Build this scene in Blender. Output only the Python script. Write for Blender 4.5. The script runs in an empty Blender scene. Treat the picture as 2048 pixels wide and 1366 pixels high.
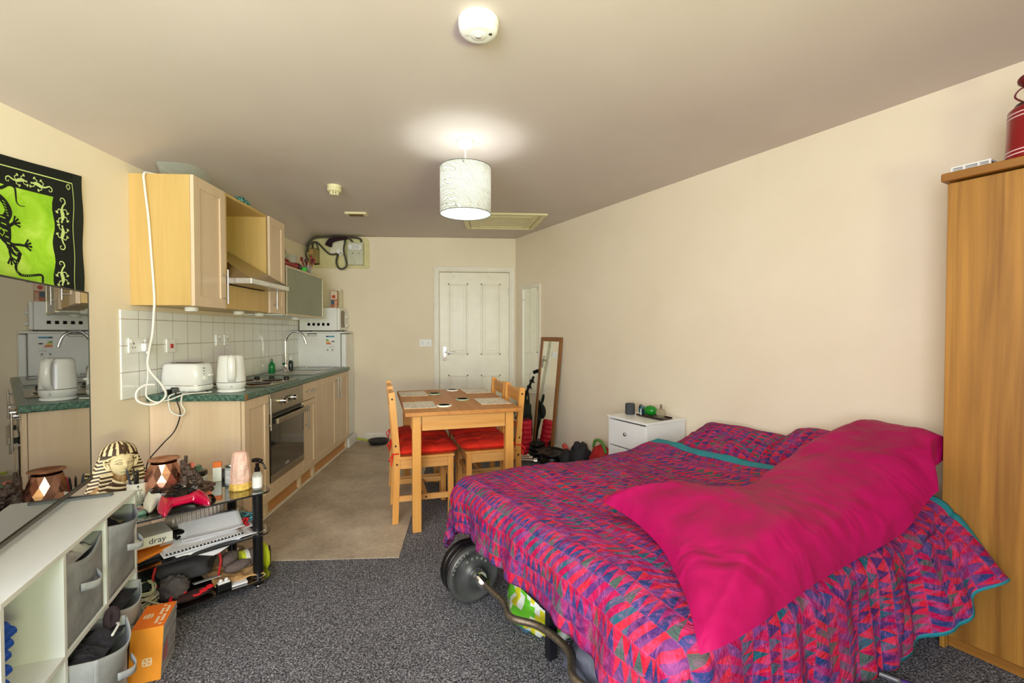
import bpy, bmesh, math, random
from mathutils import Vector, Matrix, noise as mnoise
R = math.radians
random.seed(7)
scn = bpy.context.scene
COL = scn.collection

# ------------------------------------------------------------------ camera, world, lights, exposure
cam_d = bpy.data.cameras.new('camera')
cam_d.sensor_width = 36.0
cam_d.lens = 925.0 / 2048.0 * 36.0
cam_d.clip_start = 0.02
cam = bpy.data.objects.new('camera', cam_d)
COL.objects.link(cam)
cam.location = (0, 0, 1.29)
cam.rotation_euler = (R(90 - 1.115), 0, R(-3.96))
scn.camera = cam
scn.view_settings.view_transform = 'Standard'
scn.view_settings.look = 'None'
scn.view_settings.gamma = 1.0
scn.view_settings.exposure = 0.80
scn.view_settings.use_curve_mapping = False
w = bpy.data.worlds.new('world'); scn.world = w; w.use_nodes = True
w.node_tree.nodes['Background'].inputs[0].default_value = (0.75, 0.86, 1.0, 1)
w.node_tree.nodes['Background'].inputs[1].default_value = 1.2

def area(name, loc, rot, sx, sy, power, color):
    d = bpy.data.lights.new(name, 'AREA'); d.shape = 'RECTANGLE'
    d.size = sx; d.size_y = sy; d.energy = power; d.color = color
    o = bpy.data.objects.new(name, d); COL.objects.link(o)
    o.location = loc; o.rotation_euler = rot
    return o
# daylight through the window behind the camera: sky, and light bounced up off the lawn outside
area('window_daylight', (-0.80, -0.97, 1.48), (R(80), 0, R(0)), 1.7, 1.25, 63, (0.90, 0.925, 1.0))
area('lawn_bounce_light', (0.85, -0.93, 1.0), (R(126), 0, R(36)), 0.8, 0.4, 26, (0.92, 1.0, 0.46)).data.spread = R(120)

# ------------------------------------------------------------------ helpers
def srgb(r, g, b):
    def c(x):
        x /= 255.0
        return x / 12.92 if x <= 0.04045 else ((x + 0.055) / 1.055) ** 2.4
    return (c(r), c(g), c(b), 1.0)

_mats = {}
def newmat(name):
    m = bpy.data.materials.new(name); m.use_nodes = True
    nt = m.node_tree
    return m, nt, nt.nodes['Principled BSDF']

def N(nt, t, **kw):
    n = nt.nodes.new(t)
    for k, v in kw.items(): setattr(n, k, v)
    return n

def math_n(nt, op, a, b=None, c=None):
    n = nt.nodes.new('ShaderNodeMath'); n.operation = op
    for i, x in enumerate((a, b, c)):
        if x is None: continue
        if isinstance(x, (int, float)): n.inputs[i].default_value = x
        else: nt.links.new(x, n.inputs[i])
    return n.outputs[0]

def mixc(nt, fac, a, b, mode='MIX'):
    n = nt.nodes.new('ShaderNodeMix'); n.data_type = 'RGBA'; n.blend_type = mode
    for i, x in ((0, fac), (6, a), (7, b)):
        if isinstance(x, (int, float)): n.inputs[i].default_value = x
        elif isinstance(x, tuple): n.inputs[i].default_value = x
        else: nt.links.new(x, n.inputs[i])
    return n.outputs[2]

def ramp(nt, fac, stops, interp='LINEAR'):
    n = nt.nodes.new('ShaderNodeValToRGB'); n.color_ramp.interpolation = interp
    e = n.color_ramp.elements
    e[0].position, e[0].color = stops[0]
    e[1].position, e[1].color = stops[-1]
    for p, c in stops[1:-1]:
        x = e.new(p); x.color = c
    nt.links.new(fac, n.inputs[0])
    return n.outputs[0]

def coords(nt, scale=(1, 1, 1), kind='Object', rot=(0, 0, 0)):
    tc = nt.nodes.new('ShaderNodeTexCoord'); mp = nt.nodes.new('ShaderNodeMapping')
    mp.inputs['Scale'].default_value = scale
    mp.inputs['Rotation'].default_value = rot
    nt.links.new(tc.outputs[kind], mp.inputs[0])
    return mp.outputs[0]

def noise(nt, vec, scale, detail=3, rough=0.55, dist=0.0):
    n = nt.nodes.new('ShaderNodeTexNoise')
    n.inputs['Scale'].default_value = scale; n.inputs['Detail'].default_value = detail
    n.inputs['Roughness'].default_value = rough; n.inputs['Distortion'].default_value = dist
    nt.links.new(vec, n.inputs['Vector'])
    return n.outputs['Fac']

def bump(nt, b, height, strength=0.3, dist=0.01):
    n = nt.nodes.new('ShaderNodeBump')
    n.inputs['Strength'].default_value = strength; n.inputs['Distance'].default_value = dist
    nt.links.new(height, n.inputs['Height']); nt.links.new(n.outputs[0], b.inputs['Normal'])

def pm(name, rgb, rough=0.5, metal=0.0, var=0.04, vscale=8, bmp=0.0, bscale=60, alpha=None, trans=0.0, ior=1.45, coat=0.0, sheen=0.0, emit=None, spec=None):
    """plain procedural material: colour with soft noise variation and optional bump"""
    key = name
    if key in _mats: return _mats[key]
    m, nt, b = newmat(name)
    c = srgb(*rgb)
    v = coords(nt)
    f = noise(nt, v, vscale, 3)
    d = tuple(max(0, x * (1 - var * 2.2)) for x in c[:3]) + (1,)
    l = tuple(min(1, x * (1 + var * 2.2)) for x in c[:3]) + (1,)
    col = ramp(nt, f, [(0.3, d), (0.7, l)])
    nt.links.new(col, b.inputs['Base Color'])
    b.inputs['Roughness'].default_value = rough; b.inputs['Metallic'].default_value = metal
    b.inputs['IOR'].default_value = ior
    if trans: b.inputs['Transmission Weight'].default_value = trans
    if coat: b.inputs['Coat Weight'].default_value = coat; b.inputs['Coat Roughness'].default_value = 0.05
    if sheen: b.inputs['Sheen Weight'].default_value = sheen
    if spec is not None: b.inputs['Specular IOR Level'].default_value = spec
    if alpha is not None: b.inputs['Alpha'].default_value = alpha
    if emit:
        b.inputs['Emission Color'].default_value = c; b.inputs['Emission Strength'].default_value = emit
    if bmp: bump(nt, b, noise(nt, v, bscale, 4), bmp)
    _mats[key] = m
    return m

def wood(name, c1, c2, axis=2, scale=1.0, rough=0.45, contrast=1.0, coat=0.0):
    if name in _mats: return _mats[name]
    m, nt, b = newmat(name)
    s = [26 * scale] * 3; s[axis] = 1.1 * scale
    v = coords(nt, tuple(s))
    f1 = noise(nt, v, 1.0, 5, 0.6, 0.6)
    s2 = [7 * scale] * 3; s2[axis] = 0.5 * scale
    v2 = coords(nt, tuple(s2))
    wv = nt.nodes.new('ShaderNodeTexNoise'); wv.inputs['Scale'].default_value = 1.0
    wv.inputs['Detail'].default_value = 2; wv.inputs['Distortion'].default_value = 1.5
    nt.links.new(v2, wv.inputs['Vector'])
    f = math_n(nt, 'ADD', math_n(nt, 'MULTIPLY', f1, 0.6), math_n(nt, 'MULTIPLY', wv.outputs['Fac'], 0.4))
    h = 0.5; k = 0.16 / contrast
    col = ramp(nt, f, [(h - k, srgb(*c2)), (h + k, srgb(*c1))])
    nt.links.new(col, b.inputs['Base Color'])
    b.inputs['Roughness'].default_value = rough
    if coat: b.inputs['Coat Weight'].default_value = coat; b.inputs['Coat Roughness'].default_value = 0.25
    bump(nt, b, f1, 0.08, 0.002)
    _mats[name] = m
    return m

def thin_glass(name, rgb, mix=0.16, rough=0.03):
    if name in _mats: return _mats[name]
    m, nt, b = newmat(name)
    b.inputs['Base Color'].default_value = srgb(*rgb); b.inputs['Roughness'].default_value = rough; b.inputs['Coat Weight'].default_value = 0.8
    tr = N(nt, 'ShaderNodeBsdfTransparent'); tr.inputs[0].default_value = tuple(min(1, x * 0.2 + 0.8) for x in srgb(*rgb)[:3]) + (1,)
    lw = N(nt, 'ShaderNodeLayerWeight'); lw.inputs[0].default_value = 0.35
    mx = N(nt, 'ShaderNodeMixShader'); nt.links.new(math_n(nt, 'ADD', math_n(nt, 'MULTIPLY', lw.outputs['Facing'], 0.45), mix), mx.inputs[0])
    nt.links.new(tr.outputs[0], mx.inputs[1]); nt.links.new(b.outputs[0], mx.inputs[2]); nt.links.new(mx.outputs[0], nt.nodes['Material Output'].inputs[0])
    _mats[name] = m
    return m

def curve_pts(pts, n=8, closed=False):
    """Catmull-Rom through the points"""
    P = [Vector(p) for p in pts]
    if len(P) < 3 or n <= 1: return P
    out = []; L = len(P)
    rng = range(L) if closed else range(L - 1)
    for i in rng:
        p1, p2 = P[i], P[(i + 1) % L]
        p0 = P[i - 1] if (i > 0 or closed) else p1 * 2 - p2
        p3 = P[(i + 2) % L] if (i + 2 < L or closed) else p2 * 2 - p1
        for k in range(n):
            t = k / n
            out.append(0.5 * ((2 * p1) + (p2 - p0) * t + (2 * p0 - 5 * p1 + 4 * p2 - p3) * t * t + (3 * p1 - p0 - 3 * p2 + p3) * t ** 3))
    if not closed: out.append(P[-1])
    return out

class MB:
    def __init__(s):
        s.v = []; s.f = []; s.m = []; s.s = []; s.uv = {}; s.k = 0; s.M = Matrix.Identity(4)
    def at(s, loc=(0, 0, 0), rot=(0, 0, 0)):
        from mathutils import Euler
        s.M = Matrix.Translation(loc) @ Euler([R(a) for a in rot]).to_matrix().to_4x4()
        return s
    def mat(s, k): s.k = k; return s
    def add(s, vs, fs, smooth=False):
        n = len(s.v); s.v += [s.M @ Vector(p) for p in vs]
        for f in fs:
            s.f.append([n + i for i in f]); s.m.append(s.k); s.s.append(smooth)
        return s
    def bm(s, b, smooth=False):
        b.verts.ensure_lookup_table(); b.verts.index_update()
        return s.add([v.co.copy() for v in b.verts], [[v.index for v in f.verts] for f in b.faces], smooth)
    def box(s, c, d, bev=0.0, seg=2, rot=None):
        b = bmesh.new(); bmesh.ops.create_cube(b, size=1)
        bmesh.ops.scale(b, vec=d, verts=b.verts)
        if bev > 0:
            bev = min(bev, min(d) * 0.49)
            bmesh.ops.bevel(b, geom=list(b.edges) + list(b.verts), offset=bev, segments=seg, profile=0.5, affect='EDGES')
        if rot:
            from mathutils import Euler
            bmesh.ops.rotate(b, cent=(0, 0, 0), matrix=Euler([R(a) for a in rot]).to_matrix(), verts=b.verts)
        bmesh.ops.translate(b, vec=c, verts=b.verts)
        s.bm(b, False); b.free(); return s
    def bx(s, x0, x1, y0, y1, z0, z1, bev=0.0, seg=2):
        return s.box(((x0 + x1) / 2, (y0 + y1) / 2, (z0 + z1) / 2), (abs(x1 - x0), abs(y1 - y0), abs(z1 - z0)), bev, seg)
    def cyl(s, p0, p1, r0, r1=None, seg=20, cap=True, smooth=True):
        p0, p1 = Vector(p0), Vector(p1); r1 = r0 if r1 is None else r1
        d = (p1 - p0).normalized()
        a = Vector((0, 0, 1)) if abs(d.z) < 0.9 else Vector((1, 0, 0))
        x = d.cross(a).normalized(); y = d.cross(x).normalized()
        vs = []
        for p, r in ((p0, r0), (p1, r1)):
            for i in range(seg):
                t = 2 * math.pi * i / seg
                vs.append(p + (x * math.cos(t) + y * math.sin(t)) * r)
        fs = [[i, i + seg, (i + 1) % seg + seg, (i + 1) % seg] for i in range(seg)]
        s.add(vs, fs, smooth)
        if cap:
            s.add(vs[:seg], [list(range(seg))]); s.add(vs[seg:], [list(range(seg))[::-1]])
        return s
    def tube(s, pts, r, seg=8, n=6, closed=False, cap=True):
        P = curve_pts(pts, n, closed); L = len(P)
        rad = (lambda t: r) if not callable(r) else r
        vs = []; up = None
        for i, p in enumerate(P):
            if closed: d = P[(i + 1) % L] - P[i - 1]
            else: d = P[min(i + 1, L - 1)] - P[max(i - 1, 0)]
            if d.length < 1e-9: d = Vector((0, 0, 1))
            d.normalize()
            if up is None:
                a = Vector((0, 0, 1)) if abs(d.z) < 0.9 else Vector((1, 0, 0))
                up = d.cross(a).normalized()
            up = (up - d * up.dot(d))
            if up.length < 1e-6: up = d.orthogonal()
            up.normalize(); y = d.cross(up)
            rr = rad(i / max(1, L - 1))
            for k in range(seg):
                t = 2 * math.pi * k / seg
                vs.append(p + (up * math.cos(t) + y * math.sin(t)) * rr)
        fs = []
        for i in range(L if closed else L - 1):
            j = (i + 1) % L
            for k in range(seg):
                k2 = (k + 1) % seg
                fs.append([i * seg + k, i * seg + k2, j * seg + k2, j * seg + k])
        if cap and not closed:
            fs.append(list(range(seg))[::-1]); fs.append([(L - 1) * seg + k for k in range(seg)])
        return s.add(vs, fs, True)
    def lathe(s, prof, c=(0, 0, 0), seg=28, smooth=True, sq=None, facet=None):
        vs = []; fs = []
        for (r, z) in prof:
            for i in range(seg):
                t = 2 * math.pi * i / seg
                k = 1.0
                if sq: k = 1.0 / (abs(math.cos(t)) ** sq + abs(math.sin(t)) ** sq) ** (1.0 / sq)
                vs.append((c[0] + r * k * math.cos(t), c[1] + r * k * math.sin(t), c[2] + z))
        L = len(prof)
        for j in range(L - 1):
            for i in range(seg):
                i2 = (i + 1) % seg
                fs.append([j * seg + i, j * seg + i2, (j + 1) * seg + i2, (j + 1) * seg + i])
        s.add(vs, fs, smooth)
        for j, rev in ((0, True), (L - 1, False)):
            if prof[j][0] > 1e-5:
                q = vs[j * seg:(j + 1) * seg]
                s.add(q, [list(range(seg))[::-1] if rev else list(range(seg))])
        return s
    def ell(s, c, r, seg=20, rings=12, rot=None, dis=0.0, ds=10.0):
        b = bmesh.new(); bmesh.ops.create_uvsphere(b, u_segments=seg, v_segments=rings, radius=1)
        for v in b.verts:
            if dis:
                k = 1 + dis * mnoise.noise(Vector(v.co) * ds * 0.3 + Vector(c) * 7)
                v.co *= k
            v.co = Vector((v.co.x * r[0], v.co.y * r[1], v.co.z * r[2]))
        if rot:
            from mathutils import Euler
            bmesh.ops.rotate(b, cent=(0, 0, 0), matrix=Euler([R(a) for a in rot]).to_matrix(), verts=b.verts)
        bmesh.ops.translate(b, vec=c, verts=b.verts)
        s.bm(b, True); b.free(); return s
    def prism(s, poly, z0, z1, f=None, smooth=False):
        """extrude a 2-D polygon; f maps (a, b, h) to a point"""
        f = f or (lambda a, b, h: (a, b, h))
        n = len(poly)
        vs = [f(a, b, z0) for a, b in poly] + [f(a, b, z1) for a, b in poly]
        fs = [list(range(n))[::-1], [n + i for i in range(n)]]
        for i in range(n):
            j = (i + 1) % n
            fs.append([i, j, n + j, n + i])
        return s.add(vs, fs, smooth)
    def grid(s, fn, nu, nv, smooth=True, uvf=None, closed_u=False):
        base = len(s.v)
        vs = [fn(i / nu, j / nv) for j in range(nv + 1) for i in range(nu + 1)]
        fs = []
        for j in range(nv):
            for i in range(nu):
                a = j * (nu + 1) + i
                fs.append([a, a + 1, a + nu + 2, a + nu + 1])
        s.add(vs, fs, smooth)
        if uvf:
            for j in range(nv + 1):
                for i in range(nu + 1):
                    s.uv[base + j * (nu + 1) + i] = uvf(i / nu, j / nv)
        return s
    def ribbon(s, pts, w, f, h0=0.0, h1=0.0006, n=5):
        """flat band of width w (number or function of 0..1) along 2-D points, mapped by f"""
        P = [Vector((p.x, p.y)) for p in curve_pts([(a, b, 0) for a, b in pts], n)]
        L = len(P); wf = w if callable(w) else (lambda t: w)
        lo = []; 
        for i, p in enumerate(P):
            d = P[min(i + 1, L - 1)] - P[max(i - 1, 0)]
            if d.length < 1e-9: d = Vector((1, 0))
            d.normalize(); q = Vector((-d.y, d.x)) * wf(i / (L - 1)) / 2
            lo.append((p + q, p - q))
        vs = []; fs = []
        for a, b in lo: vs += [f(a.x, a.y, h1), f(b.x, b.y, h1)]
        for i in range(L - 1): fs.append([2 * i, 2 * i + 1, 2 * i + 3, 2 * i + 2])
        return s.add(vs, fs)
    def poly(s, pts, f, h=0.0006):
        return s.add([f(a, b, h) for a, b in pts], [list(range(len(pts)))])
    def disc(s, a, b, r, f, h=0.0006, seg=12, ry=None):
        ry = ry or r
        return s.poly([(a + r * math.cos(2 * math.pi * i / seg), b + ry * math.sin(2 * math.pi * i / seg)) for i in range(seg)], f, h)
    def text(s, txt, size, f, h=0.0008, align='CENTER', ca=0.0, cb=0.0):
        cu = bpy.data.curves.new('t', 'FONT'); cu.body = txt; cu.size = size; cu.align_x = align; cu.align_y = 'CENTER'
        cu.resolution_u = 3
        o = bpy.data.objects.new('t', cu); COL.objects.link(o)
        dg = bpy.context.evaluated_depsgraph_get(); dg.update()
        me = bpy.data.meshes.new_from_object(o.evaluated_get(dg))
        vs = [f(v.co.x + ca, v.co.y + cb, h) for v in me.vertices]
        fs = [list(p.vertices) for p in me.polygons]
        s.add(vs, fs)
        bpy.data.objects.remove(o); bpy.data.curves.remove(cu); bpy.data.meshes.remove(me)
        return s
    def pillow(s, L, W, T, nu=36, nv=24, pinch=0.10, wr=0.01, seed=0, bend=None, uvs=None, sag=None):
        """stuffed rectangle, L along x, W along y, thickness T, resting on z=0"""
        def fn(top):
            def g(a, b):
                u, v = a * 2 - 1, b * 2 - 1
                e = max(0.0, (1 - abs(u) ** 2.6)) ** 0.55 * max(0.0, (1 - abs(v) ** 2.6)) ** 0.55
                x = u * L / 2 * (1 - pinch * (1 - v * v) * abs(u) ** 3 * 0.6)
                y = v * W / 2 * (1 - pinch * (1 - u * u) * abs(v) ** 3)
                q = mnoise.noise(Vector((x * 6, y * 6, seed)))
                q2 = mnoise.noise(Vector((x * 22 + q * 3, y * 9, seed + 5)))
                z = T * (0.62 * e if top else -0.38 * e) + T * 0.38
                if top: z += e ** 0.3 * (q * wr * 1.6 + q2 * wr * 0.8)
                p = Vector((x, y, max(z, 0.001 * (2 if top else 1))))
                return bend(p) if bend else p
            return g
        uvf = (lambda a, b: (a * L + seed, b * W)) if uvs else None
        s.grid(fn(True), nu, nv, True, uvf); s.grid(fn(False), nu, nv, True, uvf)
        return s
    def build(s, name, mats, parent=None, local=False, label=None, sub=0, weld=False):
        if not isinstance(mats, (list, tuple)): mats = [mats]
        me = bpy.data.meshes.new(name)
        if parent is not None:
            inv = Matrix.Identity(4) if local else WM[parent.name].inverted()
            wmx = WM[parent.name]
            vs = [inv @ p for p in s.v]; loc = None
        else:
            xs = [p.x for p in s.v]; ys = [p.y for p in s.v]; zs = [p.z for p in s.v]
            loc = Vector(((min(xs) + max(xs)) / 2, (min(ys) + max(ys)) / 2, min(zs)))
            vs = [p - loc for p in s.v]; wmx = Matrix.Translation(loc)
        me.from_pydata([tuple(p) for p in vs], [], s.f)
        me.polygons.foreach_set('material_index', s.m)
        me.polygons.foreach_set('use_smooth', s.s)
        if s.uv:
            uvl = me.uv_layers.new(name='UVMap')
            for lp in me.loops:
                uvl.data[lp.index].uv = s.uv.get(lp.vertex_index, (0, 0))
        for m in mats: me.materials.append(m)
        b = bmesh.new(); b.from_mesh(me)
        if weld: bmesh.ops.remove_doubles(b, verts=b.verts, dist=0.0002)
        bmesh.ops.recalc_face_normals(b, faces=b.faces)
        b.to_mesh(me); b.free()
        o = bpy.data.objects.new(name, me); COL.objects.link(o)
        if parent is not None: o.parent = parent
        else: o.location = loc
        WM[o.name] = wmx
        if label: o['label'] = label
        if sub:
            md = o.modifiers.new('sub', 'SUBSURF'); md.levels = sub; md.render_levels = sub
        return o

WM = {}
def thing(name, label, cat, loc=(0, 0, 0), rz=0.0, group=None):
    o = bpy.data.objects.new(name, None); COL.objects.link(o)
    o.location = loc; o.rotation_euler = (0, 0, R(rz)); o.empty_display_size = 0.05
    o['label'] = label; o['category'] = cat
    if group: o['group'] = group
    WM[o.name] = Matrix.Translation(loc) @ Matrix.Rotation(R(rz), 4, 'Z')
    return o
def tag(o, label, cat, group=None, kind=None):
    o['label'] = label; o['category'] = cat
    if group: o['group'] = group
    if kind: o['kind'] = kind
    return o
def struct(o):
    o['kind'] = 'structure'; return o
def dup(root, loc, rz, label, group=None):
    def cp(o, par):
        c = o.copy(); COL.objects.link(c); c.parent = par
        for ch in list(o.children): cp(ch, c)
        return c
    r = cp(root, None); r.location = loc; r.rotation_euler = (0, 0, R(rz)); r['label'] = label
    if group: r['group'] = group
    return r

# frame of the slanted right-hand wall: s runs along it towards the window, t out into the room
RP0 = Vector((0.43, 5.58)); RU = Vector((0.4353, -0.9003)); RN = Vector((-0.9003, -0.4353))
RROT = math.degrees(math.atan2(RN.y, RN.x))
def RW(s, t, z=0.0):
    p = RP0 + RU * s + RN * t
    return (p.x, p.y, z)
# frame of the low white unit and television
UP = (-1.398, 1.975); UROT = 18.3
# ------------------------------------------------------------------ room
XL, YB, YF, HC, HL = -2.01, 5.58, -1.0, 2.42, 2.252
def m_wall():
    m, nt, b = newmat('cream_wall_paint')
    v = coords(nt); f = noise(nt, v, 1.3, 4, 0.6)
    col = ramp(nt, f, [(0.3, srgb(237, 223, 198)), (0.7, srgb(244, 231, 208))])
    nt.links.new(col, b.inputs['Base Color']); b.inputs['Roughness'].default_value = 0.75
    bump(nt, b, noise(nt, v, 140, 3), 0.05, 0.002)
    return m
def m_ceil():
    m, nt, b = newmat('ceiling_paint')
    v = coords(nt); f = noise(nt, v, 1.1, 3)
    col = ramp(nt, f, [(0.3, srgb(208, 195, 188)), (0.7, srgb(216, 204, 198))])
    nt.links.new(col, b.inputs['Base Color']); b.inputs['Roughness'].default_value = 0.8
    bump(nt, b, noise(nt, v, 90, 3), 0.05, 0.002)
    return m
def m_carpet():
    m, nt, b = newmat('charcoal_twist_carpet')
    v = coords(nt)
    n1 = noise(nt, v, 135, 2, 0.7); n2 = noise(nt, v, 320, 1, 0.5); n3 = noise(nt, v, 2.2, 2)
    f = math_n(nt, 'ADD', math_n(nt, 'MULTIPLY', n1, 0.62), math_n(nt, 'MULTIPLY', n2, 0.38))
    col = ramp(nt, f, [(0.36, srgb(34, 33, 36)), (0.46, srgb(80, 79, 84)), (0.55, srgb(134, 133, 138)), (0.66, srgb(204, 203, 208))])
    sh = ramp(nt, n3, [(0.3, (0.8, 0.8, 0.8, 1)), (0.7, (1, 1, 1, 1))])
    col = mixc(nt, 1.0, col, sh, 'MULTIPLY')
    nt.links.new(col, b.inputs['Base Color']); b.inputs['Roughness'].default_value = 0.95
    b.inputs['Specular IOR Level'].default_value = 0.1
    bump(nt, b, f, 0.7, 0.012)
    return m
def m_vinyl():
    m, nt, b = newmat('beige_vinyl')
    v = coords(nt)
    f = noise(nt, v, 2.4, 4, 0.6); g = noise(nt, v, 40, 2)
    ff = math_n(nt, 'ADD', math_n(nt, 'MULTIPLY', f, 0.75), math_n(nt, 'MULTIPLY', g, 0.25))
    col = ramp(nt, ff, [(0.35, srgb(150, 134, 116)), (0.5, srgb(178, 162, 142)), (0.65, srgb(202, 188, 168))])
    nt.links.new(col, b.inputs['Base Color']); b.inputs['Roughness'].default_value = 0.5
    return m
M_WALL, M_CEIL, M_CARPET, M_VINYL = m_wall(), m_ceil(), m_carpet(), m_vinyl()
M_WHITE_TRIM = pm('white_gloss_trim', (238, 232, 216), 0.35, var=0.02)

rs = (YB - YF) / 0.9003
rx1 = RW(rs, 0)[0]      # right wall meets the window wall
floor = MB()
floor.bx(XL - 0.1, rx1 + 0.1, YF - 0.1, YB + 0.1, -0.12, 0.0)
struct(floor.build('floor', M_CARPET))
# vinyl kitchen floor, slightly proud with a metal edge: left of the table
vp = [(-2.005, 2.68), (-0.464, 2.66), (-0.474, 3.04), (-0.55, 5.575), (-2.005, 5.575)]
MBv = MB().prism(vp, 0.0005, 0.006); o = MBv.build('floor_vinyl', M_VINYL); struct(o)
mb = MB().bx(XL - 0.1, XL, YF - 0.1, YB + 0.1, 0, HC + 0.1); struct(mb.build('wall_left', M_WALL))
mb = MB()
# back wall with the door opening
DX0, DX1, DZ = -0.487, 0.356, 2.015
mb.bx(XL - 0.1, DX0, YB, YB + 0.12, 0, HC + 0.1); mb.bx(DX1, 0.62, YB, YB + 0.12, 0, HC + 0.1); mb.bx(DX0, DX1, YB, YB + 0.12, DZ, HC + 0.1)
struct(mb.build('wall_back', M_WALL))
a, b_ = RW(-0.15, 0), RW(rs + 0.15, 0); c, d = RW(rs + 0.15, -0.1), RW(-0.15, -0.1)
struct(MB().prism([a[:2], b_[:2], c[:2], d[:2]], 0, HC + 0.1).build('wall_right', M_WALL))
# window wall behind the camera, with a real opening
WX0, WX1, WZ0, WZ1 = -1.85, 1.40, 0.78, 2.14
mb = MB(); mb.bx(XL - 0.1, WX0, YF - 0.25, YF, 0, HC + 0.1); mb.bx(WX1, rx1 + 0.1, YF - 0.25, YF, 0, HC + 0.1)
mb.bx(WX0, WX1, YF - 0.25, YF, 0, WZ0); mb.bx(WX0, WX1, YF - 0.25, YF, WZ1, HC + 0.1)
struct(mb.build('wall_front', M_WALL))
wf = struct(MB().build('window_1', M_WHITE_TRIM)) if False else None
mb = MB()
for x in (WX0 + 0.03, (WX0 + WX1) / 2, WX1 - 0.03): mb.box((x, YF - 0.2, (WZ0 + WZ1) / 2), (0.06, 0.06, WZ1 - WZ0), 0.005)
for z in (WZ0 + 0.03, WZ1 - 0.03): mb.box(((WX0 + WX1) / 2, YF - 0.2, z), (WX1 - WX0, 0.058, 0.06), 0.005)
o = struct(mb.build('window_1', M_WHITE_TRIM))
gl = pm('window_glass', (255, 255, 255), 0.0, var=0, trans=1.0, ior=1.01)
MB().bx(WX0 + 0.05, WX1 - 0.05, YF - 0.203, YF - 0.197, WZ0 + 0.05, WZ1 - 0.05).build('pane', gl, o)
# ceiling: flat, with a soft slope running down to the left wall
mb = MB()
def crease(y): return -1.44 - 0.126 * (y - 1.77)
prof = []
def cfn(a, b):
    y = YF - 0.1 + b * (YB + 0.2 - YF); cx = crease(y)
    # a: 0 wall .. 1 far right ; 14 columns over the slope
    w_ = cx - XL
    if a < 0.7:
        t = a / 0.7 * 1.35
        x = XL - 0.02 + t * w_
        zz = HL + (HC - HL) * t
        k = 9.0
        z = -math.log(math.exp(-k * 3 * (zz - HC)) + 1.0) / (k * 3) + HC if True else zz
    else:
        t = (a - 0.7) / 0.3
        x0 = XL - 0.02 + 1.35 * w_
        x = x0 + t * (rx1 + 0.2 - x0)
        z = HC - 0.0
        zz = HL + (HC - HL) * 1.35
        z = -math.log(math.exp(-27 * (zz - HC)) + 1.0) / 27 + HC
        z = z + (HC - z) * min(1, t * 4)
    return (x, y, z)
mb.grid(cfn, 40, 30, True)
top = MB()
o = mb.build('ceiling', M_CEIL); struct(o)
sm = o.modifiers.new('thick', 'SOLIDIFY'); sm.thickness = 0.08; sm.offset = 1 if o.data.polygons[0].normal.z > 0 else -1
# skirting boards
def skirt(name, x0, y0, x1, y1, nx, ny):
    mb = MB(); d = Vector((x1 - x0, y1 - y0)); L = d.length; d.normalize(); n = Vector((nx, ny)).normalized()
    prof = [(0, 0), (0.016, 0), (0.016, 0.075), (0.008, 0.095), (0, 0.1)]
    P = []
    for L_ in (0, L):
        for a_, z_ in prof:
            p = Vector((x0, y0)) + d * L_ + n * a_; P.append((p.x, p.y, z_ + 0.001))
    k = len(prof); fs = [list(range(k)), list(range(k, 2 * k))[::-1]] + [[i, (i + 1) % k, k + (i + 1) % k, k + i] for i in range(k)]
    mb.add(P, fs); return struct(mb.build(name, M_WHITE_TRIM))
skirt('baseboard_back', -1.36, YB - 0.001, DX0 - 0.07, YB - 0.001, 0, -1)
a = RW(0.03, 0.001); b_ = RW(rs - 0.05, 0.001); skirt('baseboard_right', a[0], a[1], b_[0], b_[1], RN.x, RN.y)
skirt('baseboard_left', XL + 0.001, YF + 0.02, XL + 0.001, 2.9, 1, 0)

# door: four moulded panels, lever handle, architrave
M_DOOR = pm('white_door_gloss', (240, 234, 214), 0.32, var=0.015, bmp=0.04, bscale=18)
M_STEEL = pm('brushed_steel', (190, 188, 184), 0.32, 1.0, var=0.05)
M_CHROME = pm('polished_chrome', (225, 225, 225), 0.08, 1.0, var=0.02)
M_BLACK = pm('black_plastic', (18, 18, 20), 0.35, var=0.1)
d1 = MB()
y0 = YB + 0.03
d1.bx(DX0 + 0.004, DX1 - 0.004, y0, y0 + 0.04, 0.006, DZ - 0.004)
W_ = DX1 - DX0
cols = [(0.125, 0.41), (0.59, 0.875)]
rows = [(1.02, 1.88), (0.16, 0.78)]
for ca, cb in cols:
    for za, zb in rows:
        xa, xb = DX0 + ca * W_, DX0 + cb * W_
        # raised moulding frame round a recessed field
        for k, (ins, dep, wd) in enumerate(((0, 0.008, 0.018), (0.02, 0.004, 0.01))):
            for (p, q) in (((xa + ins, za + ins), (xb - ins, za + ins + wd)), ((xa + ins, zb - ins - wd), (xb - ins, zb - ins)),
                           ((xa + ins, za + ins), (xa + ins + wd, zb - ins)), ((xb - ins - wd, za + ins), (xb - ins, zb - ins))):
                d1.bx(p[0], q[0], y0 - dep, y0 + 0.002, p[1], q[1], 0.003)
        d1.bx(xa + 0.05, xb - 0.05, y0 - 0.005, y0 + 0.002, za + 0.05, zb - 0.05, 0.004)
door = struct(d1.build('door_1', M_DOOR))
h = MB(); hx = DX0 + 0.065
h.box((hx, y0 - 0.005, 1.035), (0.042, 0.008, 0.165), 0.004)
h.cyl((hx, y0 - 0.005, 1.055), (hx, y0 - 0.05, 1.055), 0.010)
h.tube([(hx, y0 - 0.048, 1.055), (hx + 0.04, y0 - 0.05, 1.058), (hx + 0.085, y0 - 0.05, 1.052), (hx + 0.115, y0 - 0.047, 1.058)], 0.009)
h.mat(1).cyl((hx, y0 - 0.0095, 0.985), (hx, y0 - 0.0105, 0.985), 0.006)
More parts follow.
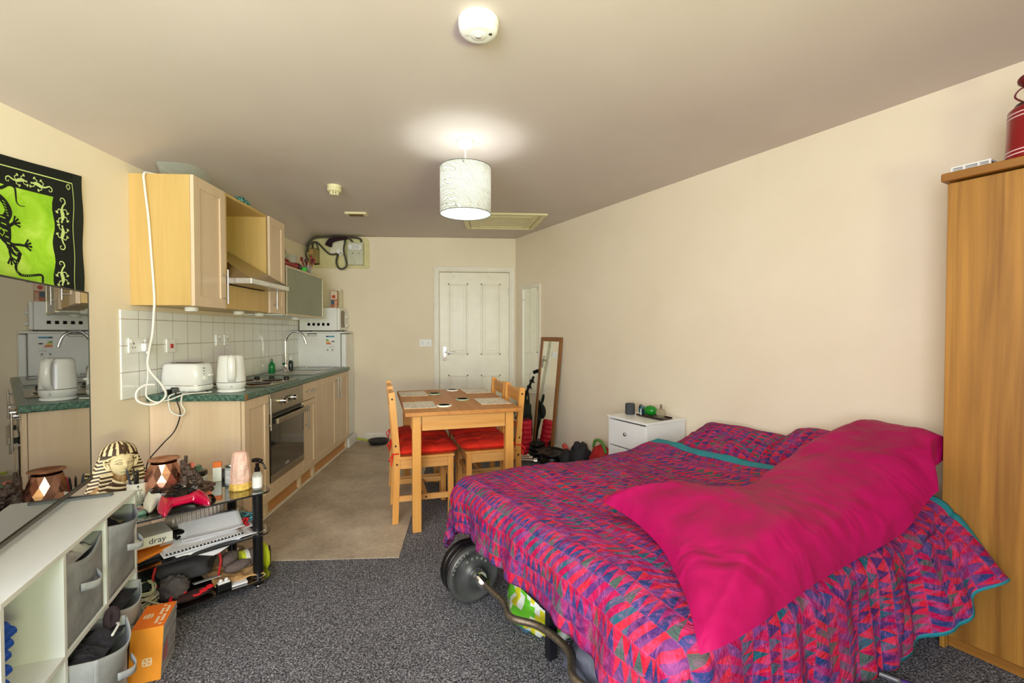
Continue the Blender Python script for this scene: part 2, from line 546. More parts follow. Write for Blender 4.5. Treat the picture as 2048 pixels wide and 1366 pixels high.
h.build('door_handle', [M_CHROME, M_BLACK], door)
mb = MB()
for z in (0.35, 1.05, 1.78): mb.cyl((DX1 - 0.004, y0 - 0.006, z - 0.05), (DX1 - 0.004, y0 - 0.006, z + 0.05), 0.006)
mb.build('hinge', M_STEEL, door)
mb = MB()
aw = 0.062
for xa, xb in ((DX0 - aw, DX0), (DX1, DX1 + aw)):
    mb.bx(xa, xb, YB - 0.018, YB - 0.001, 0.001, DZ + aw - 0.001, 0.005)
    mb.bx(xa + 0.018, xb - 0.012, YB - 0.024, YB - 0.01, 0.001, DZ + aw * 0.7, 0.004)
mb.bx(DX0 - aw, DX1 + aw, YB - 0.0175, YB - 0.001, DZ, DZ + aw, 0.005)
mb.bx(DX0 - aw * .7, DX1 + aw * .7, YB - 0.0235, YB - 0.01, DZ + 0.012, DZ + aw - 0.018, 0.004)
for xa, xb in ((DX0, DX0 + 0.003), (DX1 - 0.003, DX1)): mb.bx(xa, xb, YB - 0.001, YB + 0.09, 0.001, DZ)
struct(mb.build('trim_1', M_WHITE_TRIM))
for i, x in enumerate((-0.315, 0.105)):
    mb = MB(); mb.bx(x - 0.013, x + 0.013, y0 - 0.006, y0 - 0.003, 1.955, DZ - 0.001, 0.001)
    mb.bx(x - 0.013, x + 0.013, y0 - 0.02, y0 - 0.003, 1.955, 1.960, 0.001); mb.bx(x - 0.013, x + 0.013, y0 - 0.022, y0 - 0.018, 1.955, 1.975, 0.001)
    tag(mb.build('over_door_hook', M_DOOR), 'small white hook over the top of the white door, %s of the two' % ('left' if i == 0 else 'right'), 'hook', 'hooks over the white door')

# ceiling fittings
M_CREAM_PL = pm('cream_plastic', (232, 224, 180), 0.4, var=0.02)
M_WHITE_PL = pm('white_plastic', (240, 240, 238), 0.35, var=0.015)
hz = HC
hp = [(0.645, 4.385), (0.575, 5.035), (-0.14, 5.035), (-0.185, 4.385)]
mb = MB()
def inset(poly, k):
    cx_ = sum(p[0] for p in poly) / 4; cy_ = sum(p[1] for p in poly) / 4
    return [(cx_ + (p[0] - cx_) * k, cy_ + (p[1] - cy_) * k) for p in poly]
o1, i1 = hp, inset(hp, 0.87)
for i in range(4):
    j = (i + 1) % 4
    mb.prism([o1[i], o1[j], i1[j], i1[i]], hz - 0.016, hz - 0.0005)
fr = thing('loft_hatch', 'cream ceiling hatch with raised frame near the far right corner', 'hatch', (0.22, 4.7, hz))
mb.build('frame', M_CREAM_PL, fr)
MB().prism(inset(hp, 0.85), hz - 0.009, hz - 0.001).build('panel', M_CREAM_PL, fr)
q1, q2 = inset(hp, 0.68), inset(hp, 0.64); mb = MB()
for i in range(4):
    j = (i + 1) % 4; mb.prism([q1[i], q1[j], q2[j], q2[i]], hz - 0.014, hz - 0.008)
mb.build('moulding', M_CREAM_PL, fr)

# big smoke alarm
al = thing('smoke_alarm', 'large round white smoke alarm on the ceiling above the camera, biggest ceiling fitting', 'smoke alarm', (-0.004, 1.70, HC))
mb = MB(); mb.lathe([(0.071, -0.001), (0.073, -0.004), (0.073, -0.022), (0.068, -0.024)], seg=40); mb.build('base', M_WHITE_PL, al, True)
mb = MB(); mb.lathe([(0.066, -0.022), (0.070, -0.026), (0.069, -0.040), (0.060, -0.050), (0.045, -0.054), (0.0, -0.055)], seg=40)
mb.build('cover', M_WHITE_PL, al, True)
mb = MB(); mb.lathe([(0.026, -0.053), (0.026, -0.057), (0.022, -0.058), (0.0, -0.0575)], seg=28)
mb.lathe([(0.013, -0.058), (0.013, -0.060), (0.0, -0.060)], seg=20); mb.build('test_button', M_WHITE_PL, al, True)
mb = MB(); mb.box((0.043, -0.008, -0.0535), (0.012, 0.012, 0.004), 0.002); mb.build('indicator', pm('dark_grille', (60, 50, 50), 0.5), al, True)
mb = MB(); F = lambda a_, b2, h_: (a_, b2, -0.0553 - h_)
mb.text('FIRE', 0.009, lambda a_, b2, h_: (a_ - 0.04, -b2 + 0.004, -0.0555), 0); mb.build('lettering', pm('pale_grey_print', (150, 148, 145), 0.6), al, True)
# small heat detector
al = thing('heat_detector', 'small cream slotted fire detector on the ceiling, left of the lamp', 'detector', (-1.115, 3.66, HC))
mb = MB(); mb.lathe([(0.052, -0.001), (0.052, -0.018), (0.047, -0.020), (0.047, -0.024)], seg=32); mb.build('base', M_CREAM_PL, al, True)
mb = MB(); mb.lathe([(0.046, -0.022), (0.053, -0.028), (0.053, -0.040), (0.047, -0.048), (0.036, -0.052), (0.030, -0.053)], seg=32)
for i in range(10):
    t = i * math.tau / 10; mb.box((0.030 * math.cos(t), 0.030 * math.sin(t), -0.062), (0.007, 0.013, 0.020), 0.002, rot=(0, 0, math.degrees(t)))
mb.lathe([(0.032, -0.070), (0.030, -0.075), (0.0, -0.076)], seg=24); mb.build('cage', M_CREAM_PL, al, True)
MB().cyl((0, 0, -0.052), (0, 0, -0.071), 0.02).build('sensor', pm('dark_grille', (60, 50, 50), 0.5), al, True)
# vent / sounder
al = thing('ceiling_vent', 'small rectangular cream fitting with dark slot on the ceiling near back wall', 'vent', (-1.16, 4.47, HC))
MB().box((0, 0, -0.012), (0.20, 0.085, 0.022), 0.006).build('cover', M_CREAM_PL, al, True)
MB().box((0.0, -0.005, -0.027), (0.13, 0.055, 0.010), 0.003).build('louvre', pm('brown_slot', (110, 85, 40), 0.6), al, True)

# pendant lamp
lx, ly = -0.084, 2.762
pl = thing('pendant_lamp', 'ceiling pendant with leaf-print drum shade, lit', 'lamp', (lx, ly, HC))
mb = MB(); mb.lathe([(0.046, -0.001), (0.046, -0.008), (0.044, -0.030), (0.038, -0.038), (0.012, -0.040), (0.009, -0.050), (0, -0.05)], seg=32)
mb.build('ceiling_rose', M_WHITE_PL, pl, True)
MB().cyl((0, 0, -0.045), (0, 0, -0.20), 0.0035, seg=8).build('cord', M_WHITE_PL, pl, True)
mb = MB(); mb.lathe([(0.0, -0.185), (0.014, -0.185), (0.017, -0.205), (0.015, -0.215), (0, -0.215)], seg=16); mb.build('lamp_holder', M_WHITE_PL, pl, True)
def m_shade():
    m, nt, b = newmat('leaf_print_shade')
    v = coords(nt, (1, 1, 1))
    w1 = N(nt, 'ShaderNodeTexWave', wave_type='BANDS', bands_direction='DIAGONAL'); w1.inputs['Scale'].default_value = 26
    w1.inputs['Distortion'].default_value = 9; w1.inputs['Detail'].default_value = 2; w1.inputs['Detail Scale'].default_value = 0.6
    nt.links.new(v, w1.inputs['Vector'])
    vo = N(nt, 'ShaderNodeTexVoronoi'); vo.inputs['Scale'].default_value = 38; nt.links.new(v, vo.inputs['Vector'])
    f = math_n(nt, 'ADD', math_n(nt, 'MULTIPLY', w1.outputs['Fac'], 0.7), math_n(nt, 'MULTIPLY', vo.outputs['Distance'], 0.5))
    col = ramp(nt, f, [(0.35, srgb(246, 243, 242)), (0.55, srgb(150, 156, 146)), (0.8, srgb(214, 214, 208))])
    b.inputs['Roughness'].default_value = 0.9; nt.links.new(col, b.inputs['Base Color'])
    tr = N(nt, 'ShaderNodeBsdfTranslucent'); nt.links.new(col, tr.inputs[0])
    mx = N(nt, 'ShaderNodeMixShader'); mx.inputs[0].default_value = 0.34
    out = nt.nodes['Material Output']
    nt.links.new(b.outputs[0], mx.inputs[1]); nt.links.new(tr.outputs[0], mx.inputs[2]); nt.links.new(mx.outputs[0], out.inputs[0])
    return m
mb = MB(); sg = 48
for r_, flip in ((0.150, 1), (0.1485, -1)):
    vs = []; 
    for z in (-0.160, -0.430):
        for i in range(sg): t = math.tau * i / sg; vs.append((r_ * math.cos(t), r_ * math.sin(t), z))
    mb.add(vs, [[i, (i + 1) % sg, sg + (i + 1) % sg, sg + i] for i in range(sg)], True)
mb.build('lamp_shade', m_shade(), pl, True)
for z in (-0.160, -0.430): MB().tube([(0.1495 * math.cos(t * math.tau / 40), 0.1495 * math.sin(t * math.tau / 40), z) for t in range(40)], 0.0022, 6, 1, True).build('shade_ring', pm('grey_wire', (90, 95, 88), 0.5), pl, True)
mb = MB()
for k in range(3):
    t = k * math.tau / 3 + 0.4; mb.cyl((0.016 * math.cos(t), 0.016 * math.sin(t), -0.235), (0.149 * math.cos(t), 0.149 * math.sin(t), -0.16), 0.0015, seg=6)
mb.build('gimbal', M_WHITE_PL, pl, True)
m, nt, b = newmat('lit_bulb'); b.inputs['Emission Color'].default_value = (0.93, 1.0, 0.98, 1); b.inputs['Emission Strength'].default_value = 58
mb = MB(); mb.lathe([(0.0, -0.215), (0.013, -0.215), (0.016, -0.225), (0.028, -0.245), (0.029, -0.262), (0.02, -0.284), (0, -0.29)], seg=20)
mb.build('bulb', m, pl, True)
# ------------------------------------------------------------------ kitchen run along the left wall
BEECH = wood('pale_beech_front', (230, 206, 178), (216, 189, 158), 2, 1.0, 0.38, 0.7)
BEECH_Y = wood('yellow_beech_carcass', (216, 182, 116), (198, 162, 94), 2, 1.0, 0.42, 0.7)
OAKK = wood('oak_plinth', (216, 158, 98), (198, 138, 80), 1, 0.8, 0.5, 0.8)
def m_worktop():
    m, nt, b = newmat('green_granite_worktop')
    v = coords(nt); a = noise(nt, v, 60, 4, 0.7); c = noise(nt, v, 160, 2)
    f = math_n(nt, 'ADD', math_n(nt, 'MULTIPLY', a, 0.7), math_n(nt, 'MULTIPLY', c, 0.3))
    col = ramp(nt, f, [(0.36, srgb(22, 50, 46)), (0.48, srgb(52, 92, 82)), (0.56, srgb(96, 132, 116)), (0.66, srgb(150, 172, 156))])
    nt.links.new(col, b.inputs['Base Color']); b.inputs['Roughness'].default_value = 0.28
    return m
M_WT = m_worktop()
XF = -1.452      # front face of the doors
XB = -1.474      # carcass front
def door_mb(y0, y1, z0, z1, x=XF, th=0.02, fr=0.062, rec=0.008):
    """shaker door facing +x"""
    mb = MB(); g = 0.0015
    y0 += g; y1 -= g
    mb.bx(x - th, x - rec, y0, y1, z0, z1, 0.001)
    mb.bx(x - rec - 0.001, x, y0, y0 + fr, z0, z1, 0.002); mb.bx(x - rec - 0.001, x, y1 - fr, y1, z0, z1, 0.002)
    mb.bx(x - rec - 0.001, x, y0 + fr - 0.001, y1 - fr + 0.001, z1 - fr, z1, 0.002); mb.bx(x - rec - 0.001, x, y0 + fr - 0.001, y1 - fr + 0.001, z0, z0 + fr, 0.002)
    return mb
def bar_handle(parent, x, y, z0, z1, name='handle', horiz=False):
    mb = MB()
    if not horiz:
        mb.cyl((x + 0.032, y, z0), (x + 0.032, y, z1), 0.0062, seg=12)
        for z in (z0 + 0.035, z1 - 0.035): mb.cyl((x - 0.001, y, z), (x + 0.030, y, z), 0.005, seg=10)
    else:
        mb.cyl((x + 0.032, z0, y), (x + 0.032, z1, y), 0.0062, seg=12)
        for z in (z0 + 0.03, z1 - 0.03): mb.cyl((x - 0.001, z, y), (x + 0.030, z, y), 0.005, seg=10)
    return mb.build(name, M_STEEL, parent)
ZD0, ZD1 = 0.125, 0.866
def carcass(name, label, y0, y1, cat='cupboard', near=False):
    t = thing(name, label, cat, ((XL + XB) / 2, (y0 + y1) / 2, 0), 0, 'base units under the green worktop')
    mb = MB()
    th = 0.018
    mb.bx(XL + 0.004, XB - 0.0005, y0 + 0.0005, y0 + th, 0.02 if not near else 0.012, 0.868, 0.001)
    mb.bx(XL + 0.004, XB - 0.0005, y1 - th, y1 - 0.0005, 0.02, 0.868, 0.001)
    mb.bx(XL + 0.004, XL + 0.016, y0 + th, y1 - th, 0.11, 0.868)
    mb.bx(XL + 0.016, XB - 0.001, y0 + th, y1 - th, 0.11, 0.128)
    mb.build('carcass', BEECH, t)
    return t
c1 = carcass('base_cupboard', 'narrow beech base cupboard at the near end, left of the oven', 2.95, 3.29, near=True)
d = door_mb(2.955, 3.29, ZD0, ZD1).build('door', BEECH, c1); bar_handle(d, XF, 3.245, 0.62, 0.84)
c2 = carcass('oven_housing', 'beech oven housing unit with a plain panel below the oven', 3.291, 3.895)
MB().bx(XF - 0.02, XF, 3.2925, 3.8935, ZD0, 0.238, 0.002).build('lower_panel', BEECH, c2)
c3 = carcass('drawer_unit', 'narrow beech unit with one drawer over a door, right of the oven', 3.896, 4.20)
d = MB().bx(XF - 0.02, XF, 3.8975, 4.1985, 0.722, ZD1, 0.003).build('drawer', BEECH, c3); bar_handle(d, XF, 0.797, 3.95, 4.14, horiz=True)
d = door_mb(3.896, 4.20, ZD0, 0.716, fr=0.055).build('door', BEECH, c3); bar_handle(d, XF, 3.94, 0.485, 0.69)
c4 = carcass('sink_cupboard', 'wide beech double cupboard under the sink', 4.201, 5.225)
d = door_mb(4.201, 4.79, ZD0, ZD1).build('door', BEECH, c4); bar_handle(d, XF, 4.745, 0.62, 0.84)
d = door_mb(4.79, 5.225, ZD0, ZD1).build('door', BEECH, c4); bar_handle(d, XF, 4.835, 0.62, 0.84)
mb = MB().bx(-1.515, -1.498, 2.955, 5.225, 0.008, 0.122, 0.001); tag(mb.build('plinth', OAKK), 'long oak plinth board along the foot of the base cupboards', 'plinth', None)
mb = MB().bx(-1.4975, -1.474, 2.955, 5.225, 0.0065, 0.016, 0.003); tag(mb.build('edging_strip', M_WHITE_TRIM), 'thin white strip along the foot of the oak plinth', 'edging')
mb = MB(); mb.bx(-1.52, -1.455, 5.245, 5.555, 0.0065, 0.105, 0.003); tag(mb.build('plinth_box', M_WHITE_PL), 'white boxed-in plinth at the foot of the fridge', 'plinth')
# worktop
wt = MB(); wt.bx(XL + 0.002, -1.437, 2.925, 5.225, 0.871, 0.910, 0.006, 3); wto = wt.build('worktop', M_WT)
tag(wto, 'green speckled laminate worktop running along the kitchen units', 'worktop')
mb = MB(); mb.bx(-1.4375, -1.4335, 2.930, 2.965, 0.873, 0.907, 0.002); mb.build('chipped_corner', wood('chip_brown', (176, 130, 80), (140, 96, 50), 1), wto)

# tiles
def m_tiles():
    m, nt, b = newmat('white_wall_tiles')
    tc = N(nt, 'ShaderNodeTexCoord'); sx = N(nt, 'ShaderNodeSeparateXYZ'); nt.links.new(tc.outputs['Object'], sx.inputs[0])
    def edge(o, off):
        f = math_n(nt, 'FRACT', math_n(nt, 'ADD', math_n(nt, 'DIVIDE', o, 0.152), off))
        return math_n(nt, 'GREATER_THAN', math_n(nt, 'ABSOLUTE', math_n(nt, 'SUBTRACT', f, 0.5)), 0.488)
    e = math_n(nt, 'MAXIMUM', edge(sx.outputs['Y'], 20.45), edge(sx.outputs['Z'], 0.0))
    col = mixc(nt, e, srgb(240, 241, 238), srgb(168, 146, 120))
    nt.links.new(col, b.inputs['Base Color'])
    nt.links.new(math_n(nt, 'ADD', math_n(nt, 'MULTIPLY', e, 0.6), 0.1), b.inputs['Roughness'])
    hn = math_n(nt, 'ADD', math_n(nt, 'MULTIPLY', e, -1.0), math_n(nt, 'MULTIPLY', noise(nt, coords(nt), 9, 1), 0.5))
    bump(nt, b, hn, 0.25, 0.003)
    return m
mb = MB().bx(XL + 0.0005, XL + 0.010, 2.728, 5.26, 0.9105, 1.418, 0.002)
til = mb.build('splashback', m_tiles()); tag(til, 'white square-tiled splashback with brown grout above the worktop', 'tiles')
XT = XL + 0.0105
def socket(y, z, w_, label, switches, plug=False, red=False, x=XT, face='x'):
    t = thing('wall_socket' if not red else 'cooker_switch', label, 'socket' if not red else 'switch', (x, y, z))
    mb = MB(); mb.bx(0, 0.009, -w_ / 2, w_ / 2, -0.043, 0.043, 0.003); mb.build('faceplate', M_WHITE_PL, t, True)
    if red:
        MB().bx(0.009, 0.015, -0.012, 0.012, -0.016, 0.012, 0.002).build('rocker', pm('red_switch', (190, 30, 30), 0.35), t, True)
    elif switches:
        for k in ((-1, 1) if w_ > 0.1 else (0,)):
            yy = k * w_ * 0.25
            mb = MB(); mb.bx(0.0092, 0.0100, yy - 0.004, yy + 0.004, 0.006, 0.016); mb.bx(0.0092, 0.0100, yy - 0.014, yy - 0.007, -0.014, -0.009); mb.bx(0.0092, 0.0100, yy + 0.007, yy + 0.014, -0.014, -0.009)
            mb.build('pin_holes', M_BLACK, t, True)
            MB().bx(0.009, 0.013, yy - 0.005 + k * 0.02, yy + 0.006 + k * 0.02, 0.018, 0.034, 0.001).build('rocker', M_WHITE_PL, t, True)
    return t
s1 = socket(2.845, 1.215, 0.146, 'white double socket with a plug in it at the left end of the tiles', True)
socket(3.135, 1.205, 0.087, 'white cooker switch with red rocker on the tiles above the toaster', False, red=True)
socket(3.69, 1.23, 0.087, 'white single socket on the tiles behind the kettle, left one of the pair', True)
socket(3.80, 1.23, 0.087, 'white single socket on the tiles behind the kettle, right one of the pair', True)
mb = MB(); mb.box((XT + 0.024, 2.885, 1.203), (0.028, 0.05, 0.05), 0.008); mb.cyl((XT + 0.03, 2.885, 1.18), (XT + 0.03, 2.885, 1.165), 0.006)
tag(mb.build('mains_plug', M_WHITE_PL), 'white mains plug pushed into the double socket at the tile edge', 'plug')
# back wall socket
t = thing('wall_socket', 'small white double socket on the back wall left of the door', 'socket', (-0.649, YB - 0.0005, 1.165))
MB().bx(-0.073, 0.073, -0.009, 0, -0.043, 0.043, 0.003).build('faceplate', M_WHITE_PL, t, True)
mb = MB()
for k in (-0.036, 0.036): mb.bx(k - 0.003, k + 0.003, -0.0098, -0.009, 0.004, 0.014); mb.bx(k - 0.013, k - 0.007, -0.0098, -0.009, -0.014, -0.010); mb.bx(k + 0.007, k + 0.013, -0.0098, -0.009, -0.014, -0.010)
mb.build('pin_holes', M_BLACK, t, True)

# oven
M_INOX = pm('satin_inox', (178, 168, 150), 0.30, 1.0, var=0.05, vscale=3)
M_OVGL = pm('oven_black_glass', (14, 12, 11), 0.04, 0, var=0.0, coat=1.0, spec=0.9)
ov = thing('oven', 'built-in electric oven with steel control panel and black glass door', 'oven', (-1.5, 3.593, 0.24))
mb = MB(); mb.bx(-1.90, XF - 0.004, 3.312, 3.874, 0.245, 0.865); mb.build('body', M_BLACK, ov)
mb = MB(); mb.bx(XF - 0.004, XF + 0.004, 3.293, 3.893, 0.722, 0.866, 0.002); cp = mb.build('control_panel', M_INOX, ov)
M_BLKG = pm('display_glass', (25, 22, 20), 0.1)
MB().bx(XF + 0.004, XF + 0.006, 3.548, 3.638, 0.770, 0.815, 0.001).build('display', M_BLKG, cp)
for y in (3.50, 3.685):
    mb = MB(); mb.cyl((XF + 0.004, y, 0.79), (XF + 0.010, y, 0.79), 0.027, seg=28); mb.cyl((XF + 0.010, y, 0.79), (XF + 0.034, y, 0.79), 0.021, 0.019, seg=28)
    mb.bx(XF + 0.030, XF + 0.037, y - 0.003, y + 0.003, 0.775, 0.805, 0.001); mb.build('knob', M_CHROME, cp)
dr = MB().bx(XF - 0.002, XF + 0.008, 3.293, 3.893, 0.262, 0.700, 0.003).build('door', M_OVGL, ov)
mb = MB(); mb.bx(XF + 0.004, XF + 0.0095, 3.293, 3.893, 0.245, 0.290, 0.002); mb.build('lower_trim', M_INOX, dr)
mb = MB(); mb.bx(XF + 0.030, XF + 0.052, 3.315, 3.871, 0.652, 0.690, 0.004); mb.mat(1)
for y in (3.325, 3.861): mb.bx(XF + 0.006, XF + 0.034, y - 0.012, y + 0.012, 0.655, 0.687, 0.003)
mb.build('handle', [M_INOX, M_BLACK], dr)
mb = MB(); mb.text('beko', 0.034, lambda a, b2, h_: (XF + 0.0096 , 3.56 + a, 0.322 + b2)); mb.build('lettering', M_WHITE_PL, dr)

# hob
hb = thing('hob', 'stainless steel electric hob with four solid plates and black knobs', 'hob', (-1.72, 3.60, 0.910))
mb = MB(); mb.bx(-1.965, -1.475, 3.31, 3.89, 0.9102, 0.916, 0.004); mb.build('hob_top', M_INOX, hb)
M_IRON = pm('dark_hotplate', (52, 40, 32), 0.35, 0.8, var=0.1)
for x, y, r_ in ((-1.60, 3.45, 0.09), (-1.83, 3.45, 0.073), (-1.60, 3.69, 0.073), (-1.83, 3.69, 0.09)):
    mb = MB(); mb.lathe([(r_ + 0.008, 0.9162), (r_ + 0.006, 0.920), (r_, 0.9205)], (x, y, 0), 36); mb.mat(1).lathe([(r_, 0.917), (r_, 0.926), (r_ - 0.006, 0.928), (0.02, 0.928), (0.018, 0.926), (0, 0.926)], (x, y, 0), 36)
    mb.build('hotplate', [M_CHROME, M_IRON], hb)
for i in range(4):
    mb = MB(); x = -1.90 + i * 0.115; mb.lathe([(0.021, 0.9162), (0.021, 0.932), (0.017, 0.938), (0, 0.938)], (x, 3.835, 0), 20); mb.build('knob', M_BLACK, hb)

# sink and tap
sk = thing('sink', 'inset stainless steel sink with drainer beside the fridge', 'sink', (-1.73, 4.72, 0.910))
mb = MB()
mb.bx(-1.955, -1.49, 4.24, 5.20, 0.9102, 0.9142, 0.002)
mb.build('drainer', M_STEEL, sk)
mb = MB()
def rr(cx_, cy_, hx_, hy_, r_, n=6):
    P = []
    for (sx_, sy_, a0) in ((1, 1, 0), (-1, 1, 90), (-1, -1, 180), (1, -1, 270)):
        for k in range(n + 1):
            t = R(a0 + 90 * k / n); P.append((cx_ + sx_ * (hx_ - r_) + r_ * math.cos(t), cy_ + sy_ * (hy_ - r_) + r_ * math.sin(t)))
    return P
ra, rb = rr(-1.72, 4.93, 0.20, 0.22, 0.05), rr(-1.72, 4.93, 0.18, 0.20, 0.05)
n = len(ra); vs = [(a, b, 0.9175) for a, b in ra] + [(a, b, 0.9175) for a, b in rb] + [(a, b, 0.9150) for a, b in rb]
mb.add(vs, [[i, (i + 1) % n, n + (i + 1) % n, n + i] for i in range(n)] + [[n + i, n + (i + 1) % n, 2 * n + (i + 1) % n, 2 * n + i] for i in range(n)] + [[2 * n + i for i in range(n)]], False)
mb.build('bowl', pm('dark_steel_bowl', (150, 148, 145), 0.25, 1.0), sk)
mb = MB()
for k in range(6): mb.bx(-1.86 + k * 0.055, -1.85 + k * 0.055, 4.30, 4.66, 0.9142, 0.9165, 0.001)
mb.build('drainer_ribs', M_STEEL, sk)
tp = thing('mixer_tap', 'tall chrome swan-neck mixer tap behind the sink', 'tap', (-1.895, 4.66, 0.914))
mb = MB(); mb.lathe([(0.028, 0.001), (0.028, 0.008), (0.022, 0.012), (0.022, 0.075), (0.024, 0.09), (0.02, 0.10), (0, 0.10)], seg=24); mb.build('base', M_CHROME, tp, True)
mb = MB(); mb.tube([(0, 0, 0.09), (0, 0, 0.24), (0.005, 0, 0.31), (0.05, 0, 0.375), (0.11, 0.0, 0.385), (0.165, 0, 0.35), (0.19, 0, 0.29), (0.197, 0, 0.255)], 0.0125, 14, 8); mb.build('spout', M_CHROME, tp, True)
mb = MB(); mb.cyl((0, -0.018, 0.075), (0, -0.05, 0.075), 0.014); mb.cyl((0, -0.045, 0.078), (0.0, -0.058, 0.15), 0.005, seg=10); mb.build('lever', M_CHROME, tp, True)
def bottle(name, label, cat, loc, prof, mat, capprof, capmat, rz=0, lab=None):
    t = thing(name, label, cat, loc, rz)
    MB().lathe(prof, seg=24).build('body', mat, t, True)
    MB().lathe(capprof, seg=20).build('cap', capmat, t, True)
    if lab: MB().lathe(lab[0], seg=28).build('label_sticker', lab[1], t, True)
    return t
M_GREENL = pm('green_soap', (20, 150, 80), 0.12, trans=0.45, ior=1.35, coat=0.4)
M_CLEAR = thin_glass('clear_plastic', (225, 232, 230))
bottle('washing_up_bottle', 'small clear bottle of green washing-up liquid left of the tap', 'bottle', (-1.94, 4.46, 0.911),
       [(0, 0), (0.028, 0.001), (0.030, 0.006), (0.030, 0.065), (0.026, 0.085), (0.012, 0.10), (0.011, 0.108), (0, 0.108)], M_GREENL, [(0.013, 0.108), (0.013, 0.124), (0.007, 0.128), (0.006, 0.138), (0, 0.138)], pm('grey_cap', (120, 135, 125), 0.4))
bottle('soap_bottle', 'small clear bottle with dark base right of the tap', 'bottle', (-1.90, 4.79, 0.911),
       [(0, 0), (0.024, 0.001), (0.025, 0.006), (0.025, 0.075), (0.018, 0.095), (0.009, 0.10), (0, 0.10)], pm('dark_soap', (60, 70, 66), 0.1, trans=0.4), [(0.010, 0.10), (0.010, 0.125), (0.014, 0.13), (0.012, 0.138), (0, 0.14)], M_WHITE_PL)

# fridge and microwave
fg = thing('fridge', 'white under-counter-width fridge freezer standing at the far end of the worktop', 'fridge', (-1.76, 5.395, 0.11))
mb = MB(); mb.bx(-2.003, -1.545, 5.25, 5.57, 0.112, 1.283, 0.006); mb.build('body', M_WHITE_PL, fg)
mb = MB(); mb.bx(-1.538, -1.487, 5.25, 5.57, 0.115, 1.272, 0.010, 3); mb.build('door', M_WHITE_PL, fg)
mb = MB(); mb.bx(-1.5455, -1.5375, 5.256, 5.564, 0.12, 1.27); mb.build('door_seal', pm('grey_gasket', (110, 112, 112), 0.6), fg)
mb = MB(); mb.bx(-2.006, -1.49, 5.245, 5.573, 1.2835, 1.300, 0.004); mb.build('top_panel', M_WHITE_PL, fg)
mb = MB()
for p in ((-1.90, -1.80, 1.272, 1.281), (-1.90, -1.897, 1.255, 1.275), (-1.803, -1.80, 1.255, 1.275), (-1.90, -1.80, 1.252, 1.256)): mb.bx(p[0], p[1], 5.2485, 5.251, p[2], p[3])
mb.build('hinge_clip', pm('dark_clip', (60, 60, 60), 0.5), fg)
# energy label sticker on the side
fe = lambda a, b2, h_: (-1.655 + a, 5.2492 - h_, 1.155 + b2)
mb = MB(); mb.mat(0).poly([(-0.048, -0.1), (0.048, -0.1), (0.048, 0.1), (-0.048, 0.1)], fe, 0.0003)
mb.mat(1).poly([(-0.046, 0.083), (0.046, 0.083), (0.046, 0.098), (-0.046, 0.098)], fe, 0.0006)
mb.mat(5).poly([(-0.044, 0.085), (-0.02, 0.085), (-0.02, 0.096), (-0.044, 0.096)], fe, 0.0008)
for k, (mm, L_) in enumerate(((2, 0.020), (2, 0.027), (3, 0.034), (3, 0.040), (4, 0.047), (4, 0.054))):
    z = 0.056 - k * 0.0095
    mb.mat(mm).poly([(-0.044, z - 0.004), (-0.044 + L_, z - 0.004), (-0.044 + L_ + 0.004, z), (-0.044 + L_, z + 0.004), (-0.044, z + 0.004)], fe, 0.0006)
mb.mat(5).poly([(0.020, 0.030), (0.044, 0.030), (0.044, 0.042), (0.020, 0.042), (0.014, 0.036)], fe, 0.0006)
mb.mat(6)
mb.text('kWh/annum', 0.010, fe, 0.0006, ca=0.018, cb=-0.028); mb.text('94 L', 0.012, fe, 0.0006, ca=-0.028, cb=-0.075); mb.text('39 dB', 0.012, fe, 0.0006, ca=0.024, cb=-0.075)
mb.disc(-0.028, -0.057, 0.008, fe, 0.0006); mb.disc(0.024, -0.057, 0.008, fe, 0.0006)
mb.mat(1).text('ENERG', 0.014, fe, 0.0009, ca=0.012, cb=0.0905) if False else None
mb.build('energy_label', [pm('label_white', (240, 240, 238), 0.5), pm('label_blue', (60, 150, 190), 0.5), pm('label_green', (60, 160, 70), 0.5), pm('label_yellow', (232, 200, 50), 0.5), pm('label_red', (215, 90, 30), 0.5), pm('label_navy', (20, 40, 70), 0.5), pm('label_grey', (110, 110, 110), 0.5)], fg)
mw = thing('microwave', 'white microwave oven on top of the fridge', 'microwave', (-1.77, 5.40, 1.302))
mb = MB(); mb.bx(-1.99, -1.585, 5.255, 5.56, 1.312, 1.565, 0.006); mb.build('body', M_WHITE_PL, mw)
mb = MB()
for x in (-1.97, -1.60):
    for y in (5.27, 5.545): mb.cyl((x, y, 1.3005), (x, y, 1.314), 0.012, seg=12)
mb.build('feet', M_BLACK, mw)
mb = MB()
for i in range(5):
    for j in range(2): mb.bx(-1.90 + i * 0.052, -1.872 + i * 0.052, 5.2535, 5.256, 1.365 + j * 0.0, 1.395, 0.001)
mb.build('vents', pm('vent_dark', (120, 118, 100), 0.6), mw)
mb = MB(); mb.bx(-1.584, -1.555, 5.258, 5.557, 1.314, 1.563, 0.008, 3); dr = mb.build('door', M_WHITE_PL, mw)
f1 = lambda a, b2, h_: (-1.5548 + h_, 5.385 + a, 1.44 + b2)
mb = MB(); mb.prism([(-0.075, -0.095), (0.07, -0.095), (0.055, -0.04), (0.055, 0.04), (0.07, 0.085), (0.02, 0.1), (-0.06, 0.095), (-0.075, 0.07)], -0.002, 0.0015, f1); mb.build('window', pm('brown_glass', (96, 76, 52), 0.12), dr)
mb = MB()
for z in (1.37, 1.47): mb.cyl((-1.556, 5.515, z), (-1.535, 5.515, z), 0.017, seg=18)
mb.build('knob', M_WHITE_PL, dr)
